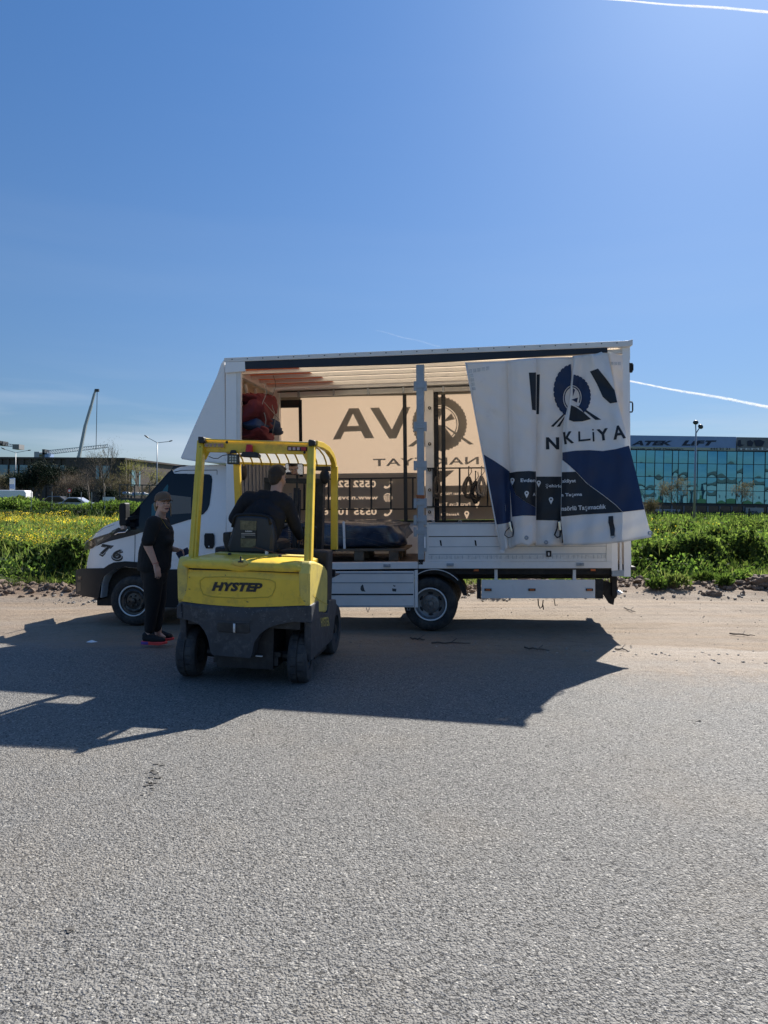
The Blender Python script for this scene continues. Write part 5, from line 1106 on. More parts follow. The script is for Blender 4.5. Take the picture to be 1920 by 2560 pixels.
# lid over the battery
mb = MB(); lid = []
for (dy, dz) in ((-.035, 0), (-.045, .03), (-.035, .062), (.0, .078), (.10, .088), (.60, .088), (.62, .0)): lid.append((dy, dz))
xl, xr_ = G(456, 1420, 0).x, G(755, 1430, 0).x; z0l = G(600, 1424, 0).z
V = []; n = 24
for i in range(n + 1):
    x = xl + (xr_ - xl) * i / n; e = min(i, n - i); ins = (.022, .006, 0)[min(e, 2)]
    for (dy, dz) in lid: V.append((x, dy + ins * 1.2 if dy < .1 else dy, z0l + (dz - ins * .8 if dz > 0 else dz + ins * .5) - .012 * max(0, 1 - abs(i - 11.5) / 2.5) * (dy < 0)))
k = len(lid); Fs = [(i * k + j, i * k + (j + 1) % k, (i + 1) * k + (j + 1) % k, (i + 1) * k + j) for i in range(n) for j in range(k)] + [tuple(range(k))[::-1], tuple(n * k + j for j in range(k))]
ld = MB().add(V, Fs).build('battery_lid', M['yel'], fk, smooth=True, auto=50)
gplate('lid_gap', [(462, 1420), (750, 1428), (752, 1436), (460, 1427)], .012, .5, M['fblk'])
for px in (467, 607, 735): gplate('lid_foot', [(px - 8, 1423), (px + 12, 1423.5), (px + 12, 1431), (px - 8, 1430.5)], -.004, .05, M['yel'], ld)
mb = MB(); p = G(600, 1407, -.04); mb.ball(p, (.075, .03, .035), 20, 10); mb.build('latch_scoop', M['yelf'], ld, smooth=True)
mb = MB(); p = G(601, 1404, -.08); mb.box(p.x - .022, p.x + .022, p.y - .005, p.y + .03, p.z - .008, p.z + .004); mb.box(p.x - .006, p.x + .006, p.y, p.y + .015, p.z, p.z + .045); mb.build('latch', M['fblk'], ld, bevel=.003)
mb = MB(); mb.box(xl + .12, xr_ - .06, .45, .60, z0l + .088, z0l + .102); mb.build('hinge_plate', M['yelf'], ld, bevel=.004)
mb = MB()
for x in (xl + .28, xr_ - .32): MB().lathe([(0, .02), (.014, .018), (.018, 0)], (x, .42, z0l + .09), (0, 0, 1), 10).build('lid_knob', M['fblk'], ld)
# right and left flanks
xR = G(776, 1520, .03).x; xL = G(446, 1520, .03).x; xC = (xR + xL) / 2
def flank(name, pts, xc, dx, m, parent=fk, bevel=.01, mirror=False):
    mb = MB(); P = [GX(px, py, xR) for px, py in pts]
    if mirror: P = [Vector((2 * xC - p.x, p.y, p.z)) for p in P]; dx = -dx
    P = [p + Vector((xc, 0, 0)) if not mirror else p - Vector((xc, 0, 0)) for p in P]
    mb.prism(P, (dx, 0, 0)); return mb.build(name, m, parent, bevel=bevel)
fpts = [(774, 1434), (777, 1410), (779, 1403), (791, 1404.5), (803, 1409), (812, 1415), (818, 1425), (819.5, 1438), (819, 1515), (817.5, 1529), (814, 1531.5), (777, 1533), (774, 1512)]
cpts = [(777, 1534), (819, 1532), (823, 1500), (840, 1498), (842, 1515), (836, 1560), (832, 1598), (822, 1609), (778, 1652), (777, 1600)]
for mir in (False, True):
    s = flank('side_cover', fpts, .0, -.10, M['yelf'], mirror=mir, bevel=.02); c_ = flank('chassis_side', cpts, .0, -.06, M['cw'], mirror=mir)
mp_ = lambda x, y: GX(x, y, xR) + Vector((.004, 0, 0))
drape('name_print', text_loops('HYSTER', 801, 1543, 822, 1566, bold=.02, shear=.1, rot=-8), mp_, M['yelf'], c_, None, smooth=False)
drape('cover_crease', [[(783, 1485), (795, 1498), (810, 1507), (819, 1511), (819, 1512), (809, 1508.5), (794, 1499.5), (782, 1486)]], mp_, M['yelg'], s, None, smooth=False)
yF = GX(832, 1560, xR).y                                      # front of the chassis
mb = MB(); mb.box(xC - .26, xC + .26, .10, 1.5, .14, .60); mb.box(xL + .06, xR - .06, .50, yF, .16, z0l); mb.box(xL + .09, xR - .09, .04, .55, .52, z0l - .02); mb.build('chassis', M['fblk'], fk)
mb = MB(); mb.tube([(xL + .2, .27, .235), (xR - .2, .27, .235)], .05, 10); mb.box(xC - .3, xC + .3, .12, .34, .17, .25); mb.bar((xC - .3, .16, .30), (xC + .32, .14, .27), .03, .04); mb.build('steer_axle', M['fblk'], fk)
MB().obox(G(648, 1640, .06), (.06, .02, .008)).build('axle_plate', M['alu'], fk)
# cowl ahead of the seat
mb = MB(); mb.box(xL + .03, xR - .02, yF - .22, yF + .02, .45, G(836, 1374, yF).z); mb.box(xL + .05, xR - .05, .7, yF, z0l - .12, z0l - .02); mb.build('front_cowl', M['fblk'], fk, bevel=.02)
# wheels
def solid(cx_, cy_, R, w_, hub, side):
    o = bpy.data.objects.new('wheel', None); COL.objects.link(o); o.parent = fk; o.location = (cx_, cy_, R)
    prof = [(hub, -w_ / 2), (R - .025, -w_ / 2 - .004), (R - .006, -w_ / 2 + .012), (R, -w_ / 2 + .03)]
    prof += [(R, -.006), (R - .010, -.004), (R - .010, .004), (R, .006)] + [(R, w_ / 2 - .03), (R - .006, w_ / 2 - .012), (R - .025, w_ / 2 + .004), (hub, w_ / 2)]
    V = MB(); V.lathe(prof, (0, 0, 0), (1, 0, 0), 64, True); t_ = V.build('tyre', M['rubg'], o, smooth=True, auto=35)
    for k in range(18):                                       # tread cuts from both shoulders
        for sd in (-1, 1):
            a = 2 * pi * (k + (.5 if sd > 0 else 0)) / 18; Rm = Matrix.Rotation(a, 3, 'X'); c = Rm @ Vector((sd * (w_ / 2 - .050), 0, R - .004)); MB().obox(c, (.050, .008, .0096), Rm).build('tread_cut', M['blk'], t_)
    mb = MB(); mb.lathe([(hub + .005, side * w_ / 2 * .9), (hub - .01, side * w_ / 2 * .8), (hub * .7, side * w_ / 2 * .45), (0, side * w_ / 2 * .4)], (0, 0, 0), (1, 0, 0), 24); mb.lathe([(.05, side * w_ * .2), (.045, side * w_ / 2 * .95), (0, side * w_ / 2)], (0, 0, 0), (1, 0, 0), 16); mb.build('rim', M['fblk'], o, smooth=True, auto=30)
    return o
wl = G(458, 1630, .06).x; wrx = G(738, 1640, .06).x
solid(wl + .0, .27, .232, .165, .11, -1).rotation_euler = (0, 0, radians(4)); solid(wrx, .27, .232, .165, .11, 1).rotation_euler = (0, 0, radians(4))
solid(xR - .165, 1.50, .27, .20, .15, 1); solid(xL + .165, 1.50, .27, .20, .15, -1)
# overhead guard: posts lean forward, the roof slopes down to the front pillars
YB = .74
pl0, pl1 = G(483, 1397, .10), G(504, 1104, YB + .03); pr0, pr1 = G(771, 1412, .10), G(780, 1108, YB + .03)
for (a, b) in ((pl0, pl1), (pr0, pr1)):
    mb = MB(); mb.bar(a - Vector((0, .0, .03)), b, .068, .075, (0, 1, 0)); po = mb.build('guard_post', M['yel'], fk, bevel=.008)
    d = (b - a); mb = MB(); mb.bar(a + d * .01 + Vector((0, -.040, .0)), a + d * .93 + Vector((0, -.040, .0)), .022, .008, (0, 1, 0)); mb.build('post_rib', M['yel'], po, bevel=.003)
mb = MB(); mb.prism([G(500, 1096.5, YB), G(788, 1106, YB), G(786, 1134, YB), G(762, 1136, YB), G(520, 1130, YB), G(502, 1130, YB)], (0, .05, 0)); gb = mb.build('guard_beam', M['yel'], fk, bevel=.006)
MB().bar(G(503, 1098, YB - .02), G(786, 1107.5, YB - .02), .012, .012).build('beam_lip', M['yel'], gb)
for (pts) in ([(494, 1091), (509, 1092), (511, 1107), (495, 1108)], [(770, 1100), (774, 1098), (787, 1101), (787, 1113), (771, 1116)]): gplate('corner_cap', pts, YB - .06, YB + .01, M['fblk'], gb, .01)
def gusset(a): mb = MB(); mb.prism([G(x, y, YB + .01) for x, y in a], (0, .02, 0)); mb.build('gusset', M['yel'], gb)
gusset([(512, 1128), (524, 1128), (513, 1150)]); gusset([(770, 1130), (748, 1130), (757, 1137), (766, 1155), (770, 1185)])
YP = 1.45
rail = [G(788, 1109, YB + .03), G(803, 1113, .96), G(818, 1123, 1.16), G(829, 1139, 1.33), G(834, 1154, 1.41), G(836, 1170, YP)]
railL = []
lr, lf_ = G(504, 1106, YB + .03), G(592, 1170, YP)
for p in rail: t_ = (p.y - rail[0].y) / (rail[-1].y - rail[0].y); railL.append(Vector((lr.x + (lf_.x - lr.x) * t_, p.y, p.z + .012)))
for R_, ft in ((rail, G(836, 1374, YP)), (railL, G(601, 1374, YP))):
    mb = MB()
    for i in range(len(R_) - 1): mb.bar(R_[i], R_[i + 1] + (R_[i + 1] - R_[i]) * .08, .05, .06)
    mb.bar(R_[-1] + Vector((0, 0, .02)), ft, .07, .06, (0, 1, 0)); mb.build('guard_side', M['yel'], fk, bevel=.006)
mb = MB(); mb.bar(railL[-1] + Vector((0, 0, .02)), rail[-1] + Vector((0, 0, .02)), .035, .025); mb.build('guard_crossbar', M['yel'], fk, bevel=.004)
for k in range(10):
    f_ = (k + .8) / 10.6; MB().tube([a_.lerp(b_, f_) - Vector((0, 0, .005)) for a_, b_ in zip(railL, rail)], .009, 6).build('guard_rib', M['yel'], fk, smooth=True)
M['sheet'] = mat('rain_cover', (.42, .43, .44), .5, transl=.3, tcol=(.6, .6, .58))
mb = MB(); q0 = [a_.lerp(b_, .04) + Vector((0, 0, .016)) for a_, b_ in zip(railL, rail)]; q1 = [a_.lerp(b_, .96) + Vector((0, 0, .016)) for a_, b_ in zip(railL, rail)]
n_ = len(q0); mb.add(q0 + q1, [(i, i + 1, n_ + i + 1, n_ + i) for i in range(n_ - 1)]); mb.build('rain_cover', M['sheet'], fk)
# lamps on the beam
for (x0, x1, y0, faded) in ((510, 560, 1107, True), (718, 767, 1115.5, False)):
    col = mat('faded_lens' if faded else 'tail_lens', (.42, .20, .16) if faded else (.35, .01, .02), .35)
    y1 = y0 + 11; tl_ = gplate('tail_lamp', [(x0, y0), (x1, y0 + 1.4), (x1, y1 + 1.4), (x0, y1)], YB - .025, YB, M['fblk'] if not faded else M['yelf'], gb, .004)
    for k in range(3 if not faded else 4):
        w_ = (x1 - x0 - 5) / (4.2 if not faded else 4.4); a = x0 + 3 + k * w_ * 1.02; q = mat('lens_cell', (.5, .38, .38), .4) if not faded else mat('lens_cell', (.36, .24, .20), .5)
        gplate('lens', rect(a, y0 + 2.6, a + w_ * .62, y1 - 1.2), YB - .032, YB - .024, q, tl_, 0)
    gplate('lens', rect(x1 - (14 if not faded else 8), y0 + 2, x1 - 2, y1), YB - .030, YB - .024, col, tl_, 0); gplate('lens', rect(x0 + 2, y0 + 1.8, x1 - 2, y0 + 3.2), YB - .029, YB - .024, col, tl_, 0)
mb = MB(); p = G(623, 1130, YB - .05); mb.lathe([(0, .075), (.026, .072), (.033, .062), (.038, .0)], p, (0, 0, 1), 20); bc = mb.build('beacon', M['red'], fk, smooth=True, auto=40)
gplate('beacon_base', [(606, 1129), (638, 1130), (646, 1137), (645, 1144), (604, 1142), (600, 1139)], YB - .09, YB, M['fblk'], bc)
mb = MB(); wl_ = gplate('work_lamp', [(568, 1134), (596, 1135.5), (596, 1161), (567.5, 1160)], YB - .05, YB - .005, M['fblk']); gdec('lamp_glass', [[(570.5, 1137), (593.5, 1138), (593.5, 1158.5), (570.5, 1157.5)]], YB - .054, mat('lamp_lens', (.09, .10, .10), .15), wl_)
mb = MB()
for i in range(3):
    for j in range(3):
        p = G(575.5 + i * 6.5, 1141.5 + j * 6.3, YB - .058); mb.lathe([(0, -.004), (.008, -.003), (.010, .001)], p, (0, 1, 0), 10)
LC = mb.build('lamp_cell', mat('lamp_cell', (.55, .54, .48), .25, metal=.3), wl_); LC['kind'] = 'stuff'
gplate('lamp_mount', [(577, 1125), (588, 1125), (592, 1134), (573, 1134)], YB - .03, YB - .01, M['fblk'], wl_)
MB().tube([G(568, 1137, YB - .02), G(556, 1139, YB - .02), G(545, 1146, YB - .02), G(534, 1146, YB - .02), G(522, 1141, YB - .02)], .004, 5).build('cable', M['blk'], fk, smooth=True)
MB().tube([G(596, 1139, YB - .02), G(603, 1142, YB - .02), G(600, 1134, YB - .02), G(596, 1136, YB - .02)], .003, 5).build('cable', M['blk'], fk, smooth=True)
for (x, y) in ((567, 1105.5), (761, 1131.5)):
    p = G(x, y, YB - .004); MB().lathe([(0, 0), (.013, .0), (.013, .004)], p, (0, 1, 0), 12).build('bolt_hole', M['blk'], gb)
for (x, y) in ((500.5, 1118), (499, 1137), (778.5, 1126), (778, 1146), (541, 1113), (760, 1121)):
    p = G(x, y, YB - .045 if x in (500.5, 499, 778.5, 778) else YB - .006); MB().lathe([(0, -.006), (.007, -.005), (.008, .004)], p, (0, 1, 0), 8).build('bolt', M['fblk'], fk)
# mast
zm = G(733, 1197, 1.62).z; xm = xC
for sx in (-1, 1):
    mb = MB(); mb.box(xm + sx * .30 - .035, xm + sx * .30 + .035, 1.60, 1.72, .10, zm); mb.box(xm + sx * .225 - .03, xm + sx * .225 + .03, 1.66, 1.78, .12, zm - .02); mb.build('mast_channel', M['fblk'], fk, bevel=.006)
    for k in range(26): pass
mb = MB(); mb.box(xm - .33, xm + .33, 1.58, 1.64, zm - .05, zm + .005); mb.build('mast_crossbar', M['fblk'], fk, bevel=.004); MB().box(xm - .33, xm + .33, 1.62, 1.66, .45, .55).build('mast_crossbar', M['fblk'], fk)
mb = MB(); pcx = G(740, 1250, 1.62).x; mb.tube([(pcx, 1.64, .2), (pcx, 1.64, zm - .10)], .035, 12); mb.tube([(pcx + .05, 1.60, .3), (pcx + .05, 1.60, zm - .12)], .012, 8); mb.build('lift_cylinder', M['fblk'], fk, smooth=True)
mb = MB()
for k in range(40): z = .75 + k * (zm - .15 - .75) / 40; mb.box(pcx - .075, pcx - .045, 1.60, 1.615, z, z + .014)
mb.build('lift_chain', M['rim'], fk)['kind'] = 'stuff'
mb = MB(); mb.tube([G(742, 1168, 1.18), G(743, 1200, 1.25), G(741, 1290, 1.25)], .012, 8); mb.build('mirror_stalk', M['fblk'], fk)
mb = MB()
for sx in (-1, 1): mb.box(xm + sx * .26 - .05, xm + sx * .26 + .05, 1.82, 1.86, .72, 1.2); mb.prism([Vector((xm + sx * .26 - .05, 1.82, .72)), Vector((xm + sx * .26 - .05, 2.80, .72)), Vector((xm + sx * .26 - .05, 2.80, .73)), Vector((xm + sx * .26 - .05, 1.82, .765))], (.10, 0, 0))
mb.build('forks', M['fblk'], fk); MB().box(xm - .45, xm + .45, 1.79, 1.83, .80, .88).build('carriage', M['fblk'], fk); MB().box(xm - .45, xm + .45, 1.79, 1.83, 1.08, 1.15).build('carriage', M['fblk'], fk)
# front lamp housing hanging on the right pillar
mb = MB(); c = G(812, 1192, 1.22); mb.ball(c, (.055, .06, .078), 18, 10); mb.build('front_lamp', M['plas'], fk, smooth=True)
gplate('lamp_bracket', [(786, 1166), (826, 1166), (826, 1178), (786, 1176)], 1.22, 1.25, M['fblk'])
# seat
sy = .56
mb = MB(); outl = [(586, 1291), (592, 1286), (620, 1284), (655, 1287), (672, 1290), (676, 1300), (682, 1322), (684, 1345), (682, 1388), (572, 1386), (566, 1365), (572, 1345), (578, 1325), (583, 1305)]
st = gplate('seat', outl, sy, sy + .16, mat('seat_vinyl', (.018, .023, .034), .4, var=.2), fk, .035)
MB().tube([G(x, y, sy + .01) for x, y in ((581, 1318), (585, 1296), (592, 1288), (620, 1286), (655, 1288), (671, 1292), (677, 1312))], .014, 8).build('seat_rim', M['plas'], st, smooth=True)
gplate('armrest', [(556, 1331), (574, 1330), (577, 1345), (573, 1388), (565, 1386), (556, 1352)], sy + .1, sy + .22, M['fblk'], st, .02)
zs = z0l + .10; mb = MB(); mb.box(G(572, 1380, sy).x, G(684, 1380, sy).x, sy + .1, sy + .62, zs, zs + .12); mb.build('seat_cushion', M['fblk'], st, bevel=.04)
gplate('label_plate', [(600, 1301), (641, 1303), (639, 1369), (602, 1368)], sy - .006, sy + .01, mat('seat_label', (.14, .13, .08), .35, metal=.3, var=.5, vs=30), st, 0)
gplate('label_band', [(600.3, 1324), (641, 1326), (641, 1347), (600.8, 1346)], sy - .009, sy - .005, M['fblk'], st, 0); gdec('label_print', text_loops('NSSIN', 613, 1326.5, 630, 1330, bold=.03), sy - .011, M['print'], st)
for y in (1333, 1337, 1342): gdec('label_print', [[(603, y), (638 if y < 1340 else 612, y + .3), (638 if y < 1340 else 612, y + 1.1), (603, y + .8)]], sy - .011, M['alu'], st)
mb = MB(); p = G(636, 1375, sy + .0); mb.tube([G(634, 1366, .5), G(660, 1375, .48), G(700, 1385, .5), G(730, 1390, .52)], .006, 6); mb.build('seat_belt', mat('belt', (.10, .045, .03), .7), fk)
mb = MB(); p = G(667, 1384, .5); mb.box(p.x - .012, p.x + .012, .48, .51, p.z - .03, p.z + .03); mb.build('belt_buckle', M['alu'], fk)
# steering column and levers
sc = Vector((xC - .05, 1.12, 1.42)); mb = MB(); mb.tube([(xC - .05, 1.25, 1.0), sc], .025, 10); mb.build('steering_column', M['fblk'], fk)
ax = Vector((0, -.5, .86)).normalized(); a_ = Vector((1, 0, 0)); b_ = ax.cross(a_); MB().tube([sc + (a_ * cos(t) + b_ * sin(t)) * .16 for t in [2 * pi * k / 24 for k in range(25)]], .014, 8, False).build('steering_wheel', M['fblk'], fk, smooth=True)
for k in range(3):
    x = xC + .26 + .06 * k; l = MB().tube([(x, 1.15, 1.1), (x, 1.08, 1.36)], .008, 6).build('lever', M['fblk'], fk); MB().ball((x, 1.08, 1.37), .018, 10, 6).build('lever_knob', M['fblk'], l, smooth=True)

# ================================================================ PEOPLE
def cap_tube(mb, p0, p1, r0, r1, n=14, sq=1., up=None):
    """closed tapered capsule; sq flattens the section along the local 'b' axis"""
    p0, p1 = Vector(p0), Vector(p1); d = (p1 - p0); L_ = d.length
    if L_ < 1e-6: mb.ball(p0, r0, n, 8); return
    t = d / L_; a = t.orthogonal().normalized() if up is None else (Vector(up) - t * Vector(up).dot(t)).normalized(); b = t.cross(a)
    rings = [(p0 - t * r0 * cos(q), r0 * sin(q)) for q in (.35, .8, 1.2)] + [(p0, r0), (p0.lerp(p1, .33), r0 * .67 + r1 * .33), (p0.lerp(p1, .67), r0 * .33 + r1 * .67), (p1, r1)] + [(p1 + t * r1 * cos(q), r1 * sin(q)) for q in (1.2, .8, .35)]
    V = [p0 - t * r0] ; 
    for c, r in rings:
        for k in range(n): an = 2 * pi * k / n; V.append(c + a * cos(an) * r + b * sin(an) * r * sq)
    V.append(p1 + t * r1); m = len(rings); F_ = [(0, 1 + (k + 1) % n, 1 + k) for k in range(n)]
    for i in range(m - 1):
        for k in range(n): k2 = (k + 1) % n; o = 1 + i * n; F_.append((o + k, o + k2, o + n + k2, o + n + k))
    o = 1 + (m - 1) * n; F_ += [(o + k, o + (k + 1) % n, len(V) - 1) for k in range(n)]
    mb.add(V, F_)
def remesh(mb, voxel, smooth=4, fac=.5, fold=0., fs=14., seed=0):
    me = mb.mesh('tmp'); bm = bmesh.new(); bm.from_mesh(me); bmesh.ops.recalc_face_normals(bm, faces=bm.faces); bm.to_mesh(me); bm.free()
    o = bpy.data.objects.new('tmp', me); COL.objects.link(o); r = o.modifiers.new('r', 'REMESH'); r.mode = 'VOXEL'; r.voxel_size = voxel
    s = o.modifiers.new('s', 'SMOOTH'); s.iterations = smooth; s.factor = fac
    dg = bpy.context.evaluated_depsgraph_get(); out = bpy.data.meshes.new_from_object(o.evaluated_get(dg)); bpy.data.objects.remove(o); bpy.data.meshes.remove(me)
    if fold:
        n = len(out.vertices); co = np.empty(n * 3, np.float32); no = np.empty(n * 3, np.float32); out.vertices.foreach_get('co', co); out.vertices.foreach_get('normal', no); co = co.reshape(-1, 3); no = no.reshape(-1, 3)
        f_ = snoise(co[:, 0] + co[:, 2] * .35 + seed, co[:, 1] * 1.2 + co[:, 2] * .8, fs) * .7 + .3 * snoise(co[:, 2] * 1.4 + seed, co[:, 0], fs * 1.7)
        co += no * (f_ * fold)[:, None]; out.vertices.foreach_set('co', co.ravel()); out.update()
    return out
M['skin'] = mat('skin', (.62, .38, .29), .5, var=.10, vs=30); M['skinb'] = mat('driver_skin', (.48, .29, .21), .5, var=.1, vs=30)
M['hairb'] = mat('brown_hair', (.020, .013, .010), .45, var=.5, vs=60, bump=.6, bs=120); M['hairl'] = mat('blond_hair', (.30, .22, .13), .5, var=.3, vs=60, bump=.5, bs=120)
M['shirt'] = mat('black_cotton', (.010, .011, .012), .9, var=.2, vs=10); M['trs'] = mat('black_trousers', (.010, .011, .013), .85, var=.2, vs=10); M['navyj'] = mat('navy_jumper', (.005, .008, .016), .85, var=.25, vs=8, bump=.1, bs=90)
def head_parts(mb, c, R, s=1.):
    """solid head about c; R turns +x (face) and z (up); s scale"""
    def b(x, y, z, rx, ry, rz): mb.ball(c + R @ (Vector((x, y, z)) * s), (rx * s, ry * s, rz * s), 18, 12, R)
    b(-.012, 0, .035, .093, .076, .088); b(.012, 0, -.010, .078, .066, .080); b(.030, 0, -.060, .052, .050, .046); b(.060, 0, -.088, .022, .026, .020)
    b(.060, .030, -.030, .025, .024, .026); b(.060, -.030, -.030, .025, .024, .026); b(.078, 0, .022, .014, .045, .012)
    cap_tube(mb, c + R @ (Vector((.084, 0, .012)) * s), c + R @ (Vector((.104, 0, -.022)) * s), .008 * s, .013 * s, 10)
    b(.088, 0, -.054, .010, .022, .007); b(.087, 0, -.064, .010, .020, .007)
    b(-.004, .076, -.006, .018, .008, .030); b(-.004, -.076, -.006, .018, .008, .030)
def face_parts(c, R, s, parent, lip, brow):
    w_ = mat('eye_white', (.6, .58, .55), .2); d = mat('iris', (.03, .02, .015), .15); lp = mat('lips', lip, .4); br = mat('brow', brow, .7)
    for sg_ in (-1, 1):
        mb = MB(); mb.ball(c + R @ (Vector((.078, sg_ * .031, .004)) * s), (.009 * s, .0135 * s, .0065 * s), 12, 8, R); e_ = mb.build('eye', w_, parent, smooth=True)
        mb = MB(); mb.ball(c + R @ (Vector((.0845, sg_ * .031, .004)) * s), (.0035 * s, .0055 * s, .0055 * s), 10, 6, R); mb.build('iris', d, e_, smooth=True)
        mb = MB(); cap_tube(mb, c + R @ (Vector((.088, sg_ * .016, .021)) * s), c + R @ (Vector((.076, sg_ * .050, .022)) * s), .0048 * s, .003 * s, 8); mb.build('eyebrow', br, parent, smooth=True)
    mb = MB(); cap_tube(mb, c + R @ (Vector((.092, -.021, -.060)) * s), c + R @ (Vector((.092, .021, -.060)) * s), .0045 * s, .0045 * s, 8); cap_tube(mb, c + R @ (Vector((.096, -.010, -.058)) * s), c + R @ (Vector((.096, .010, -.058)) * s), .006 * s, .006 * s, 8); mb.build('lips', lp, parent, smooth=True)
def hand(mb, wrist, d, side, up, s=1., curl=.5, palmn=None):
    """wrist point, d pointing to the fingers, side: thumb direction, up: back of the hand; curl bends away from up"""
    d = Vector(d).normalized(); side = (Vector(side) - d * Vector(side).dot(d)).normalized(); nrm = d.cross(side) if up is None else Vector(up)
    nrm = (nrm - d * nrm.dot(d) - side * nrm.dot(side)); nrm = nrm.normalized() if nrm.length > 1e-3 else d.cross(side)
    wrist = Vector(wrist)
    for k in range(4): cap_tube(mb, wrist + side * (k - 1.5) * .012 * s, wrist + d * (.088 - .004 * abs(k - 1)) * s + side * (1.5 - k) * -.020 * s, .015 * s, .0115 * s, 10)
    for k, ln in enumerate((.058, .072, .078, .068)):          # little .. index, from -side to +side
        b = wrist + d * .085 * s + side * (k - 1.5) * .0205 * s; dd = (d + side * (k - 1.5) * .06).normalized(); pts = [b]; a = curl * .35
        for j, q in enumerate((.45, .30, .25)):
            dd2 = (dd * cos(a) - nrm * sin(a)); pts.append(pts[-1] + dd2 * ln * q * s); a += curl * .6
        for j in range(3): cap_tube(mb, pts[j], pts[j + 1], (.0088 - .0009 * j) * s, (.0083 - .001 * j) * s, 8)
    b = wrist + d * .028 * s + side * .026 * s; t1 = b + (d * .7 + side * .55 - nrm * .25 * (1 + curl)) * .040 * s; t2 = t1 + (d * .95 + side * .1 - nrm * .3 * (1 + curl)) * .030 * s
    cap_tube(mb, b, t1, .013 * s, .0105 * s, 8); cap_tube(mb, t1, t2, .0105 * s, .0085 * s, 8)

# ---- woman in black, standing beside the cab
Pf = gnd(386, 1610, 0.); wo_ = thing('person', 'woman in tan cap and black clothes standing by the truck cab, holding a phone', 'person', Matrix.Translation(Vector((Pf.x, Pf.y, 0))))
def Wp(px, py, dy=0.): p = aty(px, py, Pf.y + dy); return p - Vector((Pf.x, Pf.y, 0))
hc = Wp(408, 1260, -.02)
yaw_h = radians(-50); Rh = Matrix.Rotation(yaw_h, 3, 'Z') @ Matrix.Rotation(radians(-5), 3, 'Y')
sh_n, sh_f = Wp(381, 1306, -.17), Wp(408, 1304, .17)
el_n, wr_n = Wp(370, 1365, -.24), Wp(389, 1411, -.22)
el_f, wr_f = Wp(418, 1370, .20), Wp(439, 1374, .10)
mb = MB()
head_parts(mb, hc, Rh, .97)
cap_tube(mb, Wp(401, 1290), hc + Vector((-.012, 0, -.05)), .058, .050, 16)
pel = Wp(386, 1425); chest = Wp(396, 1330)
cap_tube(mb, pel, Wp(390, 1380), .14, .135, 20, 1.25, (1, 0, 0)); cap_tube(mb, Wp(390, 1380), chest, .135, .12, 20, 1.3, (1, 0, 0)); cap_tube(mb, sh_n, sh_f, .062, .062, 14)
cap_tube(mb, sh_n, el_n, .056, .047); cap_tube(mb, el_n, wr_n, .045, .029); cap_tube(mb, sh_f, el_f, .056, .045); cap_tube(mb, el_f, wr_f, .042, .028)
kn_n, an_n = Wp(381, 1505, -.06), Wp(370, 1592, -.02); kn_f, an_f = Wp(398, 1500, .09), Wp(395, 1584, .14)
for hp, k_, a_ in ((Wp(383, 1430, -.08), kn_n, an_n), (Wp(392, 1430, .08), kn_f, an_f)): cap_tube(mb, hp, k_, .088, .056); cap_tube(mb, k_, a_, .052, .036)
cap_tube(mb, an_n, an_n + Vector((.07, 0, -.045)), .030, .02); cap_tube(mb, an_f, an_f + Vector((.07, 0, -.04)), .030, .02)
hand(mb, wr_n, Wp(397, 1441, -.23) - wr_n, (.5, .75, 0), (0, -1, 0), 1.0, .35)
hand(mb, wr_f, (.9, -.25, -.25), (0, -.5, .8), (0, .7, .6), .98, .9)
link('body', remesh(mb, .0062, 3, .5), M['skin'], wo_, smooth=True)
face_parts(hc, Rh, .97, wo_, (.26, .07, .06), (.10, .06, .04))
# top
mb = MB(); cap_tube(mb, Wp(386, 1414), Wp(389, 1375), .182, .178, 24, 1.2, (1, 0, 0)); cap_tube(mb, Wp(389, 1375), Wp(399, 1335), .176, .156, 24, 1.22, (1, 0, 0)); cap_tube(mb, Wp(402, 1340), Wp(398, 1312), .13, .085, 20, 1.5, (1, 0, 0))
cap_tube(mb, Wp(410, 1345, -.06), Wp(412, 1352, -.07), .085, .085); cap_tube(mb, Wp(414, 1345, .06), Wp(416, 1352, .07), .085, .085)
cap_tube(mb, sh_n + Vector((0, .03, -.02)), sh_f + Vector((0, -.03, -.02)), .082, .078, 16); cap_tube(mb, sh_n + Vector((.01, 0, -.01)), Wp(371, 1352, -.24), .084, .074, 18); cap_tube(mb, sh_f, Wp(416, 1352, .2), .078, .075, 16)
tp = remesh(mb, .009, 3, .5, .011, 9.); bm = bmesh.new(); bm.from_mesh(tp)
zh = Wp(386, 1423).z; bmesh.ops.bisect_plane(bm, geom=bm.verts[:] + bm.edges[:] + bm.faces[:], plane_co=(0, 0, zh), plane_no=(0, .05, -1), clear_outer=True)
bm.to_mesh(tp); bm.free(); o = link('top', tp, M['shirt'], wo_, smooth=True)
# sleeve hem cut is the tube's own end; the neckline dips at the front
mb = MB(); 
for hp, k_, a_, dd in ((Wp(384, 1432, -.075), kn_n, Wp(374, 1572, -.02), 0), (Wp(392, 1432, .075), kn_f, Wp(390, 1568, .10), 0)): cap_tube(mb, hp, k_, .122, .082, 18); cap_tube(mb, k_, a_, .080, .060, 16)
cap_tube(mb, Wp(386, 1412), Wp(386, 1436), .155, .15, 22, 1.15, (1, 0, 0)); 
tr2 = remesh(mb, .009, 4, .5, .006, 10., 5); bm = bmesh.new(); bm.from_mesh(tr2)
for (co, no) in ((Wp(370, 1584), (0, 0, -1)),): bmesh.ops.bisect_plane(bm, geom=bm.verts[:] + bm.edges[:] + bm.faces[:], plane_co=co, plane_no=no, clear_outer=True)
bm.to_mesh(tr2); bm.free(); link('trousers', tr2, M['trs'], wo_, smooth=True)
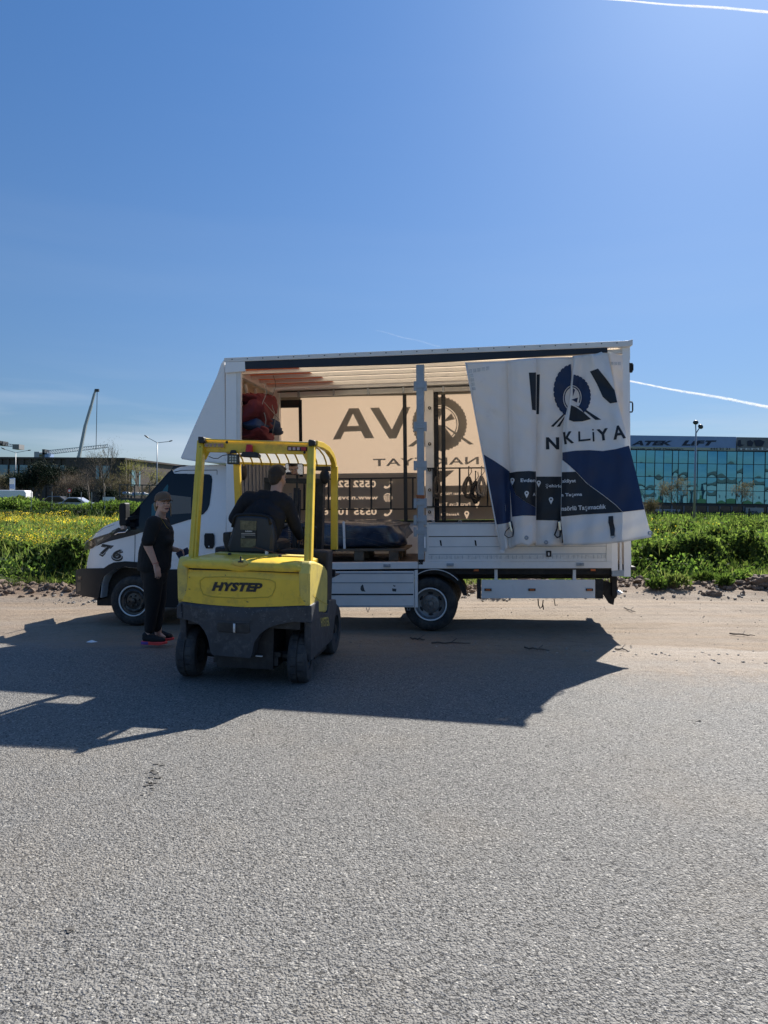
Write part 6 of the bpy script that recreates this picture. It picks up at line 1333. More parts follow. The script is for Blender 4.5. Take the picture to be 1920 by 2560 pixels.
# cap
M['cap'] = mat('tan_cap', (.155, .100, .062), .85, var=.15, vs=20, bump=.1, bs=200)
mb = MB(); cr_ = []
for (z, rx, ry) in ((.000, .107, .088), (.03, .107, .088), (.06, .100, .083), (.088, .082, .070), (.106, .055, .048), (.115, .022, .02), (.116, .0, .0)):
    for k in range(28): a_ = 2 * pi * k / 28; cr_.append(hc + Rh @ Vector((-.010 + rx * cos(a_), ry * sin(a_), .034 + .12 * rx * cos(a_) + z * .92)))
mb.add(cr_, [(i * 28 + k, i * 28 + (k + 1) % 28, (i + 1) * 28 + (k + 1) % 28, (i + 1) * 28 + k) for i in range(6) for k in range(28)]); cp = mb.build('cap', M['cap'], wo_, smooth=True)
mb = MB(); br_ = []
for j in range(6):
    for k in range(13):
        a_ = radians(-62 + 124 * k / 12); r_ = j / 5; x = -.006 + .105 * cos(a_) + r_ * .060 * (cos(a_ * 1.25)); y = (.088 + r_ * .006) * sin(a_); br_.append(hc + Rh @ Vector((x, y,   .048 - .012 * r_ - .012 * (y / .08) ** 2)))
mb.add(br_, [(j * 13 + k, j * 13 + k + 1, (j + 1) * 13 + k + 1, (j + 1) * 13 + k) for j in range(5) for k in range(12)]); bo = mb.build('brim', M['cap'], cp, smooth=True); sm_ = bo.modifiers.new('t', 'SOLIDIFY'); sm_.thickness = .004
MB().ball(hc + Rh @ Vector((-.010, 0, .140)), .006, 8, 5).build('button', M['cap'], cp)
# hair below the cap, gathered behind
mb = MB()
for (a, b_2, r0, r1) in (((-.070, .05, .0), (-.082, .045, -.06), .032, .026), ((-.070, -.05, .0), (-.082, -.040, -.06), .032, .024), ((-.085, 0, .01), (-.095, 0, -.07), .042, .032), ((-.03, -.074, .012), (-.045, -.070, -.05), .014, .012), ((-.03, .074, .012), (-.045, .070, -.05), .014, .012), ((-.095, 0, -.05), (-.085, .0, -.13), .03, .02), ((.01, .078, .0), (.02, .078, -.14), .012, .006)):
    cap_tube(mb, hc + Rh @ Vector(a), hc + Rh @ Vector(b_2), r0, r1, 10)
link('hair', remesh(mb, .006, 3, .5, .002, 40.), M['hairl'], wo_, smooth=True)
# pendant, bracelet
MB().tube([Wp(398, 1288, -.07), Wp(407, 1303, -.09), Wp(417, 1318, -.10), Wp(425, 1325, -.06)], .0018, 5).build('necklace', M['yelg'], wo_, smooth=True)
ax = (Wp(397, 1441, -.23) - wr_n).normalized(); a_ = ax.orthogonal().normalized(); b_ = ax.cross(a_); MB().tube([wr_n - ax * .01 + (a_ * cos(t) + b_ * sin(t)) * .032 for t in [2 * pi * k / 16 for k in range(17)]], .0028, 5, False).build('bracelet', M['red'], wo_, smooth=True)
# shoes
M['coral'] = mat('coral_sole', (.90, .075, .070), .5); M['violet'] = mat('violet_sole', (.16, .07, .34), .5); M['mesh'] = mat('shoe_mesh', (.012, .012, .014), .8, bump=.3, bs=150)
def shoe(heel, toe, zsole, side):
    heel, toe = Vector(heel), Vector(toe); d = toe - heel; d.z = 0; L_ = d.length; d.normalize(); n_ = Vector((-d.y, d.x, 0)); base = Vector((heel.x, heel.y, zsole))
    prof = [(0, .030), (.12, .038), (.3, .036), (.5, .038), (.72, .050), (.88, .042), (.97, .024), (1, .008)]
    def outline(k, z): return [base + d * (t * L_) + n_ * w_ * k + Vector((0, 0, z(t))) for t, w_ in prof] + [base + d * (t * L_) - n_ * w_ * k + Vector((0, 0, z(t))) for t, w_ in prof[::-1]]
    so_ = MB(); lo = outline(.95, lambda t: .0 + .018 * max(0, t - .75) / .25); hi = outline(1.06, lambda t: .042 - .010 * t + .012 * max(0, t - .85) / .15); n = len(lo)
    so_.add(lo + hi, [tuple(range(n))[::-1], tuple(range(n, 2 * n))] + [(i, (i + 1) % n, n + (i + 1) % n, n + i) for i in range(n)])
    u = MB(); cap_tube(u, base + d * .045 + Vector((0, 0, .068)), base + d * (L_ * .45) + Vector((0, 0, .066)), .042, .044, 14); cap_tube(u, base + d * (L_ * .42) + Vector((0, 0, .060)), base + d * (L_ * .82) + Vector((0, 0, .052)), .045, .033, 14, 1.1); cap_tube(u, base + d * .050 + Vector((0, 0, .075)), base + d * .042 + Vector((0, 0, .100)), .042, .040, 12)
    cap_tube(u, base + d * (L_ * .34) + Vector((0, 0, .090)), base + d * (L_ * .58) + Vector((0, 0, .076)), .036, .028, 12)
    s_ = link('shoe', remesh(u, .006, 3), M['mesh'], wo_, smooth=True); so2 = so_.build('sole', M['coral'], s_, bevel=.006)
    h_ = MB(); hp_ = outline(1.09, lambda t: .004)[:3] + outline(1.09, lambda t: .004)[-3:]; hh = [p + Vector((0, 0, .034)) for p in hp_]; n = 6
    h_.add(hp_ + hh, [tuple(range(n))[::-1], tuple(range(n, 2 * n))] + [(i, (i + 1) % n, n + (i + 1) % n, n + i) for i in range(n)]); h_.build('heel', M['violet'], s_, bevel=.005)
    mb = MB()
    for k in range(4): c = base + d * (L_ * (.42 + .07 * k)) + Vector((0, 0, .104 - .006 * k)); mb.tube([c - n_ * .024, c + Vector((0, 0, .006)), c + n_ * .024], .003, 5)
    mb.build('lace', M['blk'], s_)
ph, pt = gnd(355, 1611, 0) - Vector((Pf.x, Pf.y, 0)), gnd(418, 1613, 0) - Vector((Pf.x, Pf.y, 0))
shoe(ph, pt, .002, 1)
ph2, pt2 = gnd(380, 1600, 0) - Vector((Pf.x, Pf.y, 0)), gnd(435, 1603, 0) - Vector((Pf.x, Pf.y, 0)); shoe(ph2, pt2, .002, 1)
# phone in the far hand
pc = wr_f + Vector((.095, -.030, -.035)); phn = MB().obox((0, 0, 0), (.075, .009, .15), Matrix.Identity(3)).build('phone', M['navy'], None, bevel=.004); phn.matrix_world = Matrix.Translation(Vector((Pf.x, Pf.y, 0)) + pc) @ Matrix.Rotation(radians(62), 4, 'Y') @ Matrix.Rotation(radians(12), 4, 'Z'); tag(phn, 'dark blue phone held in the hand of the woman in the cap', 'phone')

# ---- driver
dr = thing('person', 'dark-haired man in a navy jumper sitting in the forklift seat, seen from behind', 'person', GF.m)
dc = G(694, 1196, .86)
# the mirror shows his face: aim it from the eye point to the head
mpos = G(735.5, 1173, 1.16)
e_l = GF.m.inverted() @ EYE; v1 = (e_l - mpos).normalized()
fdir = Vector((.35, 1, -.02)).normalized(); fy = atan2(fdir.y, fdir.x); Rd = Matrix.Rotation(fy, 3, 'Z') @ Matrix.Rotation(radians(3), 3, 'Y')
mb = MB(); head_parts(mb, dc, Rd, 1.0); neck0 = G(690, 1240, .80)
cap_tube(mb, neck0, dc + Vector((-.0, -.02, -.06)), .062, .056, 16)
hipc = G(640, 1372, .86); cst = G(668, 1290, .80); sl_, sr_ = G(622, 1244, .80), G(716, 1258, .84)
cap_tube(mb, hipc, cst, .14, .15, 18, 1.2, (0, 1, 0)); cap_tube(mb, sl_, sr_, .06, .06, 14)
ell_, wll = G(586, 1296, .88), G(600, 1320, 1.10); elr, wrr = G(738, 1316, .95), G(752, 1346, 1.12)
for a, b_1, c_1 in ((sl_, ell_, wll), (sr_, elr, wrr)): cap_tube(mb, a, b_1, .05, .043); cap_tube(mb, b_1, c_1, .042, .03)
hand(mb, wll, (.3, .9, .1), (1, 0, 0), (0, 0, 1), 1., .9); hand(mb, wrr, (.0, .9, -.2), (-1, 0, 0), (0, 0, 1), 1., .9)
kl, kr = hipc + Vector((-.12, .46, .02)), hipc + Vector((.14, .46, .02))
for s_, k_ in ((-1, kl), (1, kr)): cap_tube(mb, hipc + Vector((s_ * .09, 0, -.02)), k_, .085, .06); cap_tube(mb, k_, k_ + Vector((0, .05, -.42)), .055, .04); cap_tube(mb, k_ + Vector((0, .05, -.43)), k_ + Vector((0, .2, -.46)), .038, .035)
link('body', remesh(mb, .0062, 3), M['skinb'], dr, smooth=True); face_parts(dc, Rd, 1.0, dr, (.25, .10, .08), (.02, .013, .01))
mb = MB(); cap_tube(mb, hipc + Vector((0, 0, .0)), G(655, 1310, .82), .165, .17, 22, 1.15, (0, 1, 0)); cap_tube(mb, G(655, 1310, .82), cst + Vector((0, 0, .02)), .17, .155, 22, 1.25, (0, 1, 0)); cap_tube(mb, sl_ + Vector((.03, 0, -.02)), sr_ + Vector((-.03, 0, -.02)), .088, .088, 16)
cap_tube(mb, sl_.lerp(neck0, .5) + Vector((0, 0, .0)), sr_.lerp(neck0, .5), .075, .075, 14); cap_tube(mb, neck0 - Vector((0, 0, .05)), neck0 + Vector((0, 0, .005)), .085, .068, 14)
for a, b_1, c_1 in ((sl_, ell_, wll), (sr_, elr, wrr)): cap_tube(mb, a, b_1, .074, .062, 16); cap_tube(mb, b_1, b_1.lerp(c_1, .85), .060, .042, 14)
link('jumper', remesh(mb, .009, 3, .5, .012, 9., 3), M['navyj'], dr, smooth=True)
mb = MB()
for s_, k_ in ((-1, kl), (1, kr)): cap_tube(mb, hipc + Vector((s_ * .09, 0, -.02)), k_, .10, .078); cap_tube(mb, k_, k_ + Vector((0, .05, -.36)), .074, .058)
cap_tube(mb, hipc - Vector((.07, 0, .03)), hipc + Vector((.07, 0, -.03)), .13, .13); link('trousers', remesh(mb, .009, 4, .5, .006, 9.), M['trs'], dr, smooth=True)
# hair: cap with a taper at the neck, lifted at the front
mb = MB()
for (x, y, z, rx, ry, rz) in ((-.020, 0, .055, .095, .080, .080), (-.045, 0, .02, .066, .074, .075), (-.055, 0, -.03, .046, .056, .050), (.04, 0, .095, .055, .055, .035), (.062, .01, .092, .032, .05, .028), (.0, 0, .105, .06, .06, .035)):
    mb.ball(dc + Rd @ Vector((x, y, z)), (rx, ry, rz), 18, 12, Rd)
random.seed(2)
for k in range(40): a_ = random.uniform(-.07, .06); b_ = random.uniform(-.055, .055); q = dc + Rd @ Vector((a_, b_, .120 - 4 * a_ * a_ - 4 * b_ * b_)); cap_tube(mb, q, q + Rd @ Vector((.03, random.uniform(-.012, .012), .008)), .010, .005, 6)
link('hair', remesh(mb, .005, 2, .5, .002, 55.), M['hairb'], dr, smooth=True)
for s_ in (-1, 1): MB().ball(kl + Vector((0 if s_ < 0 else .26, .18, -.47)), (.05, .13, .045), 14, 8).build('shoe', M['mesh'], dr, smooth=True)
# rear view mirror
v2 = (dc + Rd @ Vector((.09, 0, .02)) - mpos).normalized(); nrm = (v1 + v2).normalized(); mz = nrm; mxx = Vector((0, 0, 1)).cross(mz).normalized(); myy = mz.cross(mxx)
Rm = Matrix((mxx, myy, mz)).transposed(); hw, hh = .098, .060
def rr(w_, h_, r, z, n=5):
    o = []
    for cx_, cy_, a0 in ((w_ - r, h_ - r, 0), (-w_ + r, h_ - r, 90), (-w_ + r, -h_ + r, 180), (w_ - r, -h_ + r, 270)):
        for k in range(n): a = radians(a0 + 90 * k / (n - 1)); o.append(mpos + Rm @ Vector((cx_ + r * cos(a), cy_ + r * sin(a), z)))
    return o
mb = MB(); mb.prism(rr(hw, hh, .022, -.018), Rm @ Vector((0, 0, .017))); mi = mb.build('rear_view_mirror', M['plas'], fk, bevel=.003)
# slightly convex glass, as such mirrors are
gl_ = MB(); V = []; nx_, ny_ = 20, 14
for j in range(ny_ + 1):
    for i in range(nx_ + 1):
        x = (i / nx_ * 2 - 1); y = (j / ny_ * 2 - 1); x *= (1 - .04 * y * y); y2 = y * (1 - .04 * x * x); X_, Y_ = x * (hw - .006), y2 * (hh - .006); V.append(mpos + Rm @ Vector((X_, Y_, .006 - (X_ * X_ + Y_ * Y_) / (2 * 1.1))))
gl_.add(V, [(j * (nx_ + 1) + i, j * (nx_ + 1) + i + 1, (j + 1) * (nx_ + 1) + i + 1, (j + 1) * (nx_ + 1) + i) for j in range(ny_) for i in range(nx_)]); gl_.build('mirror_glass', mat('mirror_glass', (.9, .9, .9), .01, metal=1.), mi, smooth=True)
# scrap of paper on the asphalt
P = gnd(231, 1573, float(0)); mb = MB(); mb.add([(-.07, -.02, .012), (.0, -.035, .012), (.07, .0, .014), (-.02, .04, .03), (-.06, .02, .018)], [(0, 1, 2, 3, 4)]); o = mb.build('paper_scrap', M['print']); o.location = (P.x, P.y, float(gz(P.x, P.y)) + .004); tag(o, 'small white scrap of paper on the asphalt in front of the truck wheel', 'litter')

# ================================================================ FAR BUILDINGS, LAMPS, TREES
M['clad'] = mat('brown_cladding', (.062, .045, .038), .6, metal=.0, var=.15, vs=.3); M['cladd'] = mat('brown_cladding_dark', (.055, .040, .034), .55, var=.15, vs=.3)
M['bglass'] = mat('blue_window', (.12, .25, .31), .2, spec=.8); M['grey'] = mat('grey_render', (.20, .20, .21), .7, var=.1, vs=.5); M['dgrey'] = mat('dark_grey', (.045, .05, .058), .5)
M['lampm'] = mat('lamp_steel', (.28, .29, .30), .45, metal=.5); M['cranew'] = mat('crane_white', (.30, .33, .38), .5)
def face_frame(o, xdir):
    """matrix with x along the facade, -y towards the viewer"""
    x = Vector(xdir).normalized(); z = Vector((0, 0, 1)); y = z.cross(x); return Matrix(((x.x, y.x, 0, o.x), (x.y, y.y, 0, o.y), (0, 0, 1, o.z), (0, 0, 0, 1)))
# brown office block on the left: long front and a receding flank
Z0 = 140
A = at(310, 1149, Z0); top = A.z; Bp = at(-160, 1142, Z0 * 1.04)
bl = thing('office_building', 'long low brown metal-clad building beyond the trees at far left', 'building', face_frame(Vector((A.x, A.y, 0)), Vector((A.x - Bp.x, A.y - Bp.y, 0))))
Lf = (Vector((A.x, A.y, 0)) - Vector((Bp.x, Bp.y, 0))).length
MB().box(-Lf, 0, 0, 30, -1, top).build('wall', M['clad'], bl); MB().box(-Lf, .4, -.4, 30, top, top + .35).build('parapet', M['cladd'], bl)
for k in range(int(Lf / 1.6)):
    x = -1.0 - k * 1.6; MB().box(x, x + .5, -.25, 0, 0, top - .05).build('cladding_fin', M['cladd'] if k % 2 else M['clad'], bl)
sx_ = (310 - 205 * .2773) / 1; step = 100 * .2773 / F * Z0
for k in range(16):
    x = -((310 - 172) / F * Z0) - (k - 4) * step + .6
    if x < -3 and x > -Lf + 3:
        fr = MB().box(x - .95, x + .95, -.32, -.26, top - 4.0, top - 1.15).build('window', M['dgrey'], bl); MB().box(x - .85, x + .85, -.36, -.325, top - 3.9, top - 1.25).build('pane', M['bglass'], fr)
Cc = at(398, 1160, Z0 * 1.13); d = Vector((Cc.x - A.x, Cc.y - A.y, 0)); b2 = thing('office_building', 'brown metal-clad wing with blue windows receding behind the willow', 'building', face_frame(Vector((A.x + .1, A.y + .05, 0)), d)); Lw = d.length
MB().box(0, Lw, 0, 12, -1, top - .02).build('wall', M['clad'], b2); MB().box(0, Lw, -.3, 12, top, top + .3).build('parapet', M['cladd'], b2)
for k in range(int(Lw / 1.5)): MB().box(k * 1.5, k * 1.5 + .4, -.3, 0, 0, top - .03).build('cladding_fin', M['cladd'], b2)
for k in range(5):
    x = 2.4 + k * Lw / 5.; fr = MB().box(x, x + 1.9, -.36, -.31, top - 5.2, top - 1.9).build('window', M['dgrey'], b2); MB().box(x + .1, x + 1.8, -.40, -.365, top - 5.1, top - 2.0).build('pane', M['bglass'], fr)
p = at(398, 1166, 190); q = at(470, 1178, 200); b3 = thing('warehouse', 'pale grey flat-roofed warehouse with tall windows behind the truck windscreen', 'building', face_frame(Vector((p.x, p.y, 0)), Vector((q.x - p.x, q.y - p.y, 0)))); Lz = (q - p).length
MB().box(0, Lz, 0, 20, -1, p.z).build('wall', M['grey'], b3); MB().box(-.5, Lz, -1.2, 20, p.z, p.z + .8).build('roof', M['cladd'], b3)
for k in range(5): MB().box(.8 + k * 1.7, 1.9 + k * 1.7, -.1, 0, 2, p.z - 1.2).build('window', M['bglass'], b3)

# glass building on the right
Z1 = 92; ya = at(1500, 1262, Z1).y; xl_, xr3 = at(1455, 1262, Z1).x, at(2150, 1262, Z1).x
G0 = Vector((xl_, ya, 0)); bg_ = thing('glass_building', 'wide teal glass-fronted showroom building with sign boards along its roofline', 'building', Matrix.Translation(G0))
def bx(px): return (px - 960) / F * Z1 * 1.0 - xl_ + .0
def bz(py): return at(1750, py, Z1).z
def Bq(px, py, y=0.): p = aty(px, py, ya + y); return Vector((p.x - xl_, y, p.z))
WB = xr3 - xl_; zt_ = Bq(1750, 1096).z; zb_ = Bq(1750, 1258).z; zs_ = Bq(1750, 1126).z
MB().box(0, WB, .35, 25, -1.5, zt_).build('wall', M['grey'], bg_); MB().box(0, WB, .1, .34, zb_ - .35, zb_).build('canopy', M['dgrey'], bg_)
M['teal'] = mat('teal_glass_pane', (.012, .045, .060), .03, spec=1., coat=1.); M['teal2'] = mat('tinted_mirror_glass', (.11, .32, .42), .02, metal=.9); M['mull'] = mat('mullion', (.012, .02, .03), .4)
cols = [1542, 1567, 1591, 1614, 1637, 1659, 1681, 1696, 1720, 1744, 1768, 1793, 1817, 1842, 1857, 1884, 1913, 1940, 1965, 1990, 2015, 2040, 2065]
rows = [1127, 1159, 1193, 1226, 1258]
cx_ = [Bq(c, 1160).x for c in cols]; rz_ = [Bq(1730, r).z for r in rows]; random.seed(21)
for i in range(len(cx_) - 1):
    for j in range(4):
        x0, x1, z1_, z0_ = cx_[i] + .035, cx_[i + 1] - .035, rz_[j] - .035, rz_[j + 1] + .035
        tx, tz = random.uniform(-.018, .018), random.uniform(-.012, .012); V = []; n = 5
        for b in range(n + 1):
            for a in range(n + 1):
                u, v = a / n * 2 - 1, b / n * 2 - 1; V.append((x0 + (x1 - x0) * a / n, .0 + tx * u + tz * v - .005 * (1 - u * u) * (1 - v * v) , z0_ + (z1_ - z0_) * b / n))
        mb = MB(); mb.add(V, [(b * (n + 1) + a, b * (n + 1) + a + 1, (b + 1) * (n + 1) + a + 1, (b + 1) * (n + 1) + a) for a in range(n) for b in range(n)]); mb.build('window', M['teal2'], bg_, smooth=True)
mb = MB()
for x in cx_: mb.box(x - .035, x + .035, -.05, .08, rz_[-1], rz_[0])
for z in rz_: mb.box(cx_[0], cx_[-1], -.045, .075, z - .035, z + .035)
mb.build('window_grid', M['mull'], bg_)
M['gf'] = mat('ground_floor_glass', (.035, .042, .05), .15, var=.3, vs=.3)
MB().box(0, WB, .15, .3, -1.5, zb_ - .36).build('shopfront', M['gf'], bg_)
for k in range(14): x = Bq(1560 + k * 30, 1270).x; MB().box(x - .08, x + .08, .02, .14, -1.5, zb_ - .36).build('shopfront_post', M['grey'], bg_)
M['signb'] = mat('blue_sign_board', (.24, .34, .56), .5, var=.08, vs=1.); M['signt'] = mat('sign_letter', (.008, .018, .05), .5); M['signy'] = mat('cream_strip', (.42, .42, .34), .5)
MB().box(Bq(1545, 1100).x, Bq(1838, 1100).x, -.22, .05, zs_ + .02, zt_ + .25).build('sign_board', M['signb'], bg_)
sb = MB().box(Bq(1548, 1100).x, Bq(1837, 1100).x, -.25, -.225, zs_ + .0, Bq(1700, 1118.5).z).build('sign_strip', M['signy'], bg_)
bd = lambda name, loops, m, off=-.26, par=None: drape(name, loops, lambda x, y: Bq(x, y, off), m, par or bg_, None, smooth=False)
bd('sign_letters', text_loops('ATEK', 1578, 1101.5, 1681, 1113.5, bold=.055, shear=.3), M['signt']); bd('sign_letters', text_loops('LiFT', 1704, 1101, 1792, 1114, bold=.055, shear=.3), M['signt'])
bd('strip_letters', text_loops('Forklift ve İstif Makinaları', 1577, 1118.8, 1708, 1124.4, bold=.02), M['signt'], -.27); bd('strip_letters', text_loops('444 21 21', 1775, 1119.5, 1825, 1124.6, bold=.03), M['signt'], -.27)
s2 = MB().box(Bq(1840, 1100).x, Bq(2000, 1100).x, -.2, .05, zs_ + .02, zt_ + .22).build('sign_board', M['grey'], bg_)
bd('sign_letters', [[(1846, 1100), (1852, 1100), (1853, 1111), (1862, 1112), (1850, 1117), (1843, 1114)], [(1868, 1103), (1876, 1100), (1884, 1106), (1880, 1116), (1869, 1115)], [(1884, 1101), (1900, 1099), (1912, 1104), (1906, 1116), (1890, 1116)]], M['signt']); bd('sign_letters', text_loops('TEMİZLE', 1844, 1118.5, 1960, 1125, bold=.02), M['print'])
# banners on the ground floor
b1_ = MB().box(Bq(1636, 1280).x, Bq(1698, 1280).x, -.3, -.26, Bq(1660, 1288).z, Bq(1660, 1273).z).build('banner', mat('banner_white', (.42, .42, .42), .6), bg_); bd('banner_letters', text_loops('AVC 26', 1654, 1275, 1692, 1280.5, bold=.03), M['signt'], -.32, b1_)
b2_ = MB().box(Bq(1861, 1280).x, Bq(1906, 1280).x, -.3, -.26, Bq(1880, 1300).z, Bq(1880, 1269).z).build('banner', mat('banner_cream', (.36, .35, .31), .6), bg_); bd('banner_letters', text_loops('JMGS', 1871, 1277, 1894, 1283, bold=.04, shear=.2), M['signt'], -.32, b2_)
# low buildings across the road behind the viewer, seen in the mirror glass
for (x, y, w_, h_, lab) in ((78, -34, 26, 9.5, 'pale low workshop across the road, seen mirrored in the glass front'), (112, -36, 30, 11.5, 'grey workshop with a band of windows across the road, seen mirrored')):
    o = thing('workshop', lab, 'building', Vector((x, y, 0))); MB().box(-w_ / 2, w_ / 2, -6, 0, -1, h_ * .8).build('wall', M['grey'], o); MB().prism([Vector((-w_ / 2 - .5, .6, h_ * .8)), Vector((w_ / 2 + .5, .6, h_ * .8)), Vector((0, .6, h_))], (0, -7, 0)).build('roof', M['cladd'], o)
    for k in range(7): MB().box(-w_ / 2 + 2 + k * w_ / 8, -w_ / 2 + 3.6 + k * w_ / 8, .0, .05, 2, 4).build('window', M['grey'] if k % 2 else M['dgrey'], o)

# spiked fence before it
yfz = 64; fx0, fx1 = (1440 - 960) / F * yfz, (2050 - 960) / F * yfz; fe = thing('metal_fence', 'black metal fence with pointed bars in front of the glass building', 'fence', Vector((fx0, yfz, 0)))
mb = MB(); L_ = fx1 - fx0
for k in range(int(L_ / .16)): x = k * .16; mb.box(x - .014, x + .014, -.01, .01, -.1, 1.12 + .03 * (k % 2)); 
mb.build('bars', M['blk'], fe)['kind'] = 'stuff'
for z in (.25, .85): MB().box(0, L_, -.02, .02, z, z + .05).build('rail', M['blk'], fe)
for k in range(int(L_ / 2.6) + 1): MB().box(k * 2.6 - .05, k * 2.6 + .05, -.05, .05, -.1, 1.45).build('post', M['blk'], fe)

# street lamps
def lamp(lab, px, ptop, Z, heads, rb=.09):
    base = at(px, 1262 if px > 960 else 1243, Z); top = at(px + (5 if px > 960 else 3), ptop, Z); o = thing('street_lamp', lab, 'street lamp', Vector((base.x, base.y, 0)), 'street lamps'); H = top.z
    MB().tube([(0, 0, -.3), (0, 0, H)], [rb, rb * .5], 10).build('pole', M['lampm'], o, smooth=True)
    for (hx, hy, tx_, ty_) in heads:
        e_ = at(hx, hy, Z) - Vector((base.x, base.y, 0)); a = MB().tube([(0, 0, H - .05), e_], rb * .38, 6).build('arm', M['lampm'], o); t_ = at(tx_, ty_, Z) - Vector((base.x, base.y, 0)); c = (e_ + t_) / 2; ln = (t_ - e_).length
        ang = atan2((t_ - e_).z, (t_ - e_).x); MB().ball(c, (ln / 2, .14, ln / 8) if px < 960 else (.17, .17, .20), 12, 8, Matrix.Rotation(-ang, 3, 'Y')).build('lamp_head', M['dgrey'], o, smooth=True)
    return o
lamp('tall twin-armed street lamp behind the hedge, just left of the cab', 392, 1106, 82, ((373, 1096, 360.5, 1087.5), (421, 1104, 432, 1101)))
lamp('twin-armed street lamp at far left beside the blue banner', 38.5, 1131, 104, ((14, 1124, 2.5, 1119), (68, 1126.5, 78, 1125)))
lamp('street lamp with two round heads standing before the glass building', 1736, 1082, 53, ((1739, 1060, 1739.5, 1052), (1749, 1069, 1754, 1064)), .11)
# cranes
def boom(lab, pts, Z, w0, w1):
    P = [at(x, y, Z) for x, y in pts]; o = thing('mobile_crane', lab, 'crane', Vector((P[0].x, P[0].y, 0))); off = Vector((P[0].x, P[0].y, 0)); n = len(P)
    for i in range(n - 1):
        w_ = w0 + (w1 - w0) * i / (n - 1); MB().bar(P[i] - off, P[i + 1] - off, w_, w_, (0, 1, 0)).build('boom_section', M['steel'], o)
    return o, off
bo_, off = boom('tall telescopic crane boom leaning to the right above the brown building', [(190, 1170), (198, 1140), (214, 1062), (228, 1015), (236, 985), (239.5, 973)], 230, .95, .45)
t0, t1 = at(243, 976, 230) - off, at(240, 1125, 230) - off; MB().tube([t0, t1], .10, 5).build('cable', M['dgrey'], bo_); MB().obox(t0, (1.2, .6, .9)).build('boom_head', M['dgrey'], bo_)
def jib(lab, up_, lo, Z, n):
    o = thing('tower_crane', lab, 'crane', at(up_[0][0], up_[0][1], Z)); of = at(up_[0][0], up_[0][1], Z); U = [at(*up_[0], Z).lerp(at(*up_[1], Z), k / n) - of for k in range(n + 1)]; Lo = [at(*lo[0], Z).lerp(at(*lo[1], Z), k / n) - of for k in range(n + 1)]
    mb = MB()
    for k in range(n): mb.bar(U[k], Lo[k], .12, .12, (0, 1, 0)); mb.bar(Lo[k], U[k + 1], .12, .12, (0, 1, 0))
    mb.bar(U[0], U[-1],   .2, .2); mb.bar(Lo[0], Lo[-1],   .2, .2); mb.build('jib_lattice', M['cranew'], o); return o, of
c1_, of = jib('white lattice tower crane jib stretching right behind the crane boom', ((112, 1127), (270, 1111.5)), ((130, 1135), (272, 1118)), 260, 26)
def blk(o, of, Z, x0, y0, x1, y1, m, name): a, b = at(x0, y0, Z) - of, at(x1, y1, Z) - of; MB().box(a.x, b.x, -2, 2, b.z, a.z).build(name, m, o)
blk(c1_, of, 260, 92, 1130, 104, 1146, M['cranew'], 'counterweight'); blk(c1_, of, 260, 104, 1132, 124, 1137, M['steel'], 'machine_deck'); blk(c1_, of, 260, 112, 1124, 118, 1146, M['dgrey'], 'tower_head'); blk(c1_, of, 260, 118, 1134, 128, 1144, M['signb'], 'operator_cab')
c2_, of = jib('partly visible lattice crane jib with grey counterweight at the left edge', ((-20, 1104), (38, 1112)), ((-20, 1113), (38, 1117)), 270, 10); blk(c2_, of, 270, 38, 1111.5, 54, 1124, M['grey'], 'counterweight'); blk(c2_, of, 270, 4, 1103, 8, 1114, M['dgrey'], 'hoist'); blk(c2_, of, 270, 11, 1104, 14, 1114, M['dgrey'], 'hoist')

# trees
def grow(mb, p, d, L_, r, depth, spread, tips, gr=.62, up=.12):
    q = p; n = 3
    pts = [p]
    for k in range(n): d = (d + Vector((random.uniform(-1, 1), random.uniform(-1, 1), random.uniform(-.4, 1))) * .13).normalized(); q = q + d * L_ / n; pts.append(q)
    mb.tube(pts, [r, r * .88, r * .76, r * .64], 5 if depth < 3 else 3, False)
    if depth <= 0: tips.append(q); return
    for k in range(random.choice((2, 3, 3))):
        a = Vector((random.uniform(-1, 1), random.uniform(-1, 1), random.uniform(-.3, .6))).normalized(); nd = (d + a * spread + Vector((0, 0, up))).normalized()
        grow(mb, pts[random.choice((2, 3, 3))], nd, L_ * random.uniform(gr, gr + .2), r * .62, depth - 1, spread, tips, gr, up)
def tree(lab, px, Z, H, depth, trunk, spread, leafm=None, nl=0, Ln=.2, Wd=.1, name='tree', group=None, r=.12, up=.12, gr=.62, multi=1, jit=.4):
    b = at(px, 1250, Z); o = thing(name, lab, 'tree' if 'tree' in name else 'shrub', Vector((b.x, b.y, 0)), group); mb = MB(); tips = []
    for k in range(multi): grow(mb, Vector((.15 * k, 0, -.2)), Vector((random.uniform(-.3, .3) * (multi > 1), random.uniform(-.3, .3) * (multi > 1), 1)).normalized(), trunk, r, depth, spread, tips, gr, up)
    zm_ = max(t.z for t in tips); s_ = H / zm_; mb.v = [(x * s_, y * s_, z * s_) for x, y, z in mb.v]; mb.build('trunk', M['bark'], o)
    if leafm:
        T_ = np.array([[t.x, t.y, t.z] for t in tips]) * s_; P = np.repeat(T_, nl, 0) + rng.normal(0, jit, (len(T_) * nl, 3)); P = P[P[:, 2] > .2]; leafobj('crown', P, Ln * rng.uniform(.6, 1.3, len(P)), Wd, leafm, o, .3)
    return o
random.seed(5)
M['willow'] = leaf_mat('willow_leaf', [(.12, .13, .03), (.17, .17, .04), (.22, .20, .06)], .3); M['pine'] = leaf_mat('pine_leaf', [(.007, .016, .010), (.013, .026, .014), (.022, .036, .018)], .08); M['twig'] = leaf_mat('twig_tip', [(.11, .085, .05), (.15, .12, .06), (.13, .13, .05)], .2); M['twigg'] = leaf_mat('grey_twig_tip', [(.085, .065, .05), (.12, .09, .07), (.10, .09, .05)], .2)
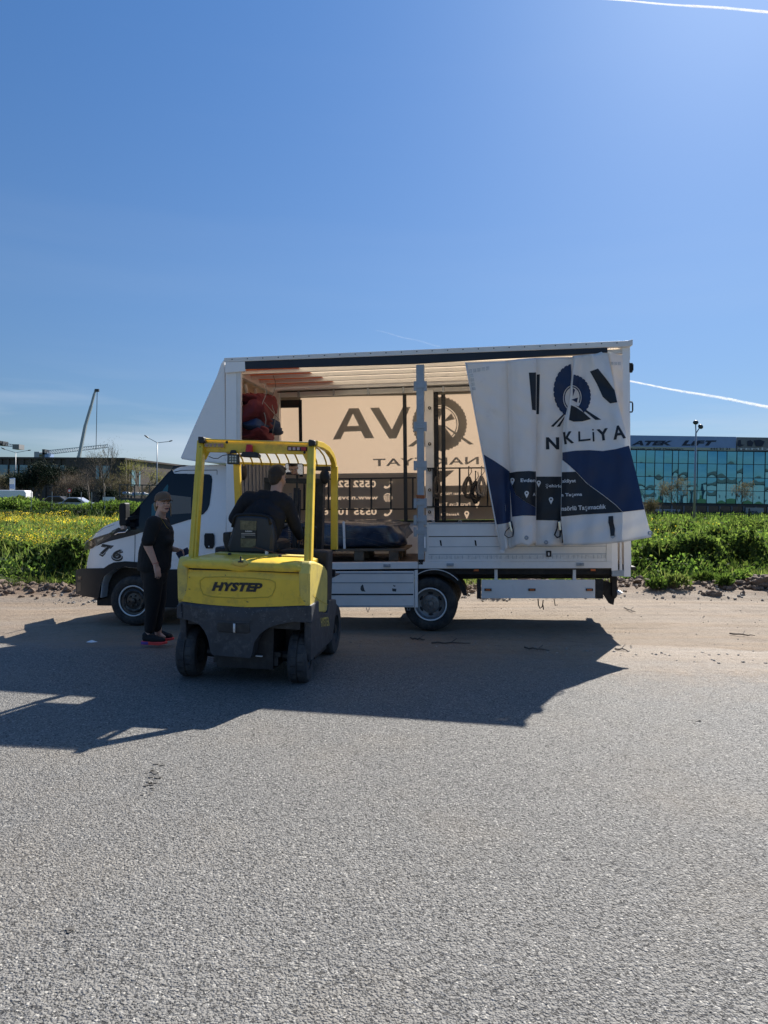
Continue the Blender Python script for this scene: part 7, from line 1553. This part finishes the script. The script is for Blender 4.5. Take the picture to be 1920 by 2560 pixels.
tree('tall bare tree with fine upright branches behind the yellow flowers', 252, 75, 7.3, 6, 1.6, .55, M['twig'], 3, .25, .02, 'tree', r=.13, up=.2, gr=.68, jit=.35)
tree('smaller bare tree with a slender trunk just left of the tall bare one', 228, 80, 5.0, 5, 1.3, .6, M['twigg'], 4, .3, .02, 'tree', r=.07, jit=.4)
tree('weeping tree with pale yellow-green new foliage left of the truck cab', 350, 108, 6.9, 5, 1.5, .7, M['willow'], 14, .34, .05, 'tree', r=.12, up=-.05, jit=.55)
for (px, Z, H, w_, lab) in ((78, 92, 5.4, 1.0, 'dark evergreen tree, tallest of the dark trees behind the hedge'), (103, 96, 4.6, 1., 'dark evergreen tree between two others behind the hedge'), (134, 98, 5.2, .8, 'dark evergreen tree next to the grey bare shrubs'), (52, 90, 3.8, .8, 'low dark evergreen tree right of the blue banner'), (205, 88, 1.7, .8, 'low dark evergreen shrub behind the silver car'), (262, 90, 1.8, .8, 'low dark evergreen shrub behind the trunk of the tall bare tree')):
    o = tree(lab, px, Z, H, 4, 1.0, .75, M['pine'], 110, .26, .07, 'evergreen_tree', 'evergreens behind the hedge', r=.12, jit=.42)
for (px, Z, H, lab) in ((10, 92, 4.2, 'brownish bare shrub at the left edge of the picture'), (158, 92, 3.4, 'grey bare shrub right of the dark evergreens'), (180, 90, 3.9, 'grey bare shrub behind the silver car'), (203, 94, 4.3, 'grey-brown bare shrub left of the tall bare tree'), (290, 95, 4.8, 'olive bare tree right of the tall bare tree'), (310, 98, 3.4, 'olive shrub beside the black cage shelter'), (375, 100, 3.0, 'yellow-green shrub above the black cage shelter')):
    tree(lab, px, Z, H, 5, .9, .8, M['twigg'] if px < 280 and px > 50 else M['twig'], 7, .34, .035, 'bare_shrub', 'bare shrubs before the brown building', r=.05, multi=2, jit=.4)
for (px, Z, H, lab) in ((1700, 74, 4.2, 'bare bushy tree left of the round-headed street lamp'), (1840, 76, 3.9, 'bare bushy tree in front of the cream banner'), (1621, 72, 1.9, 'small bare bush near the corner of the truck curtain')):
    px_ = px if px != 1700 else 1695; tree(lab, px_, Z, H, 5, 1.5 if H > 2 else .6, .62, M['twig'], 9, .30, .03, 'bare_tree', 'bare bushy trees by the glass building', r=.06, jit=.28)

# vehicles and small things far off
def car(lab, px, py, Z, L_, H, m, cat, van=False):
    b = at(px, py, Z); o = thing('parked_van' if van else 'parked_car', lab, cat, Matrix.Translation(Vector((b.x, b.y, 0))), 'vehicles parked beyond the field')
    h = L_ / 2; k = 1.0
    if van: prof = [(-h, .35), (-h, 1.1), (-h + .3, H * .62), (-h + 1.1, H * .97), (-h + 1.6, H), (h - .2, H), (h, H - .2), (h, .35)]
    else: prof = [(-h, .35), (-h, .75), (-h + 1.0, .95), (-h + 1.7, H * .97), (-h + 2.1, H), (h - 1.4, H), (h - .5, 1.0), (h, .95), (h, .35)]
    MB().prism([Vector((x, -.85, z)) for x, z in prof], (0, 1.7, 0)).build('body', m, o, bevel=.08)
    w_ = [(-h + .75, H * .66), (-h + 1.25, H * .92), (-h + 2.1, H * .92), (-h + 2.1, H * .64)] if van else [(-h + 1.2, .98), (-h + 1.8, H * .93), (h - 1.5, H * .93), (h - .9, .98)]
    MB().prism([Vector((x, -.875, z)) for x, z in w_], (0, 1.75, 0)).build('window', M['glass'], o)
    for x in (-h + .8, h - .8): MB().lathe([(0, -.1), (.31, -.1), (.33, 0), (.31, .1), (0, .1)], (x, -.78, .33), (0, 1, 0), 16).build('wheel', M['rub'], o)
M['cardk'] = mat('dark_car', (.02, .025, .035), .3, coat=.8); M['carsv'] = mat('silver_car', (.35, .37, .40), .3, coat=.8)
car('white panel van parked at the left edge beyond the hedge', 14, 1240, 84, 5.6, 2.25, M['white'], 'van', True); car('dark car roof showing above the hedge', 139, 1243, 86, 4.6, 1.62, M['cardk'], 'car'); car('silver car partly hidden behind the hedge', 186, 1246, 80, 4.2, 1.52, M['carsv'], 'car')
bn = at(30.5, 1240, 88); o = thing('banner_sign', 'tall blue and white banner sign beside the far left street lamp', 'sign', Vector((bn.x, bn.y, 0))); z1_, z0_ = at(30, 1195, 88).z, at(30, 1229, 88).z
MB().box(-.32, .32, -.04, .04, z0_, z1_).build('board', M['signb'], o); MB().box(-.3, .3, -.05, -.042, z1_ - .75, z1_ - .1).build('board_print', M['print'], o); MB().box(-.3, .3, -.05, -.042, z0_ + .1, z0_ + .35).build('board_print', M['print'], o); MB().box(-.04, .04, 0, .05, -.2, z0_).build('post', M['lampm'], o)
rs = at(174, 1240, 84); o = thing('round_sign', 'small round traffic sign on a thin pole above the silver car', 'sign', Vector((rs.x, rs.y, 0))); zr_ = at(174, 1227, 84).z; MB().tube([(0, 0, -.2), (0, 0, zr_)], .03, 6).build('pole', M['lampm'], o); d_ = MB().lathe([(0, -.02), (.24, -.02), (.26, 0), (0, .01)], (0, -.04, zr_), (0, 1, 0), 16).build('disc', M['red'], o); MB().lathe([(0, -.008), (.15, -.006), (.15, 0)], (0, -.062, zr_), (0, 1, 0), 14).build('disc_face', M['print'], d_)
# black cage shelter with bags in it
sh = at(299, 1250, 79); s1_ = at(392, 1214, 79); wS = s1_.x - sh.x; hS = s1_.z; o = thing('cage_shelter', 'black framed open shelter stacked with white and blue bags, left of the cab', 'shelter', Vector((sh.x, sh.y, 0)))
for k in range(6): MB().box(k * wS / 5 - .05, k * wS / 5 + .05, 0, .1, -.2, hS).build('post', M['dgrey'], o)
MB().box(-.1, wS + .1, -.05, 1.5, hS, hS + .09).build('roof', M['dgrey'], o); MB().box(0, wS, .05, .10, -.1, hS * .52).build('mesh_panel', M['dgrey'], o); MB().box(0, wS, .0, .06, hS * .55, hS * .57).build('rail', M['dgrey'], o)
random.seed(8)
for k in range(11):
    mb = MB(); mb.ball((0, 0, 0), (.28, .25, random.uniform(.16, .24)), 12, 8); b_ = mb.build('stuffed_bag', M['print'] if k % 3 else M['signb'], None, smooth=True); b_.location = (sh.x + .3 + k * (wS - .5) / 10.5, sh.y + .75, hS * .66 + random.uniform(-.03, .12)); tag(b_, ('plump white sack, ' if k % 3 else 'plump blue sack, ') + ('first', 'second', 'third', 'fourth', 'fifth', 'sixth', 'seventh', 'eighth', 'ninth', 'tenth', 'eleventh')[k] + ' from the left in the black cage shelter', 'sack', 'sacks in the cage shelter')
MB_ = MB(); o2 = None
pl_ = at(272, 1262, 73); o2 = MB().box(-.6, .6, -.02, .02, .75, 1.62).build('white_board', M['print'], None); o2.location = (pl_.x, pl_.y, 0); tag(o2, 'plain white board standing at the foot of the tall bare tree', 'board')
# wire fence posts across the field on the left
for k, px in enumerate((78, 130, 203, 229, 262)):
    b = at(px, 1260, 56); q = MB().tube([(0, 0, -.1), (0, 0, 2.0)], .03, 6).build('fence_post', M['lampm'], None); q.location = (b.x, b.y, 0); tag(q, 'thin wire-fence post in the hedge, ' + ('leftmost of five', 'second from the left', 'in front of the grey bare shrub', 'left of the tall bare trunk', 'right of the tall bare trunk')[k], 'post', 'thin posts in the hedge')
